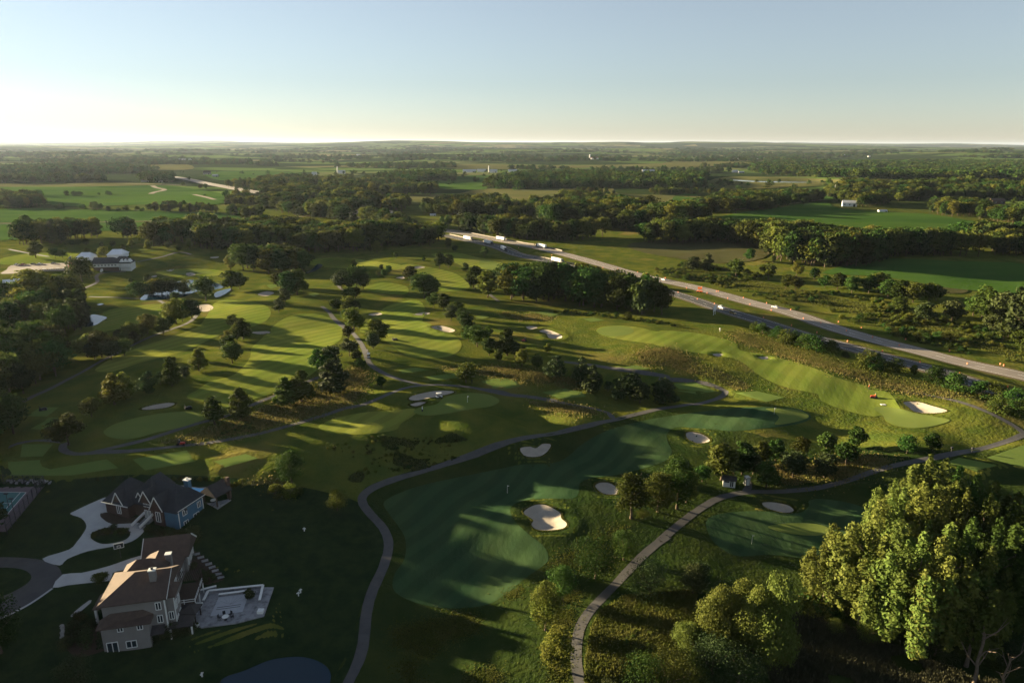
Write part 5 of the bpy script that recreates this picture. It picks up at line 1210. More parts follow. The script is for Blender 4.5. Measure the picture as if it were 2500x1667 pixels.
# ------------------------------------------------------------------ the beige house with the sunlit roof
def house_beige():
    ang = R(13)
    h = empty('beige_house', (-73.0, 103.4, 0), ang, 'beige house with brown hipped roof, partly sunlit, beside the paved terrace', 'house')
    MB().box(0, 10.3, 0, 9.4, -1.5, 8.9).build('wall', MT['stucco'], h)
    MB().box(2.4, 9.6, 9.4, 17.2, 0, 6.4).build('wall', MT['stucco'], h)
    MB().box(2.6, 10.2, 17.2, 23.4, 1, 6.6).build('wall', MT['stucco'], h)
    MB().box(-.15, 7.6, -1.6, 0, -1.5, 5.4).build('wall', MT['stucco'], h)
    MB().box(10.3, 11.7, .6, 4.4, -1.5, 8.6).build('wall', MT['stucco'], h)
    r = hip(MB(), -.6, 10.9, -.6, 10.0, 9.0, 11.9, 'x', False, True).build('roof', MT['shingle'], h)
    c = MB().box(7.6, 8.7, 2.6, 3.5, 9.5, 12.9).build('chimney', MT['stucco'], r); 
    MB().box(7.5, 8.8, 2.5, 3.6, 12.9, 13.1).build('chimney_cap', MT['trim'], r); MB().cyl((8.15, 3.05), .22, 13.1, 13.5, 8).build('flue', MT['dark'], r)
    MB().bar((10.93, 4.7, 11.80), (10.93, -.6, 8.92), .03, .09).build('rake_board', MT['trim'], r)
    hip(MB(), .6, 8.6, 7.2, 13.0, 8.6, 11.2, 'x', False, False).build('roof', MT['shingle'], h)
    hip(MB(), 10.0, 12.1, .2, 4.8, 8.7, 10.4, 'x', True, False, 1.2).build('roof', MT['shingle'], h)
    r2 = hip(MB(), 1.8, 10.2, 9.0, 18.4, 6.5, 9.6, 'y', False, False, 3.2).build('roof', MT['shingle'], h)
    MB().box(7.9, 8.9, 12.0, 12.9, 7.0, 10.2).build('chimney', MT['stucco'], r2); MB().box(7.8, 9.0, 11.9, 13.0, 10.2, 10.36).build('chimney_cap', MT['trim'], r2)
    hip(MB(), 1.9, 10.9, 16.6, 24.0, 6.7, 9.7, 'x', True, True).build('roof', MT['shingle'], h)
    MB().bar((1.87, 20.3, 9.66), (1.87, 16.6, 6.68), .06, .14).build('rake_board', MT['trim'], h)
    MB().bar((10.93, 20.3, 9.66), (10.93, 24.0, 6.68), .06, .14).build('rake_board', MT['trim'], h)
    # lower roof along the near side
    MB().poly([(-.7, -2.2, 5.5), (8.2, -2.2, 5.5), (8.2, 0, 5.9), (6.6, 0, 7.0), (1.2, 0, 7.0), (-.7, 0, 5.9), (-.7, -2.2, 5.3), (8.2, -2.2, 5.3), (8.2, 0, 5.3), (-.7, 0, 5.3)], [(0, 1, 2, 3), (0, 3, 4), (0, 4, 5), (0, 6, 7, 1), (1, 7, 8, 2), (0, 5, 9, 6), (6, 9, 8, 7)]).build('lower_roof', MT['shingle'], h)
    # entrance porch at the left end
    MB().poly([(-3.6, 5.0, 4.9), (.2, 5.0, 4.9), (.2, 9.6, 4.9), (-3.6, 9.6, 4.9), (-1.5, 7.3, 6.9), (.2, 7.3, 6.9), (-3.6, 5.0, 4.7), (-3.6, 9.6, 4.7), (.2, 5, 4.7), (.2, 9.6, 4.7)], [(0, 1, 5, 4), (0, 4, 3), (3, 4, 5, 2), (0, 6, 8, 1), (0, 3, 7, 6), (3, 2, 9, 7), (6, 7, 9, 8)]).build('porch_roof', MT['shingle'], h)
    for x, y in ((-3.2, 5.4), (-3.2, 9.2)):
        MB().box(x - .2, x + .2, y - .2, y + .2, 1.5, 4.75).build('porch_column', MT['trim'], h)
    for x, z, wd, hg in ((3.0, 4.6, .9, .8), (6.2, 4.7, .9, 1.2)): window(h, (x, -1.6, z), wd, hg, (0, -1, 0))
    window(h, (4.4, -1.6, 1.3), 1.7, 1.4, (0, -1, 0)); window(h, (1.3, -1.6, 1.1), 1.8, 2.2, (0, -1, 0), door=True)
    for z in (1.6, 4.6, 7.3): window(h, (9.2, 0, z), .9, 1.5, (0, -1, 0))
    for y, z in ((1.6, 3.0), (3.3, 3.0), (1.6, 6.2), (3.3, 6.2)): window(h, (11.7, y, z), .9, 1.6, (1, 0, 0))
    for y in (6.0, 7.8): window(h, (10.3, y, 6.6), 1.1, 1.6, (1, 0, 0))
    for y in (18.6, 20.3, 22.0): window(h, (10.2, y, 4.6), 1.0, 1.8, (1, 0, 0))
    for y in (11.5, 14.5): window(h, (9.6, y, 4.3), 1.2, 1.5, (1, 0, 0))
    window(h, (11.0, .6, 4.6), .8, 1.6, (0, -1, 0))
    MB().box(-.04, 10.34, -.04, 9.44, 8.72, 8.86).build('fascia', MT['trim'], h)
    MB().box(10.2, 10.42, -.1, .12, -1, 8.7).build('corner_board', MT['trim'], h)
    MB().box(11.66, 11.8, .5, .7, -1, 8.4).build('corner_board', MT['trim'], h)
    # little awning, deck with pergola, covered terrace
    MB().poly([(7.4, -1.5, 2.5), (9.9, -1.5, 2.5), (9.9, 0, 3.4), (7.4, 0, 3.4), (7.4, -1.5, 2.3), (9.9, -1.5, 2.3)], [(0, 1, 2, 3), (0, 4, 5, 1), (0, 3, 4), (1, 5, 2)]).build('awning', MT['shingle_dark'], h)
    d = MB().box(10.4, 14.2, 4.6, 11.5, 3.5, 3.7).build('deck', MT['wood'], h)
    for y in (4.7, 8.0, 11.4): MB().box(14.0, 14.2, y - .1, y + .1, -1, 3.5).build('deck_post', MT['trim'], h)
    rl = MB()
    for z in (4.15, 4.6): rl.bar((10.4, 4.65, z), (14.15, 4.65, z), .04).bar((14.15, 4.65, z), (14.15, 11.4, z), .04)
    rl.bar((14.15, 4.65, 3.7), (14.15, 4.65, 4.7), .06).bar((12.2, 4.65, 3.7), (12.2, 4.65, 4.7), .06).build('railing', MT['trim'], h)
    for y in (8.6, 11.4): MB().box(14.0, 14.2, y - .1, y + .1, 3.7, 6.2).build('pergola_post', MT['wood'], h)
    for k in range(12): MB().box(10.3 + k * .34, 10.40 + k * .34, 8.3, 11.8, 6.2, 6.42).build('pergola_slat', MT['wood'], h)
    MB().poly([(10.6, -1.0, 2.9), (14.6, -1.0, 2.9), (14.6, 4.4, 3.6), (10.6, 4.4, 3.6), (10.6, -1.0, 2.75), (14.6, -1.0, 2.75), (14.6, 4.4, 3.4), (10.6, 4.4, 3.4)], [(0, 1, 2, 3), (4, 7, 6, 5), (0, 4, 5, 1), (1, 5, 6, 2), (3, 2, 6, 7), (0, 3, 7, 4)]).build('terrace_roof', MT['shingle_dark'], h)
    for x in (10.8, 14.4): MB().box(x - .12, x + .12, -.9, -.66, -1, 2.8).build('terrace_post', MT['trim'], h)
house_beige()

# ------------------------------------------------------------------ the brick and blue house
def house_blue():
    h = empty('brick_house', (-94.0, 141.2, 0), R(-18), 'large brick house with grey gabled roofs and blue side wall', 'house')
    MB().box(0, 6.6, 0, 9.5, 3, 8.3).build('wall', MT['brick'], h)
    MB().box(6.6, 19.2, 1.8, 9.2, 3, 8.4).build('wall', MT['brick'], h)
    MB().box(9.6, 12.0, 1.4, 2.6, 3, 9.6).build('wall', MT['brick'], h)
    MB().box(13.2, 16.0, .6, 2.6, 3, 8.6).build('wall', MT['brick'], h)
    MB().box(16.0, 19.4, 1.0, 9.0, 2.2, 8.4).build('side_wall', MT['blue'], h)['label'] = 'blue painted side wall'
    hip(MB(), -.6, 7.2, -.5, 8.6, 8.3, 12.6, 'y', False, False, 3.6).build('roof', MT['shingle_grey'], h)
    r = hip(MB(), 4.5, 19.6, 1.2, 9.7, 8.5, 12.7, 'x', False, False, 3.6).build('roof', MT['shingle_grey'], h)
    hip(MB(), 7.2, 11.5, 3.2, 9.6, 10.2, 13.6, 'y', False, False, 1.8).build('roof', MT['shingle_grey'], h)
    hip(MB(), 15.6, 20.0, .5, 9.5, 8.5, 11.4, 'y', False, False, 2.4).build('roof', MT['shingle_grey'], h)
    ch = MB().box(15.6, 16.8, 8.0, 9.0, 8.0, 12.2).build('chimney', MT['blue'], r); MB().box(15.45, 16.95, 7.85, 9.15, 12.2, 12.4).build('chimney_cap', MT['trim'], r)
    MB().cyl((16.2, 8.5), .25, 12.4, 12.8, 8).build('flue', MT['trim'], r)
    def gable(x0, x1, y, ze, zt, back, m=MT['brick']):
        xm = (x0 + x1) / 2
        MB().poly([(x0, y, ze - .6), (x1, y, ze - .6), (x1, y, ze), (xm, y, zt - .25), (x0, y, ze), (x0, y + .3, ze - .6), (x1, y + .3, ze - .6), (x1, y + .3, ze), (xm, y + .3, zt - .25), (x0, y + .3, ze)], [(0, 1, 2, 3, 4), (9, 8, 7, 6, 5), (0, 5, 6, 1), (1, 6, 7, 2), (0, 4, 9, 5)]).build('gable_wall', m, h)
        MB().poly([(x0 - .3, y - .25, ze - .25), (xm, y - .25, zt), (x1 + .3, y - .25, ze - .25), (x0 - .3, back, ze - .25), (xm, back, zt), (x1 + .3, back, ze - .25), (x0 - .3, y - .25, ze - .45), (xm, y - .25, zt - .2), (x1 + .3, y - .25, ze - .45)], [(0, 1, 4, 3), (1, 2, 5, 4), (0, 6, 7, 1), (1, 7, 8, 2)]).build('gable_roof', MT['shingle_grey'], h)
        for a in (x0 - .3, x1 + .3): MB().bar((a, y - .3, ze - .3), (xm, y - .3, zt - .05), .05, .1).build('rake_board', MT['trim'], h)
    gable(2.6, 5.4, -.1, 8.5, 11.4, 4.5)
    gable(9.4, 12.2, 1.2, 9.6, 12.2, 6.0)
    gable(13.0, 16.2, .4, 8.7, 11.8, 6.0)
    gable(7.2, 8.6, 2.4, 9.4, 10.8, 5.0)
    gable(18.3, 19.7, 3.2, 7.9, 9.2, 3.8, MT['blue'])
    window(h, (4.0, -.1, 7.0), 1.1, 2.0, (0, -1, 0)); window(h, (14.6, .6, 6.6), 1.2, 2.4, (0, -1, 0))
    for x, z in ((10.3, 9.0), (11.3, 9.0), (10.3, 6.2), (11.3, 6.2)): window(h, (x, 1.4, z), .7, 1.9, (0, -1, 0), door=z < 7)
    for x in (7.4, 8.4): window(h, (x, 2.6, 6.8), .6, 1.8, (0, -1, 0))
    for y, z, wd, hg in ((3.4, 7.2, 1.2, 1.5), (3.4, 4.0, 1.3, 2.0), (6.6, 4.2, 1.7, 2.0), (7.8, 6.8, 1.0, 1.4)): window(h, (19.4, y, z), wd, hg, (1, 0, 0))
    MB().box(19.36, 19.5, 1.5, 1.7, 2.3, 8.4).build('corner_board', MT['trim'], h); MB().box(19.36, 19.5, 8.9, 9.1, 2.3, 8.3).build('corner_board', MT['trim'], h)
    MB().bar((19.95, 1.0, 8.5), (19.95, 9.5, 8.5), .05, .12).build('gutter', MT['trim'], h)
    MB().bar((-.6, -.55, 8.3), (7.2, -.55, 8.3), .05, .1).build('gutter', MT['trim'], h)
    st = MB()
    for k in range(7): st.box(10.0, 12.0, -2.6 + k * .55, 1.4, 4.3 + k * .14, 4.45 + k * .14)
    st.build('entry_steps', MT['stone'], h)
    for x in (9.8, 12.2): MB().bar((x, -2.6, 5.3), (x, 1.4, 6.4), .12, .3).build('stair_wall', MT['trim'], h)
house_blue()

# ------------------------------------------------------------------ pool, cabana and hedges behind the brick house
def pool_yard():
    z = ht(-78, 150) + .12
    ang = R(-8)
    p = empty('swimming_pool', (-78.5, 150.2, z), ang, 'bright blue swimming pool behind the brick house', 'pool')
    MB().box(-5.5, 4.6, -2.6, 2.2, -.25, .06).build('deck', MT['stone'], p)
    MB().box(-4.6, 3.2, -1.7, 1.2, .0, .10).build('water', MT['pool_water'], p)
    c = empty('cabana', (-70.6, 146.6, ht(-70.6, 146.6) - .1), R(-28), 'open timber cabana with dark gable roof beside the pool', 'cabana')
    for x in (-2.2, 2.2):
        for y in (-1.8, 1.8): MB().box(x - .15, x + .15, y - .15, y + .15, -1, 2.9).build('post', MT['wood'], c)
    r = hip(MB(), -2.7, 2.7, -2.4, 2.4, 2.9, 5.0, 'y', True, True).build('roof', MT['shingle_dark'], c)
    MB().box(1.0, 1.8, 2.0, 2.7, 0, 5.7).build('chimney', MT['brick'], c)
    MB().box(-2.4, 2.4, -2.0, 2.0, -.9, .1).build('floor', MT['stone'], c)
    t = empty('cabana_table', (-71.2, 145.9, ht(-71.2, 145.9)), 0, 'small set table under the cabana roof', 'table')
    MB().cyl((0, 0), .7, .72, .78, 14).build('table_top', MT['trim'], t); MB().cyl((0, 0), .08, 0, .72, 8).build('leg', MT['dark'], t)
pool_yard()

# ------------------------------------------------------------------ tennis court
def tennis():
    z = PAD['court'] + .1
    C0 = Vector((-118.3, 149.5)); ux = Vector((-1, .03)).normalized(); uy = Vector((.25, -.97)).normalized()
    def q(a, b): return C0 + ux * a + uy * b
    def quad(name, a0, a1, b0, b1, zz, m):
        o = obj(name, mesh_np(name, [(*q(a, b), zz) for a, b in ((a0, b0), (a1, b0), (a1, b1), (a0, b1))], [np.array([[0, 1, 2, 3]])], [m])); return o
    t = empty('tennis_court', (0, 0, 0), 0, 'fenced green tennis court at the left edge', 'tennis court')
    def part(o): o.parent = t; return o
    part(quad('surround', -3.2, 20, -3.6, 18, z, MT['court_red'])); part(quad('playing_surface', 0, 18, 0, 12, z + .02, MT['court']))
    for a0, a1, b0, b1 in ((0, 18, 0, .12), (0, .12, 0, 12), (1.4, 1.52, 0, 12), (1.4, 12, 5.4, 5.5), (6, 6.1, 5.4, 12), (0, 18, 11.9, 12)):
        part(quad('line', a0, a1, b0, b1, z + .035, MT['trim']))
    for (a0, b0), (a1, b1) in (((-3.2, -3.6), (-3.2, 18)), ((-3.2, -3.6), (20, -3.6))):
        n = 9
        for k in range(n + 1):
            c = q(a0 + (a1 - a0) * k / n, b0 + (b1 - b0) * k / n)
            part(MB().box(c.x - .06, c.x + .06, c.y - .06, c.y + .06, z - .6, z + 2.8).build('fence_post', MT['dark']))
        for zz in (.1, 1.4, 2.75):
            part(MB().bar((*q(a0, b0), z + zz), (*q(a1, b1), z + zz), .03).build('fence_rail', MT['dark']))
        w = MB()
        A_, B_ = q(a0, b0), q(a1, b1); L = (B_ - A_).length
        for k in range(int(L / .45)):
            c = A_ + (B_ - A_) * (k * .45 / L); w.bar((c.x, c.y, z), (c.x, c.y, z + 2.75), .016)
        for k in range(6): w.bar((*A_, z + .45 * k + .2), (*B_, z + .45 * k + .2), .014)
        part(w.build('fence_mesh', MT['dark']))
    for a, b in ((1.0, 7.5), (-1.2, 9.8)):
        c = q(a, b)
        e = empty('court_lamp', (c.x, c.y, z), 0, ('far' if b < 8 else 'near') + ' dark lamp post beside the tennis court', 'lamp')
        MB().cyl((0, 0), .09, -.3, 3.6, 8, .06).build('pole', MT['dark'], e); MB().box(-.45, .45, -.2, .2, 3.5, 3.75).build('lamp_head', MT['dark'], e)
tennis()

# ------------------------------------------------------------------ terrace with the covered pool
def terrace():
    z = 1.25
    ang = R(8)
    t = empty('terrace', (-60.0, 109.2, z), ang, 'stone terrace with low white-capped walls beside the beige house', 'terrace')
    MB().poly([(-2.5, .5, 0), (2, -2.2, 0), (8, -1.8, 0), (12.8, -.4, 0), (13.0, 8.4, 0), (11.8, 8.6, 0), (-1.6, 9.6, 0), (-2.5, .5, -2.2), (2, -2.2, -2.2), (8, -1.8, -2.2), (12.8, -.4, -2.2), (13.0, 8.4, -2.2), (11.8, 8.6, -2.2), (-1.6, 9.6, -2.2)], [(0, 1, 2, 3, 4, 5, 6)] + [(k, k + 7, (k + 1) % 7 + 7, (k + 1) % 7) for k in range(7)]).build('paving', MT['stone'], t)
    def wall(a, b, hgt=.55, m='brick'):
        w_ = MB().bar((*a, hgt / 2 - .1), (*b, hgt / 2 - .1), .16, hgt / 2 + .1).build('low_wall', MT['stone'], t)
        MB().bar((*a, hgt + .05), (*b, hgt + .05), .24, .05).build('coping', MT['trim'], w_)
    wall((.4, 8.2), (10.9, 8.6)); wall((.4, 8.2), (.3, 5.2)); wall((10.9, 8.6), (11.2, 3.8)); wall((-1.4, 8.6), (1.6, 9.6)); wall((-1.4, 8.6), (-1.5, 7.0)); wall((2.7, 7.0), (8.6, 7.5), .35)
    for k in range(4): MB().box(-1.6, .3, 3.6 + k * .32, 3.9 + k * .32, 0, .12 + k * .12).build('step', MT['trim'], t)
    MB().poly([(2.7, .8, .05), (8.5, 1.3, .05), (8.5, 6.9, .05), (2.8, 6.5, .05)], [(0, 1, 2, 3)]).build('pool_cover', MT['cover'], t)
    for k, (a, b) in enumerate((((3.3, 2.6), (7.7, 3.0)), ((3.3, 3.2), (7.7, 3.6)))): MB().bar((*a, .07), (*b, .07), .04, .02).build('cover_seam', MT['dark'], t)
    for k in range(7):
        an = .5 + k * .35
        MB().bar((5.6, 3.9, .065), (5.6 + 2.6 * math.cos(an), 3.9 + 2.6 * math.sin(an), .065), .015, .01).build('cover_seam', MT['stone'], t)
    # furniture: separate things on the terrace
    M4 = t.matrix_basis if False else Matrix.Translation((-60.0, 109.2, z)) @ Matrix.Rotation(ang, 4, 'Z')
    def place(x, y): return M4 @ Vector((x, y, .02))
    tb = empty('round_table', place(5.9, -.6), 0, 'round white garden table on the terrace', 'table')
    MB().cyl((0, 0), .62, .7, .76, 18).build('table_top', MT['trim'], tb); MB().cyl((0, 0), .06, 0, .7, 8).build('leg', MT['dark'], tb); MB().cyl((0, 0), .3, 0, .05, 10).build('foot', MT['dark'], tb)
    for k, (nm, an) in enumerate((('left', 2.9), ('back left', 2.0), ('back right', 1.0), ('right', .2))):
        c = empty('garden_chair', place(5.9 + 1.2 * math.cos(an), -.6 + 1.2 * math.sin(an)), ang + an + math.pi / 2, f'dark garden chair on the {nm} side of the round table', 'chair', 'garden chairs')
        MB().box(-.25, .25, -.25, .25, .4, .46).build('seat', MT['dark'], c); MB().box(-.25, .25, -.3, -.24, .46, 1.0).build('backrest', MT['dark'], c)
        for x in (-.22, .22):
            for y in (-.22, .22): MB().box(x - .025, x + .025, y - .025, y + .025, 0, .4).build('leg', MT['dark'], c)
    g = empty('garden_gazebo', place(-.6, .6), 0, 'small dark hipped garden shelter on the terrace corner', 'gazebo')
    for x in (-1.3, 1.3):
        for y in (-1.1, 1.1): MB().box(x - .09, x + .09, y - .09, y + .09, -.8, 2.2).build('post', MT['wood'], g)
    hip(MB(), -1.7, 1.7, -1.5, 1.5, 2.2, 3.1, 'x').build('roof', MT['shingle_dark'], g)
    MB().box(-.9, .9, -.95, -.35, -.6, .75).build('counter', MT['stone'], g)
    b = MB().box(-.55, .55, -.5, .5, -1, .55).build('storage_box', MT['trim'], None, .03); b.location = place(12.0, .7); tag(b, 'pale square box at the lower right corner of the terrace', 'box')
    s = tree_at('terrace_shrub', place(9.0, 5.2), 2.3, 'oval', 'leaf_dark', 'dark shrub in a pot on the terrace', 'shrub', None, 1.3)
    for k, (x, y) in enumerate(((-1.7, -1.0), (1.1, -1.5))):
        pt = empty('planter', place(x, y), 0, ('left' if k == 0 else 'right') + ' white planter in front of the garden shelter', 'planter', 'white planters')
        MB().cyl((0, 0), .25, -.3, .35, 10, .34).build('pot', MT['trim'], pt)
        tb_ = MB().cyl((0, 0), .27, .35, .62, 7, .12).build('plant', MT['leaf_dark'], pt)
terrace()

# basketball hoop
def hoop():
    p = at('A', 772, 690)
    e = empty('basketball_hoop', p, R(25), 'basketball hoop with white-edged backboard by the driveway', 'basketball hoop')
    MB().cyl((0, .35), .07, 0, 3.2, 8).build('pole', MT['dark'], e)
    MB().box(-.9, .9, 0, .05, 2.6, 3.75).build('backboard', MT['glass'], e)
    f = MB()
    for a, b in (((-.9, 2.6), (.9, 2.6)), ((-.9, 3.75), (.9, 3.75)), ((-.9, 2.6), (-.9, 3.75)), ((.9, 2.6), (.9, 3.75)), ((-.3, 2.75), (.3, 2.75)), ((-.3, 3.2), (.3, 3.2)), ((-.3, 2.75), (-.3, 3.2)), ((.3, 2.75), (.3, 3.2))): f.bar((a[0], -.03, a[1]), (b[0], -.03, b[1]), .045)
    f.build('backboard_lines', MT['trim'], e)
    r_ = MB()
    for k in range(12):
        a, b = 6.2832 * k / 12, 6.2832 * (k + 1) / 12
        r_.bar((.23 * math.cos(a), -.3 + .23 * math.sin(a), 2.8), (.23 * math.cos(b), -.3 + .23 * math.sin(b), 2.8), .015)
    r_.build('rim', MT['dark'], e)
hoop()

# garden plants around the houses
cluster('in the dark planting at the left end of the beige house', 'planting left of the beige house', 'M', [(165, 1180, 940, 'egg', 'leaf_dark', 1.1), (60, 1230, 1130, 'bush', 'leaf_dark', 1.0), (280, 1180, 1040, 'bush', 'leaf_dark', 1.0), (430, 1240, 1060, 'cone', 'leaf_dark', .8), (200, 940, 850, 'bush', 'leaf', 1.2), (330, 1010, 930, 'bush', 'leaf_dark', 1.2)], name='garden_shrub', noun='shrub', cat='shrub')
cluster('narrow dark cypress against the beige house wall', None, 'M', [(655, 1225, 985, 'cone', 'leaf_dark', .55)], name='cypress')
cluster('small round tree on the side driveway edge', None, 'M', [(418, 545, 440, 'round', 'leaf', 1.3)], name='garden_tree')
cluster('along the foot of the beige house near wall', 'shrubs along the beige house', 'M', [(720, 1215, 1150, 'bush', 'leaf_dark'), (800, 1205, 1140, 'bush', 'leaf_dark'), (900, 1200, 1120, 'bush', 'leaf_dark'), (1000, 1190, 1100, 'bush', 'leaf_dark'), (1070, 1160, 1090, 'bush', 'leaf_dark'), (1180, 1120, 980, 'bush', 'leaf_dark'), (1300, 1090, 960, 'bush', 'leaf_dark'), (1400, 1060, 960, 'bush', 'leaf_dark')], name='garden_shrub', noun='shrub', cat='shrub')
cluster('in the bed below the pergola', 'shrubs below the pergola', 'M', [(1410, 280, 220, 'bush', 'leaf_dark'), (1440, 380, 320, 'bush', 'leaf_dark'), (1520, 450, 390, 'bush', 'leaf_dark'), (1590, 470, 410, 'bush', 'leaf_dark'), (1540, 540, 470, 'bush', 'leaf_dark'), (1650, 500, 460, 'bush', 'leaf_dark')], name='garden_shrub', noun='shrub', cat='shrub')
cluster('on the oval island in the circular drive', 'shrubs on the drive island', 'A', [(605, 548, 525, 'bush', 'leaf'), (632, 535, 512, 'bush', 'leaf_dark'), (668, 525, 492, 'bush', 'leaf'), (722, 515, 470, 'bush', 'leaf_dark'), (695, 530, 508, 'bush', 'leaf'), (745, 528, 500, 'bush', 'leaf'), (775, 530, 488, 'bush', 'leaf'), (805, 525, 492, 'bush', 'leaf')], name='garden_shrub', noun='shrub', cat='shrub')
cluster('in the dark hedge below the blue side wall', 'hedge below the blue wall', 'A', [(950, 510, 470, 'bush', 'leaf_dark'), (990, 520, 475, 'bush', 'leaf_dark'), (1040, 545, 490, 'bush', 'leaf_dark', 1.1), (1090, 555, 490, 'bush', 'leaf_dark', 1.1), (1140, 560, 490, 'bush', 'leaf_dark', 1.1), (1190, 560, 485, 'bush', 'leaf_dark', 1.1), (1240, 555, 480, 'bush', 'leaf_dark', 1.1)], name='hedge_shrub', noun='shrub', cat='shrub')
cluster('in the row of tiny firs behind the brick house', 'tiny firs behind the brick house', 'L', [(60, 155, 100, 'cone', 'leaf_dark', 1.2), (195, 145, 92, 'cone', 'leaf_dark', 1.2), (325, 138, 82, 'cone', 'leaf_dark', 1.2), (450, 130, 75, 'cone', 'leaf_dark', 1.2), (572, 128, 62, 'cone', 'leaf_dark', 1.2), (-120, 160, 110, 'cone', 'leaf_dark', 1.2)], name='small_fir', noun='fir', cat='fir')
cluster('in the sunlit hedge behind the pool', 'sunlit hedge behind the pool', 'L', [(x, 150 + (k % 3) * 8, 85, 'bush', 'leaf_light' if k % 2 else 'leaf', .8) for k, x in enumerate(range(1000, 2260, 105))] + [(2230, 260, 190, 'bush', 'leaf_light', 1.0), (2320, 240, 170, 'bush', 'leaf_light')], name='hedge_shrub', noun='shrub', cat='shrub')
cluster('lit bushes below the tall bright tree', 'lit bushes below the bright tree', 'A', [(1545, 215, 180, 'bush', 'leaf_light'), (1755, 280, 215, 'bush', 'leaf_light', .9), (1850, 290, 205, 'bush', 'leaf_light', .8), (1900, 280, 230, 'bush', 'leaf')], name='garden_shrub', noun='bush', cat='bush')
cluster('dark tree at the bottom left corner', None, 'A', [(10, 1290, 950, 'round', 'leaf', 1.0)], hd=True)
cluster('dark tree at the bottom edge left of the pond', None, 'A', [(480, 1560, 1330, 'round', 'leaf_dark', 1.1)], hd=True)
cluster('dark low trees at the left edge by the tennis court', 'dark trees by the tennis court', 'A', [(-20, 500, 330, 'round', 'leaf_dark'), (-90, 560, 380, 'round', 'leaf_dark')])
rb = random.Random(9)
for k in range(8):
    p = at('M', 5 + 5 * k % 17, 1010 + k * 18)
    bm = bmesh.new(); bmesh.ops.create_icosphere(bm, subdivisions=2, radius=.35)
    for v in bm.verts: v.co *= 1 + rb.uniform(-.18, .18)
    me = bpy.data.meshes.new('boulder'); bm.to_mesh(me); bm.free(); me.materials.append(MT['boulder'])
    o = obj('boulder', me); o.location = (p.x, p.y, p.z + .1); o.scale = (1.2, .9, .7)
    tag(o, f'{ORD[k]} pale boulder counted downhill in the bed edge by the beige house', 'boulder', 'bed edge boulders')
# stone wall remnants by the tennis court
for k in range(12):
    p = at('A', 60 + k * 24, 190 + (k % 3) * 6)
    o = MB().box(-.7, .7, -.3, .3, -.3, .22).build('landscape_stone', MT['stone'], None, .1); o.location = p; o.rotation_euler = (0, 0, k)
    tag(o, f'{ORD[k]} from left rough stone in the dark rock row behind the tennis court', 'stone', 'rock row behind the court')
# small white markers on the lawn
for k, (x, y, lab) in enumerate(((1942, 512, 'small pale marker post on the lawn edge by the mown strip'), (1905, 925, 'pale low sprinkler stand on the lawn, left of two'), (1918, 905, 'pale low sprinkler stand on the lawn, right of two'), (1290, 1440, 'pale lawn ornament by the pond'))):
    p = at('A', x, y)
    e = empty('lawn_marker', p, .4 * k, lab, 'marker')
    MB().box(-.1, .1, -.1, .1, 0, .9).build('post', MT['trim'], e); MB().box(-.35, .35, -.06, .06, .55, .75).build('cross_piece', MT['trim'], e)
# ------------------------------------------------------------------ clubhouse
MT['club_roof'] = mat('clubhouse_shingles', (.050, .048, .052), (.066, .062, .064), .6, .9, .02, 3, .15, 4)
MT['club_wall'] = mat('white_clapboard', (.66, .65, .62), (.60, .59, .56), .5, .8, .01, 3)
MT['tent'] = mat('white_tent_fabric', (.70, .72, .76), (.64, .66, .70), .2, .8, .05, .4)
MT['red'] = mat('red_paint', (.42, .05, .03), (.36, .04, .025), 3, .4)
MT['orange'] = mat('orange_plastic', (.75, .17, .04), (.68, .15, .035), 3, .6)
MT['car_white'] = mat('white_car_paint', (.62, .62, .62), None, rough=.3, spec=.5)
MT['car_dark'] = mat('dark_car_paint', (.03, .03, .035), None, rough=.3, spec=.5)
MT['car_red'] = mat('red_car_paint', (.28, .03, .025), None, rough=.3, spec=.5)
MT['car_grey'] = mat('grey_car_paint', (.22, .22, .23), None, rough=.3, spec=.5)
MT['yellow'] = mat('tan_car_paint', (.35, .25, .09), None, rough=.35, spec=.5)
MT['trailer'] = mat('white_trailer', (.78, .76, .72), (.70, .68, .65), .5, .6)
MT['skin'] = mat('skin', (.42, .26, .18), None, rough=.7)
MT['flag_red'] = mat('flag_red', (.45, .04, .05), (.40, .035, .045), 2, .8)
MT['flag_blue'] = mat('flag_blue', (.04, .06, .22), None, rough=.8)
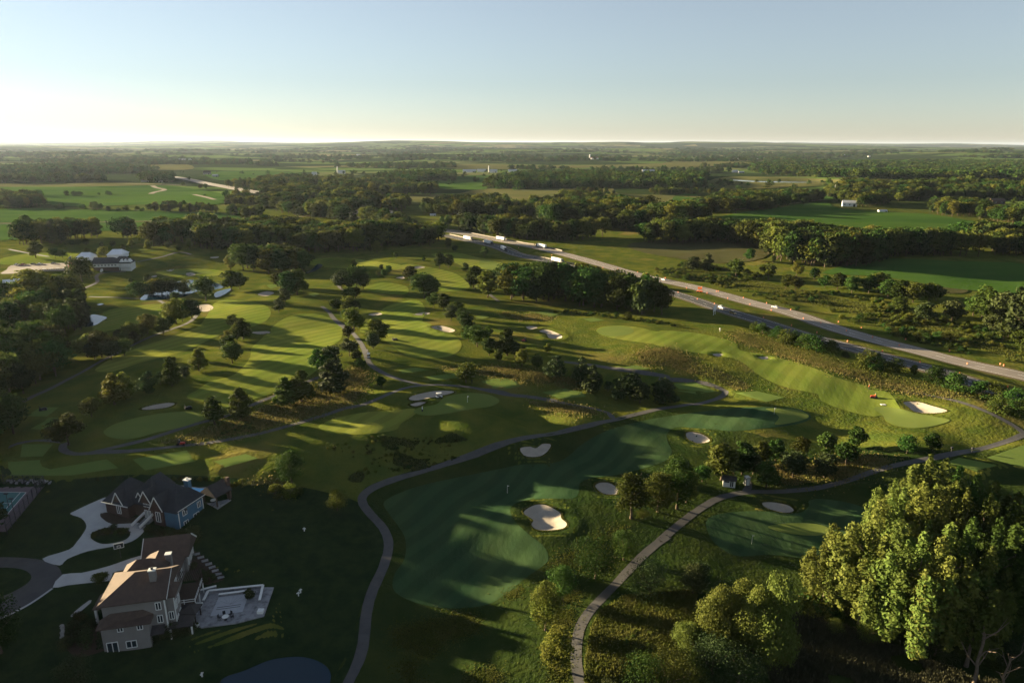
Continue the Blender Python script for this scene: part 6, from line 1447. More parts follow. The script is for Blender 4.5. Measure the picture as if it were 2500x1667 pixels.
def clubhouse():
    a = at('N', 1285, 340); b = at('N', 1700, 350)
    ang = math.atan2(b.y - a.y, b.x - a.x)
    L = (b - a).length
    h = empty('clubhouse', a, ang, 'long white clubhouse with dark hipped roof behind the pond', 'clubhouse'); h.scale = (.86, .8, .72)
    MB().box(0, L, 0, 13, -2, 3.0).build('lower_wall', MT['brick'], h)
    MB().box(-.2, L + .2, -.2, 13.2, 3.0, 6.4).build('wall', MT['club_wall'], h)
    MB().box(L * .72, L * 1.42, 1.5, 12, -2, 6.2).build('wall', MT['club_wall'], h)
    hip(MB(), -1, L + 1.2, -1, 14, 6.5, 11.2, 'x', True, False, 7).build('roof', MT['club_roof'], h)
    hip(MB(), L * .66, L * 1.45, .6, 12.8, 6.3, 11.8, 'x', False, False, 5).build('roof', MT['club_roof'], h)
    MB().poly([(-1.02, -.8, 6.4), (-1.02, 13.8, 6.4), (-1.02, 6.5, 10.9), (-.8, -.8, 6.4), (-.8, 13.8, 6.4), (-.8, 6.5, 10.9)], [(0, 1, 2), (5, 4, 3), (0, 3, 4, 1), (1, 4, 5, 2), (2, 5, 3, 0)]).build('gable_wall', MT['club_wall'], h)
    for k in range(3):
        x = L * (1.0 + .14 * k)
        g = MB().poly([(x, .2, 7.2), (x + 3.2, .2, 7.2), (x + 1.6, .2, 9.8), (x, 6, 7.2), (x + 3.2, 6, 7.2), (x + 1.6, 6, 9.8)], [(0, 1, 2), (5, 4, 3), (0, 3, 4, 1), (1, 4, 5, 2), (2, 5, 3, 0)]).build('dormer', MT['club_wall'], h)
    for k in range(7): window(h, (L * (.08 + .13 * k), -.2, 4.7), 1.3, 1.4, (0, -1, 0))
    for k in range(5): MB().box(L * (1.0 + .085 * k) - .15, L * (1.0 + .085 * k) + .15, -.6, -.3, 0, 6.0).build('veranda_post', MT['trim'], h)
    MB().box(L * .98, L * 1.42, -.7, 1.5, 2.7, 3.0).build('veranda_floor', MT['trim'], h)
    st = MB()
    for k in range(8): st.box(L * .28, L * .36, -.3 - .55 * (8 - k), -.3, -2 + .45 * k, -1.6 + .45 * k)
    st.build('stairs', MT['trim'], h)
    for nm, x0, x1, yb in (('left', 1100, 1285, 190), ('right', 1540, 1700, 145)):
        p = at('N', (x0 + x1) / 2, yb + 20); q0 = at('N', x0, yb + 20); q1 = at('N', x1, yb + 20)
        w_ = (q1 - q0).length / 2
        t = empty('event_tent', p, ang, f'{nm} white event tent roof rising behind the clubhouse', 'tent', 'event tents')
        MB().box(-w_, w_, -6, 6, 0, 3.2).build('side_wall', MT['tent'], t)
        hip(MB(), -w_ - .4, w_ + .4, -6.5, 6.5, 3.2, 6.4, 'x', False, False, 2.5).build('roof', MT['tent'], t)
clubhouse()
def flagpole():
    p = at('N', 998, 300)
    h = height_for(p, ZOOM['N'][1] + 130 * ZOOM['N'][2])
    e = empty('flagpole', p, 0, 'tall flagpole with a drooping red and white flag by the parking lot', 'flagpole')
    MB().cyl((0, 0), .14, 0, h, 8, .07).build('pole', MT['trim'], e)
    f = None
    nx, nz = 6, 7
    for s in range(nz):
        V = []; Fq = []
        for i in range(nx + 1):
            for j in (0, 1):
                x = -.1 - i * .55; z = h - .4 - (s + j) * .75 - i * .42
                V.append((x, .35 * math.sin(i * 1.3), z))
        Fq = [(2 * i, 2 * i + 1, 2 * i + 3, 2 * i + 2) for i in range(nx)]
        MB().poly(V, Fq).build('flag_stripe', MT['flag_red'] if s % 2 == 0 else MT['trim'], e)
    V = [(-.1 - i * .55, .35 * math.sin(i * 1.3) - .05, h - .4 - j * 3.0 - i * .42) for i in range(4) for j in (0, 1)]
    MB().poly(V, [(2 * i, 2 * i + 1, 2 * i + 3, 2 * i + 2) for i in range(3)]).build('flag_canton', MT['flag_blue'], e)
flagpole()
def shed():
    p = at('N', 180, 585)
    e = empty('small_shed', p, R(35), 'small white shed with grey gable roof left of the huge tree', 'shed')
    MB().box(-4, 4, -3.2, 3.2, -.5, 3.4).build('wall', MT['club_wall'], e)
    hip(MB(), -4.4, 4.4, -3.6, 3.6, 3.5, 5.8, 'x', True, True).build('roof', MT['tent'], e)
    window(e, (0, -3.2, 1.8), 2.2, 2.0, (0, -1, 0), door=True)
shed()

# ------------------------------------------------------------------ cars and trucks
def car(name, p, rz, body, label, cat='car', group=None, suv=False):
    e = empty(name, p, rz, label, cat, group); e.scale = (.82,) * 3
    hb = .95 if suv else .80; hc = 1.75 if suv else 1.42
    MB().poly([(-2.2, -.9, .3), (2.2, -.9, .3), (2.2, .9, .3), (-2.2, .9, .3), (-2.25, -.9, hb), (1.0, -.92, hb), (2.2, -.82, hb - .15), (2.2, .82, hb - .15), (1.0, .92, hb), (-2.25, .9, hb)], [(0, 3, 2, 1), (0, 1, 6, 5, 4), (3, 9, 8, 7, 2), (0, 4, 9, 3), (1, 2, 7, 6), (4, 5, 8, 9), (5, 6, 7, 8)]).build('body', body, e, .05)
    MB().poly([(-1.9, -.82, hb), (1.0, -.82, hb), (1.0, .82, hb), (-1.9, .82, hb), (-1.4, -.66, hc - .08), (.3, -.66, hc - .08), (.3, .66, hc - .08), (-1.4, .66, hc - .08)], [(0, 1, 5, 4), (1, 2, 6, 5), (2, 3, 7, 6), (3, 0, 4, 7), (4, 5, 6, 7)]).build('windows', MT['glass'], e)
    MB().box(-1.42, .32, -.68, .68, hc - .08, hc).build('roof', body, e)
    for x in (-1.35, 1.35):
        for y in (-.85, .85): MB().wheel((x, y, .33), .33, .2).build('wheel', MT['black'], e)
    for y in (-.6, .6): MB().box(2.14, 2.24, y - .18, y + .18, .5, .64).build('headlight', MT['trim'], e)
    return e
def truck(p, rz, label, tractor=MT['car_dark']):
    e = empty('semi_truck', p, rz, label, 'truck', 'semi trucks on the highway'); e.scale = (.74,) * 3
    MB().box(-13.5, 1.0, -1.3, 1.3, 1.15, 4.1).build('trailer', MT['trailer'], e, .04)
    MB().poly([(1.5, -1.2, .6), (4.2, -1.2, .6), (4.2, 1.2, .6), (1.5, 1.2, .6), (1.5, -1.2, 3.6), (3.0, -1.2, 3.6), (3.0, 1.2, 3.6), (1.5, 1.2, 3.6), (3.4, -1.2, 2.1), (3.4, 1.2, 2.1), (4.2, -1.1, 1.9), (4.2, 1.1, 1.9)], [(0, 3, 2, 1), (0, 1, 10, 8, 5, 4), (3, 7, 6, 9, 11, 2), (4, 5, 6, 7), (5, 8, 9, 6), (8, 10, 11, 9), (1, 2, 11, 10), (0, 4, 7, 3)]).build('cab', tractor, e)
    MB().poly([(3.02, -1.0, 3.4), (3.42, -1.0, 2.2), (3.42, 1.0, 2.2), (3.02, 1.0, 3.4)], [(0, 1, 2, 3)]).build('windscreen', MT['glass'], e)
    MB().box(-13, 1.5, -.5, .5, .85, 1.15).build('chassis', MT['dark'], e)
    for x in (-12.4, -11.1, .2, 1.4, 3.7):
        for y in (-1.05, 1.05): MB().wheel((x, y, .5), .5, .35).build('wheel', MT['black'], e)
    return e
def road_dir(line, p):
    L = np.array(dense(line, 4)); k = int(np.argmin(np.hypot(L[:, 0] - p[0], L[:, 1] - p[1])))
    a, b = L[max(0, k - 2)], L[min(len(L) - 1, k + 2)]
    return math.atan2(b[1] - a[1], b[0] - a[0]), L[k]
def on_road(line, reg, x, y, lane):
    p = at(reg, x, y); ang, c = road_dir(line, p)
    q = Vector((c[0] - math.sin(ang) * lane, c[1] + math.cos(ang) * lane, 0)); q.z = ht(q.x, q.y) + .14
    return q, ang
for reg, x, y, line, lane, flip, lab in (
        ('D', 1190, 146, HWY_NEAR, -1.8, 0, 'white semi trailer on the near dark lanes, second from the left bend'),
        ('D', 1350, 128, HWY_FAR, 1.8, 1, 'white semi trailer on the far pale lanes near the bend'),
        ('D', 1560, 232, HWY_NEAR, 1.8, 0, 'white semi trailer coming out behind the right end of the grove'),
        ('D', 2195, 402, HWY_NEAR, -1.8, 0, 'white semi trailer half hidden behind the last tall trees of the grove'),
        ('D', 1035, 112, HWY_NEAR, 1.8, 0, 'small far semi trailer on the near lanes at the left bend'),
        ('D', 1075, 75, HWY_FAR, 1.8, 1, 'white box truck farthest up the pale lanes'),
        ('D', 930, 76, HWY_NEAR, 1.8, 0, 'long pale trailer where the near lanes come out of the trees')):
    q, ang = on_road(line, reg, x, y, lane)
    truck(q, ang + (math.pi if flip else 0), lab)
for reg, x, y, line, lane, flip, body, lab, suv in (
        ('E', 70, 328, HWY_FAR, 1.6, 1, 'car_white', 'white car on the pale lanes, upper one of three', False),
        ('E', 738, 494, HWY_FAR, 1.6, 1, 'car_white', 'white car on the pale lanes, lowest of three', False),
        ('D', 2196, 324, HWY_FAR, -1.6, 1, 'car_grey', 'grey car on the pale lanes above the hidden truck', False),
        ('E', 418, 508, HWY_NEAR, 1.6, 0, 'car_white', 'white van on the dark lanes right of the billboard', True),
        ('E', 522, 528, HWY_NEAR, -1.2, 0, 'yellow', 'tan van on the dark lanes behind the white van', True)):
    q, ang = on_road(line, reg, x, y, lane)
    car('car', q, ang + (math.pi if flip else 0), MT[body], lab, 'van' if suv else 'car', 'cars on the highway', suv)
for k, (x, y, body, lab) in enumerate(((232, 268, 'car_white', 'white car parked at the left end of the upper parking row'), (322, 265, 'car_red', 'red car parked second in the upper parking row'), (458, 260, 'car_dark', 'dark car in the middle of the upper parking row'), (548, 258, 'car_white', 'white car parked fourth in the upper parking row'), (732, 250, 'car_grey', 'grey car parked alone right in the upper row'))):
    car('parked_car', at('N', x, y) + Vector((0, 0, .12)), R(80), MT[body], lab, 'car', 'cars in the clubhouse lot')
def golf_cart(p, rz, label, roof=MT['trim'], group=None, body=MT['trim']):
    e = empty('golf_cart', p, rz, label, 'golf cart', group); e.scale = (.85,) * 3
    MB().box(-1.2, 1.2, -.6, .6, .25, .45).build('floor', MT['dark'], e)
    MB().poly([(.6, -.58, .45), (1.2, -.5, .45), (1.2, .5, .45), (.6, .58, .45), (.6, -.58, .95), (1.1, -.45, .7), (1.1, .45, .7), (.6, .58, .95)], [(0, 1, 5, 4), (1, 2, 6, 5), (2, 3, 7, 6), (4, 5, 6, 7), (3, 0, 4, 7)]).build('front_body', body, e)
    MB().box(-1.25, -.35, -.58, .58, .45, .8).build('rear_body', body, e)
    MB().box(-.75, -.2, -.55, .55, .8, .95).build('seat', MT['dark'], e); MB().box(-.85, -.75, -.55, .55, .9, 1.4).build('backrest', MT['dark'], e)
    MB().box(-1.1, .9, -.65, .65, 1.88, 1.96).build('roof', roof, e, .03)
    for x, y in ((-1.0, -.58), (-1.0, .58), (.75, -.58), (.75, .58)): MB().bar((x, y, .8), (x, y, 1.9), .03).build('roof_post', MT['dark'], e)
    for x in (-.85, .85):
        for y in (-.55, .55): MB().wheel((x, y, .23), .23, .18).build('wheel', MT['black'], e)
for k in range(13):
    p = at('N', 565 + k * 31, 352 - k * 1.5)
    golf_cart(p + Vector((0, 0, .12)), R(100), f'{ORD[k]} from left golf cart in the row along the parking lot', MT['trim'] if k % 3 else MT['yellow'], 'golf carts along the lot')
golf_cart(at('F', 712, 316), R(20), 'white-roofed golf cart beside the green bunker')
golf_cart(at('F', 262, 60), R(100), 'small white golf cart on the path left of the striped fairway')

def mower(p, rz, label, body, driver=None):
    e = empty('ride_on_mower', p, rz, label, 'mower', 'ride-on mowers'); e.scale = (.9,) * 3
    MB().poly([(-.2, -.45, .4), (1.1, -.4, .4), (1.1, .4, .4), (-.2, .45, .4), (-.2, -.45, .95), (1.0, -.35, .85), (1.0, .35, .85), (-.2, .45, .95)], [(0, 3, 2, 1), (0, 1, 5, 4), (1, 2, 6, 5), (2, 3, 7, 6), (4, 5, 6, 7), (3, 0, 4, 7)]).build('hood', body, e, .04)
    MB().box(-1.1, -.2, -.55, .55, .4, .6).build('deck', body, e)
    MB().box(-.75, -.3, -.28, .28, .6, .78).build('seat', MT['dark'], e); MB().box(-.85, -.75, -.28, .28, .7, 1.2).build('backrest', MT['dark'], e)
    MB().box(-1.15, 1.2, -.95, .95, .1, .3).build('cutting_deck', MT['dark'], e)
    for y in (-.4, .4): MB().bar((-.95, y, .6), (-.95, y, 1.8), .035).build('roll_bar', MT['dark'], e)
    MB().bar((-.95, -.4, 1.8), (-.95, .4, 1.8), .035).build('roll_bar', MT['dark'], e)
    for x, r_ in ((-.8, .42), (.85, .3)):
        for y in (-.65, .65): MB().wheel((x, y, r_), r_, .25).build('wheel', MT['black'], e)
    return e
def person(p, rz, label, shirt, legs, seated=False, name='person'):
    """one continuous body grown over a skeleton"""
    if seated:
        J = [(0, 0, .86), (.02, 0, 1.1), (.03, 0, 1.36), (.04, 0, 1.5), (.06, 0, 1.68), (.05, -.2, 1.34), (.2, -.25, 1.12), (.42, -.15, 1.15), (.05, .2, 1.34), (.2, .25, 1.12), (.42, .15, 1.15), (.05, -.1, .84), (.45, -.12, .86), (.5, -.12, .45), (.05, .1, .84), (.45, .12, .86), (.5, .12, .45)]
    else:
        J = [(0, 0, .95), (0, 0, 1.15), (0, 0, 1.40), (0, 0, 1.52), (.02, 0, 1.68), (0, -.2, 1.38), (.03, -.27, 1.12), (.2, -.25, .95), (0, .2, 1.38), (.03, .27, 1.12), (.15, .28, .92), (0, -.1, .9), (.06, -.11, .5), (-.02, -.11, .06), (0, .1, .9), (-.05, .11, .5), (-.16, .11, .07)]
    E = [(0, 1), (1, 2), (2, 3), (3, 4), (2, 5), (5, 6), (6, 7), (2, 8), (8, 9), (9, 10), (0, 11), (11, 12), (12, 13), (0, 14), (14, 15), (15, 16)]
    rad = [.16, .15, .17, .07, .12, .07, .05, .045, .07, .05, .045, .10, .07, .05, .10, .07, .05]
    me = bpy.data.meshes.new(name); me.from_pydata(J, E, [])
    o = bpy.data.objects.new(name, me); link(o)
    sm = o.modifiers.new('skin', 'SKIN'); lay = me.skin_vertices[0] if me.skin_vertices else None
    if lay is None:
        bm = bmesh.new(); bm.from_mesh(me); bm.verts.layers.skin.verify(); bm.to_mesh(me); bm.free(); lay = me.skin_vertices[0]
    for i, r_ in enumerate(rad): lay.data[i].radius = (r_, r_); lay.data[i].use_root = i == 0
    o.modifiers.new('sub', 'SUBSURF').levels = 1; o.modifiers['sub'].render_levels = 1
    me.materials.append(shirt)
    o.location = p; o.rotation_euler = (0, 0, rz); o.scale = (.9,) * 3
    tag(o, label, 'person')
    hd = MB().cyl((J[4][0], J[4][1]), .10, J[4][2] - .06, J[4][2] + .10, 10, .12).build('head', MT['skin'], o, .02, True)
    MB().cyl((J[4][0] + .02, J[4][1]), .15, J[4][2] + .09, J[4][2] + .16, 10, .10).build('cap', MT['trim'], o)
    if not seated:
        t = MB()
        for s in (-1, 1):
            k0 = 11 if s < 0 else 14
            t.bar(Vector(J[k0]) + Vector((0, 0, .06)), Vector(J[k0 + 1]), .115); t.bar(Vector(J[k0 + 1]), Vector(J[k0 + 2]), .085)
        t.build('trousers', legs, o, .02)
    return o
MT['shirt_w'] = mat('white_shirt', (.66, .66, .66), None, rough=.85)
MT['shirt_d'] = mat('dark_shirt', (.05, .05, .07), None, rough=.85)
MT['shirt_o'] = mat('orange_vest', (.6, .16, .05), None, rough=.85)
MT['trouser'] = mat('dark_trousers', (.03, .03, .035), None, rough=.9)
m1 = at('G', 1165, 46); mower(m1, R(160), 'red ride-on mower on the approach of the rightmost green', MT['red'])
person(m1 + Vector((.45, -.1, -.05)), R(160), 'person in a red vest sitting on the red mower by the rightmost green', MT['shirt_o'], MT['trouser'], True)
m2 = at('D', 1326, 756); mower(m2, R(200), 'red mower in the rough right of centre below the bent bunker', MT['red'])
person(m2 + Vector((.45, .1, -.05)), R(200), 'person in dark clothes riding the mower right of centre', MT['shirt_d'], MT['trouser'], True)
m3 = at('B', 1226, 652); mower(m3, R(10), 'red ride-on mower driving on the lower left cart path', MT['red'])
person(m3 + Vector((-.5, 0, -.05)), R(10), 'person in dark clothes riding the mower on the lower left path', MT['shirt_d'], MT['trouser'], True)
for reg, x, y, lab in (('B', 1272, 408, 'dark mower in the shade beside the long thin bunker'), ('B', 292, 418, 'dark mower on the shaded far left tee'), ('D', 455, 748, 'dark mower at the edge of the striped fairway')):
    mower(at(reg, x, y), R(30), lab, MT['dark'])
person(at('F', 604, 404), R(40), 'person in a white shirt walking onto the front green', MT['shirt_w'], MT['trouser'])
person(at('E', 1362, 1018), R(100), 'person in orange standing on the long right fairway', MT['shirt_o'], MT['trouser'])

# flagsticks, tee markers, posts
def pin(reg, x, y, lab):
    e = empty('flagstick', at(reg, x, y), 0, lab, 'flagstick', 'flagsticks')
    MB().cyl((0, 0), .035, 0, 2.3, 6).build('stick', MT['trim'], e)
    MB().poly([(.03, 0, 2.3), (.6, .06, 2.15), (.03, 0, 1.95), (.03, .01, 2.3), (.6, .07, 2.15), (.03, .01, 1.95)], [(0, 1, 2), (5, 4, 3)]).build('flag', MT['trim'], e)
pin('F', 1146, 925, 'thin white flagstick on the shaded front fairway'); pin('G', 514, 826, 'thin flagstick on the lower right green'); pin('G', 634, 134, 'flagstick on the raised green at right'); pin('F', 892, 348, 'flagstick on the front green')
for k, (reg, x, y, lab) in enumerate((('G', 1580, 334, 'dark ball washer post beside the right hand path'), ('G', 1690, 336, 'dark post right of the right hand tees'), ('F', 920, 226, 'dark bin beside the round tree above the front green'), ('E', 412, 650, 'thin white marker post below the billboard'))):
    e = empty('course_post', at(reg, x, y), 0, lab, 'post')
    MB().cyl((0, 0), .12, 0, 1.1, 8).build('post', MT['dark'] if k < 3 else MT['trim'], e); MB().box(-.25, .25, -.2, .2, 1.0, 1.45).build('head', MT['dark'] if k < 3 else MT['trim'], e)
for k, (reg, x, y) in enumerate((('G', 1216, 84),)):
    o = MB().box(-.8, .8, -.5, .5, 0, .12).build('white_mat', MT['trim'], None, .03); o.location = at(reg, x, y) + Vector((0, 0, .12))
    tag(o, ('white mat on the approach by the red mower', 'white mat on the lower left path')[k], 'mat')
def hut():
    p = at('G', 392, 512)
    e = empty('course_hut', p, R(-15), 'small white hut with dark roof in the shaded stand at right', 'hut')
    MB().box(-1.5, 1.5, -1.1, 1.1, -.3, 2.1).build('wall', MT['club_wall'], e); hip(MB(), -1.8, 1.8, -1.4, 1.4, 2.1, 2.7, 'x', True, True).build('roof', MT['shingle_dark'], e)
    window(e, (.6, -1.1, 1.0), .9, 1.7, (0, -1, 0), door=True); MB().box(-1.3, .0, -1.16, -1.1, 1.3, 1.7).build('sign_board', MT['dark'], e)
    q = at('G', 487, 508)
    t = empty('portable_toilet', q, R(10), 'portable toilet cabin beside the white hut', 'toilet')
    MB().box(-.6, .6, -.6, .6, 0, 2.2).build('cabin', MT['car_grey'], t, .03); MB().poly([(-.65, -.65, 2.2), (.65, -.65, 2.2), (.65, .65, 2.2), (-.65, .65, 2.2), (-.4, -.4, 2.45), (.4, -.4, 2.45), (.4, .4, 2.45), (-.4, .4, 2.45)], [(0, 1, 5, 4), (1, 2, 6, 5), (2, 3, 7, 6), (3, 0, 4, 7), (4, 5, 6, 7)]).build('roof', MT['trim'], t)
    MB().box(-.4, .4, -.64, -.6, .1, 1.9).build('door', MT['trim'], t)
hut()
def billboard():
    p = at('E', 376, 545)
    e = empty('road_sign', p, R(60), 'blank pale road sign on two posts beside the dark lanes', 'sign')
    hgt = height_for(p, ZOOM['E'][1] + 488 * ZOOM['E'][2])
    for x in (-1.6, 1.6): MB().box(x - .12, x + .12, -.1, .1, 0, hgt - .2).build('post', MT['trim'], e)
    MB().box(-2.6, 2.6, -.16, -.1, hgt * .42, hgt).build('panel', MT['trim'], e); MB().box(-2.6, 2.6, .02, .08, hgt * .42, hgt).build('back_panel', MT['tent'], e)
billboard()

# ------------------------------------------------------------------ roadworks
def barrel_mesh():
    a = MB().cyl((0, 0), .36, .05, .95, 12, .27); b = MB().cyl((0, 0), .5, 0, .06, 12)
    return a, b
_bm = {}
def barrel(p, lab, tall=.72):
    e = empty('traffic_barrel', p, 0, lab, 'traffic barrel', 'roadworks barrels'); e.scale = (tall,) * 3
    if not _bm:
        _bm['body'] = MB().cyl((0, 0), .36, .05, .95, 12, .27).build('body', MT['orange'], e)
        _bm['base'] = MB().cyl((0, 0), .5, 0, .06, 12).build('base', MT['black'], e)
        _bm['band'] = MB().cyl((0, 0), .345, .3, .44, 12, .325).build('reflective_band', MT['trim'], e)
        for k, o in _bm.items(): _bm[k] = (o.name.split('.')[0], o.data)
    else:
        for nm, me in _bm.values(): obj(nm, me, e)
BAR = [('E', [(200, 378), (268, 448), (330, 410), (390, 398), (402, 398), (462, 444), (562, 440), (604, 482), (377, 478), (710, 474), (740, 520), (864, 516), (945, 572), (868, 616), (1055, 602), (1168, 594), (1218, 650), (1030, 662), (1315, 632), (1384, 692), (1226, 718), (1596, 706), (1555, 744), (1448, 782), (1688, 852), (1876, 780), (1990, 862), (1942, 926), (2200, 864), (2222, 872), (2246, 1012), (690, 566), (65, 318), (145, 405), (296, 372)])]
for reg, pts in BAR:
    n = 0
    for x, y in sorted(pts):
        n += 1
        barrel(at(reg, x, y) + Vector((0, 0, .1)), (f'{ORD[n - 1]} from left' if n <= len(ORD) else f'{["sixth", "fifth", "fourth", "third", "second", "first"][n - 30]} from right' if n <= 35 else 'rightmost') + ' orange traffic barrel along the highway works')
for k, (reg, x, y) in enumerate((('D', 1860, 262), ('D', 1960, 272), ('D', 2094, 292), ('D', 2152, 302), ('D', 2005, 330), ('D', 2280, 332), ('D', 1515, 178), ('D', 1385, 128), ('D', 1290, 128), ('D', 1180, 78), ('D', 1090, 70))):
    barrel(at(reg, x, y) + Vector((0, 0, .1)), f'{ORD[k]} orange traffic barrel on the upper stretch of the highway works')
def arrow_trailer():
    p = at('E', 282, 402)
    e = empty('roadworks_trailer', p, R(-30), 'orange roadworks trailer beside the pale highway lanes', 'trailer')
    MB().box(-1.6, 1.6, -.8, .8, .5, 1.0).build('chassis', MT['orange'], e, .05); MB().box(-.06, .06, -.06, .06, 1.0, 2.4).build('mast', MT['dark'], e)
    MB().box(-1.2, 1.2, -.08, .08, 1.9, 3.1).build('board', MT['orange'], e)
    for x in (-.8, .8):
        for y in (-.85, .85): MB().wheel((x, y, .4), .4, .2).build('wheel', MT['black'], e)
arrow_trailer()
# pale concrete barrier along the left stretch of the highway
def barrier(line, i0, i1, shift, lab):
    L = dense(line, 6)[i0:i1]
    e = empty('concrete_barrier', (0, 0, 0), 0, lab, 'barrier')
    for (x0, y0), (x1, y1) in zip(L, L[1:]):
        an = math.atan2(y1 - y0, x1 - x0); ox, oy = -math.sin(an) * shift, math.cos(an) * shift
        o = MB().poly([(x0 + ox - .3 * math.sin(an) * s, y0 + oy + .3 * math.cos(an) * s, ht(x0, y0) + .1) for s in (-1, 1)] + [(x0 + ox - .1 * math.sin(an) * s, y0 + oy + .1 * math.cos(an) * s, ht(x0, y0) + .85) for s in (-1, 1)] + [(x1 + ox - .3 * math.sin(an) * s - .1 * math.cos(an), y1 + oy + .3 * math.cos(an) * s - .1 * math.sin(an), ht(x1, y1) + .1) for s in (-1, 1)] + [(x1 + ox - .1 * math.sin(an) * s - .1 * math.cos(an), y1 + oy + .1 * math.cos(an) * s - .1 * math.sin(an), ht(x1, y1) + .85) for s in (-1, 1)], [(0, 1, 3, 2), (4, 6, 7, 5), (0, 2, 6, 4), (1, 5, 7, 3), (2, 3, 7, 6), (0, 4, 5, 1)]).build('barrier_segment', MT['concrete_road'], e)
barrier(HWY_FAR, 2, 30, 7.2, 'pale concrete barrier along the far edge of the pale lanes')
barrier(HWY_NEAR, 0, 26, 6.6, 'pale concrete barrier beside the near lanes where they leave the trees')
# overpass where the far highway crosses
def overpass():
    a = at('J', 205, 522); b = at('J', 385, 522)
    an = math.atan2(b.y - a.y, b.x - a.x); L = (b - a).length
    e = empty('overpass', a, an, 'pale flat overpass bridge crossing the far highway', 'bridge')
    MB().box(-6, L + 6, -5, 5, 5.2, 6.4).build('deck', MT['drive'], e)
    for y in (-5, 5): MB().box(-6, L + 6, y - .15, y + .15, 6.4, 7.4).build('parapet', MT['concrete_road'], e)
    for k in range(4): MB().box(L * (k + .5) / 4 - .6, L * (k + .5) / 4 + .6, -4, 4, -1, 5.2).build('pier', MT['drive'], e)
overpass()

# ------------------------------------------------------------------ far farms, barns and sheds
MT['barn_red'] = mat('red_barn', (.20, .06, .045), (.16, .05, .04), .5, .9)
MT['roof_tin'] = mat('tin_roof', (.45, .46, .47), (.38, .39, .40), .3, .5, spec=.4)
def barn(reg, x, y, wpx, hpx, label, rz=0.0, dep=.6, wall='club_wall', roof='roof_tin', silo=False, cat='barn', windows=0):
    p = at(reg, x, y); s = ZOOM[reg][2]
    d = (p - CAM).length
    w_ = wpx * s * d / FPX / 2; hg = max(2.5, hpx * s * d / FPX); dp = w_ * dep
    e = empty('farm_building' if cat == 'barn' else 'farm_house', p, rz, label, cat, 'far buildings')
    MB().box(-w_, w_, -dp, dp, -1.5, hg * .62).build('wall', MT[wall], e)
    hip(MB(), -w_ * 1.03, w_ * 1.03, -dp * 1.08, dp * 1.08, hg * .62, hg, 'x', True, True, t=.1).build('roof', MT[roof], e)
    for sx in (-1, 1): MB().poly([(sx * w_, -dp, hg * .6), (sx * w_, dp, hg * .6), (sx * w_, 0, hg * .97), (sx * w_ * .98, -dp, hg * .6), (sx * w_ * .98, dp, hg * .6), (sx * w_ * .98, 0, hg * .97)], [(0, 1, 2), (5, 4, 3), (0, 3, 4, 1), (1, 4, 5, 2), (2, 5, 3, 0)]).build('gable_wall', MT[wall], e)
    for k in range(windows): window(e, (-w_ + 2 * w_ * (k + .5) / windows, -dp, hg * .33), w_ * .3 / windows * 2, hg * .22, (0, -1, 0))
    MB().box(w_ * .5, w_ * .8, -dp - .12, -dp, 0, hg * .4).build('door', MT['dark'], e)
    if silo:
        MB().cyl((-w_ * 1.25, 0), w_ * .16, -1, hg * 1.9, 14).build('silo', MT['roof_tin'], e); MB().cyl((-w_ * 1.25, 0), w_ * .16, hg * 1.9, hg * 2.1, 14, w_ * .04).build('silo_dome', MT['trim'], e)
    return e
barn('K', 1170, 482, 78, 36, 'white barn standing at the top edge of the right field', R(-20), .5, windows=3)
barn('K', 1395, 520, 50, 14, 'low pale shed right of the white barn', 0, .4)
barn('K', 1425, 408, 60, 20, 'brown-roofed house among the trees above the white barn', 0, .5, 'stucco', 'barn_red', cat='house', windows=3)
barn('K', 1870, 442, 56, 22, 'pale pink house wall catching sun in the right woods', 0, .5, 'stucco', 'shingle', cat='house', windows=3)
barn('K', 2165, 465, 70, 30, 'brown house half hidden in the right woods', 0, .5, 'brick', 'shingle', cat='house', windows=2)
barn('K', 400, 252, 36, 14, 'pale shed left of the far lakes', 0, .5)
barn('K', 440, 258, 34, 12, 'grey shed beside the pale shed at the far lakes', 0, .5, 'car_grey')
barn('K', 532, 168, 40, 8, 'far long white shed on the right plain', 0, .4)
barn('K', 400, 168, 80, 10, 'far pair of long sheds on the right plain', 0, .3)
barn('K', 605, 172, 20, 10, 'far small brown house right of the long shed', 0, .5, 'barn_red')
barn('K', 1130, 145, 18, 12, 'tiny white farmhouse on the far hazy slope', 0, .5)
barn('K', 1305, 148, 14, 7, 'tiny white speck of a farm at far right', 0, .5)
barn('J', 90, 246, 40, 20, 'white dairy barn with tall silo in the far left centre', 0, .5, silo=True)
barn('J', 905, 238, 80, 18, 'long white shed, leftmost of the far farm row', 0, .35)
barn('J', 985, 234, 60, 16, 'long white shed, second of the far farm row', 0, .35)
barn('J', 1058, 240, 46, 20, 'white shed with dark silo in the far farm row', 0, .4, silo=True)
barn('J', 1180, 236, 54, 16, 'white shed, rightmost of the far farm row', 0, .35)
barn('J', 1700, 236, 76, 9, 'low pale shed in front of the far right woods', 0, .3)
barn('J', 2045, 232, 72, 10, 'pale blue shed at the far field edge', 0, .3, 'tent')
barn('J', 1712, 155, 60, 14, 'red-roofed farm on the far pale field', 0, .4, 'club_wall', 'barn_red', silo=True)
barn('J', 672, 514, 36, 12, 'white shed in the clearing before the middle woods', 0, .4)
barn('J', 842, 518, 34, 16, 'white house at the edge of the middle woods', 0, .5, cat='house', windows=2)
barn('J', 752, 132, 10, 7, 'tiny white farm in the far haze', 0, .5)
barn('J', 196, 130, 20, 7, 'tiny pale farm at far left haze', 0, .5)
barn('I', 1400, 268, 40, 24, 'cream farmhouse beside the far highway', 0, .5, 'stucco', 'shingle', cat='house', windows=2)
barn('I', 1455, 284, 34, 16, 'low grey shed right of the cream farmhouse', 0, .5, 'car_grey')
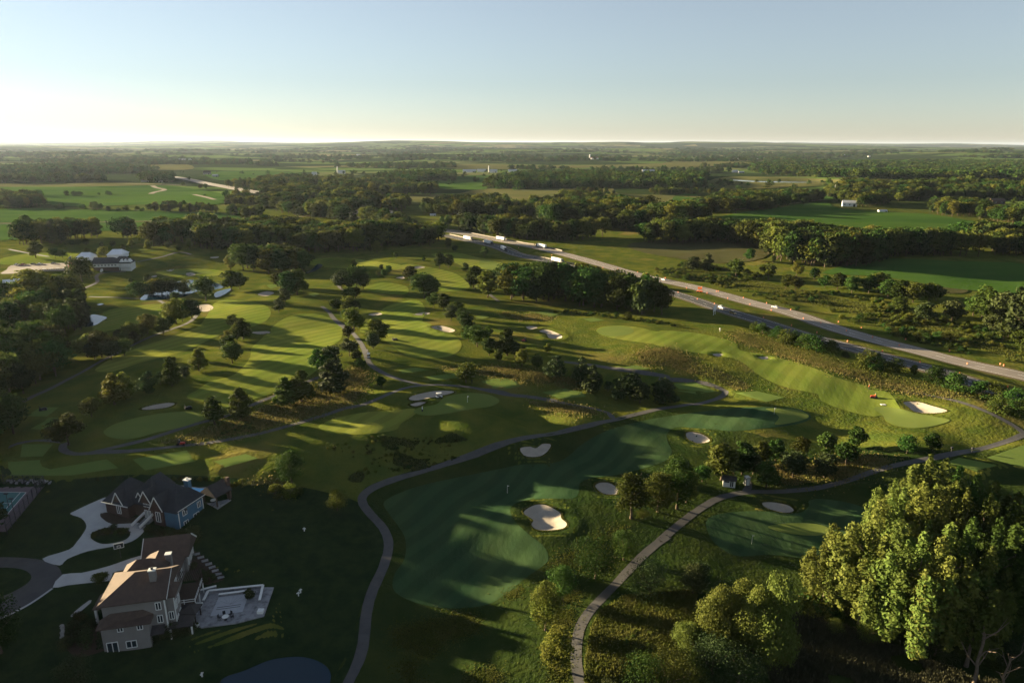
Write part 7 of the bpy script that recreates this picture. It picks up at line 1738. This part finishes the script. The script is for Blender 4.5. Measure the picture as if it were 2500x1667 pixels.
barn('I', 1250, 178, 70, 14, 'far long pale buildings on the hazy rise', 0, .3)
barn('I', 545, 250, 40, 10, 'white shed in the far left woods', 0, .4)
barn('I', 1075, 318, 40, 12, 'pale shed below the far highway trees', 0, .4)
barn('I', 985, 316, 44, 14, 'grey house below the far highway trees', 0, .5, 'car_grey', 'shingle', cat='house', windows=2)
barn('I', 2125, 278, 30, 26, 'white farmhouse among the far centre trees', 0, .5, cat='house', windows=2)
for k, (reg, x, y, t_, lab) in enumerate((('K', 1484, 400, 338, 'tall pale utility pole above the white barn'), ('K', 1348, 400, 352, 'utility pole left of the tall pale one'), ('K', 1068, 415, 335, 'utility pole at the left end of the right woods'))):
    p = at(reg, x, y); h_ = height_for(p, ZOOM[reg][1] + t_ * ZOOM[reg][2])
    e = empty('utility_pole', p, 0, lab, 'pole', 'utility poles'); MB().cyl((0, 0), .35, 0, h_, 8, .25).build('pole', MT['trim'], e); MB().box(-1.5, 1.5, -.15, .15, h_ - 1.5, h_ - 1.2).build('cross_arm', MT['wood'], e)
# ------------------------------------------------------------------ long grass standing in the rough
MT['grass_gold'] = mat('dry_grass', (.17, .135, .052), (.125, .115, .040), .3, .9, 0, None, 0.0, 2, transl=.35)
MT['grass_green'] = mat('long_grass', (.070, .085, .018), (.095, .098, .026), .3, .9, 0, None, 0.0, 2, transl=.35)
def tufts(name, polys, n, h0, h1, m, seed, label, wd=.16, clump=0.0, soft=0.0):
    rng = np.random.default_rng(seed); P = []
    areas = []
    for poly in polys:
        A = np.array(poly); x, y = A[:, 0], A[:, 1]
        areas.append(abs(np.dot(x, np.roll(y, 1)) - np.dot(y, np.roll(x, 1))) / 2)
    for poly, ar in zip(polys, areas):
        k = int(n * ar / sum(areas)); A = np.array(poly); lo, hi = A.min(0), A.max(0); got = []
        c = 0
        while c < k:
            q = rng.uniform(lo, hi, (4000, 2)); q = q[inside(q[:, 0], q[:, 1], poly)]
            if clump: q = q[vnoise(q[:, 0] / 5, q[:, 1] / 5, seed) + .6 * vnoise(q[:, 0] / 16, q[:, 1] / 16, seed + 1) > clump]
            got.append(q); c += len(q)
        P.append(np.vstack(got)[:k])
    P = np.vstack(P); n = len(P)
    if soft: P = P + rng.normal(0, soft, P.shape) * rng.random((n, 1))
    z = hm(P[:, 0], P[:, 1]); h = rng.uniform(h0, h1, n)
    a = rng.uniform(0, 6.28, n); w_ = wd * rng.uniform(.6, 1.5, n)
    dx, dy = np.cos(a) * w_, np.sin(a) * w_; lx, ly = rng.normal(0, .25, n) * h, rng.normal(0, .25, n) * h
    V = np.stack([np.column_stack([P[:, 0] - dx, P[:, 1] - dy, z - .05]), np.column_stack([P[:, 0] + dx, P[:, 1] + dy, z - .05]), np.column_stack([P[:, 0] + dx * .5 + lx, P[:, 1] + dy * .5 + ly, z + h]), np.column_stack([P[:, 0] - dx * .5 + lx, P[:, 1] - dy * .5 + ly, z + h * .92])], 1).reshape(-1, 3)
    o = obj(name, mesh_np(name, V, [np.arange(4 * n).reshape(n, 4)], [m])); tag(o, label, None, None, 'stuff')
_nat = [PW(smooth(Z(reg, pts), 3)) for reg, pts, m in NATIVE if len(pts) > 4]
tufts('dry_long_grass', _nat, 30000, .2, .45, MT['grass_gold'], 1, 'tall dry golden grass of the unmown patches', .2, -.25, 4.0)
tufts('long_grass', _nat, 12000, .2, .45, MT['grass_green'], 2, 'green blades mixed in the unmown patches', .2, 0, 5.0)
_low = [PW(Z('H', [(1640, 1400), (1640, 1200), (1680, 1000), (1740, 890), (1900, 800), (2352, 760), (2352, 1400)])), PW(Z('G', [(740, 1180), (900, 1230), (1400, 1420), (1700, 1560), (1968, 1568), (1500, 1640), (700, 1640), (560, 1500), (700, 1400)])), PW(Z('F', [(-100, 640), (300, 560), (800, 540), (920, 600), (860, 690), (480, 800), (100, 880), (-100, 850)]))]
tufts('meadow_grass', _low[:1], 26000, .3, .8, MT['grass_green'], 3, 'tall meadow grass right of the lower cart path', .13, .0)
tufts('marsh_reeds', _low[1:2], 20000, .5, 1.3, mat('reeds', (.050, .048, .022), (.035, .038, .018), .4, .9, transl=.2), 4, 'dark reeds in front of the tall stand', .10, -.2)
tufts('bank_weeds', _low[2:], 4500, .15, .45, mat('weeds', (.040, .060, .016), (.060, .075, .018), .4, .9, transl=.2), 5, 'dark weeds over the shaded bank', .14, .2)
_rough = [PW(Z('H', [(420, 1000), (900, 900), (1300, 700), (1600, 500), (1900, 350), (1560, 900), (1500, 1351), (500, 1351)])), PW(Z('E', [(400, 640), (800, 720), (1400, 900), (2352, 1120), (2352, 1150), (1400, 960), (700, 770)])), PW(Z('E', [(100, 300), (700, 400), (1500, 600), (2352, 850), (2352, 800), (1700, 560), (900, 380), (300, 270)]))]
tufts('verge_grass', _rough[1:], 30000, .2, .55, MT['grass_green'], 7, 'long verge grass on both sides of the highway', .22, .0)
tufts('rough_grass', _rough[:1], 26000, .06, .2, MT['grass_green'], 11, 'longer rough grass beside the foreground fairways', .16, -.1, 2.0)
# rims of taller grass round the bunkers
_V = []
rng_ = np.random.default_rng(8)
for poly, dep, lab in bunk[:10]:
    A = np.array(poly); d = np.hypot(*A.mean(0))
    for k in range(900):
        i = rng_.integers(len(A)); t = rng_.random(); p = A[i] * (1 - t) + A[(i + 1) % len(A)] * t
        c = A.mean(0); o_ = (p - c) / np.linalg.norm(p - c) * rng_.uniform(.0, .7); p = p + o_
        a = rng_.uniform(0, 6.28); z = ht(*p); hh = rng_.uniform(.08, .25); wd = .1 + d * .0002
        _V += [(p[0] - math.cos(a) * wd, p[1] - math.sin(a) * wd, z), (p[0] + math.cos(a) * wd, p[1] + math.sin(a) * wd, z), (p[0] + math.cos(a) * wd * .4, p[1] + math.sin(a) * wd * .4, z + hh), (p[0] - math.cos(a) * wd * .4, p[1] - math.sin(a) * wd * .4, z + hh)]
_o = obj('bunker_fringe', mesh_np('bunker_fringe', np.array(_V), [np.arange(len(_V)).reshape(-1, 4)], [MT['grass_green']])); tag(_o, 'fringe of longer grass round the sand bunkers', None, None, 'stuff')

# ------------------------------------------------------------------ the hazy evening air
def haze():
    m = bpy.data.materials.new('haze'); m.use_nodes = True
    n = m.node_tree.nodes; l = m.node_tree.links
    n.remove(n['Principled BSDF'])
    v = n.new('ShaderNodeVolumePrincipled')
    v.inputs['Color'].default_value = (.52, .63, .85, 1)
    v.inputs['Density'].default_value = 1.5e-5
    v.inputs['Anisotropy'].default_value = .3
    l.new(v.outputs[0], n['Material Output'].inputs['Volume'])
    bm = bmesh.new(); bmesh.ops.create_cube(bm, size=1.0)
    lo = float(GZ.min()) - 3; hi = max(float(GZ.max()) + 25, CAMZ + 3)
    for q in bm.verts:
        q.co = (q.co.x * 92000, q.co.y * 92000, (lo + hi) / 2 + q.co.z * (hi - lo))
    me = bpy.data.meshes.new('haze'); bm.to_mesh(me); me.materials.append(m)
    o = obj('haze', me); o['kind'] = 'stuff'; o['label'] = 'thin pale evening haze over the plain'
haze()
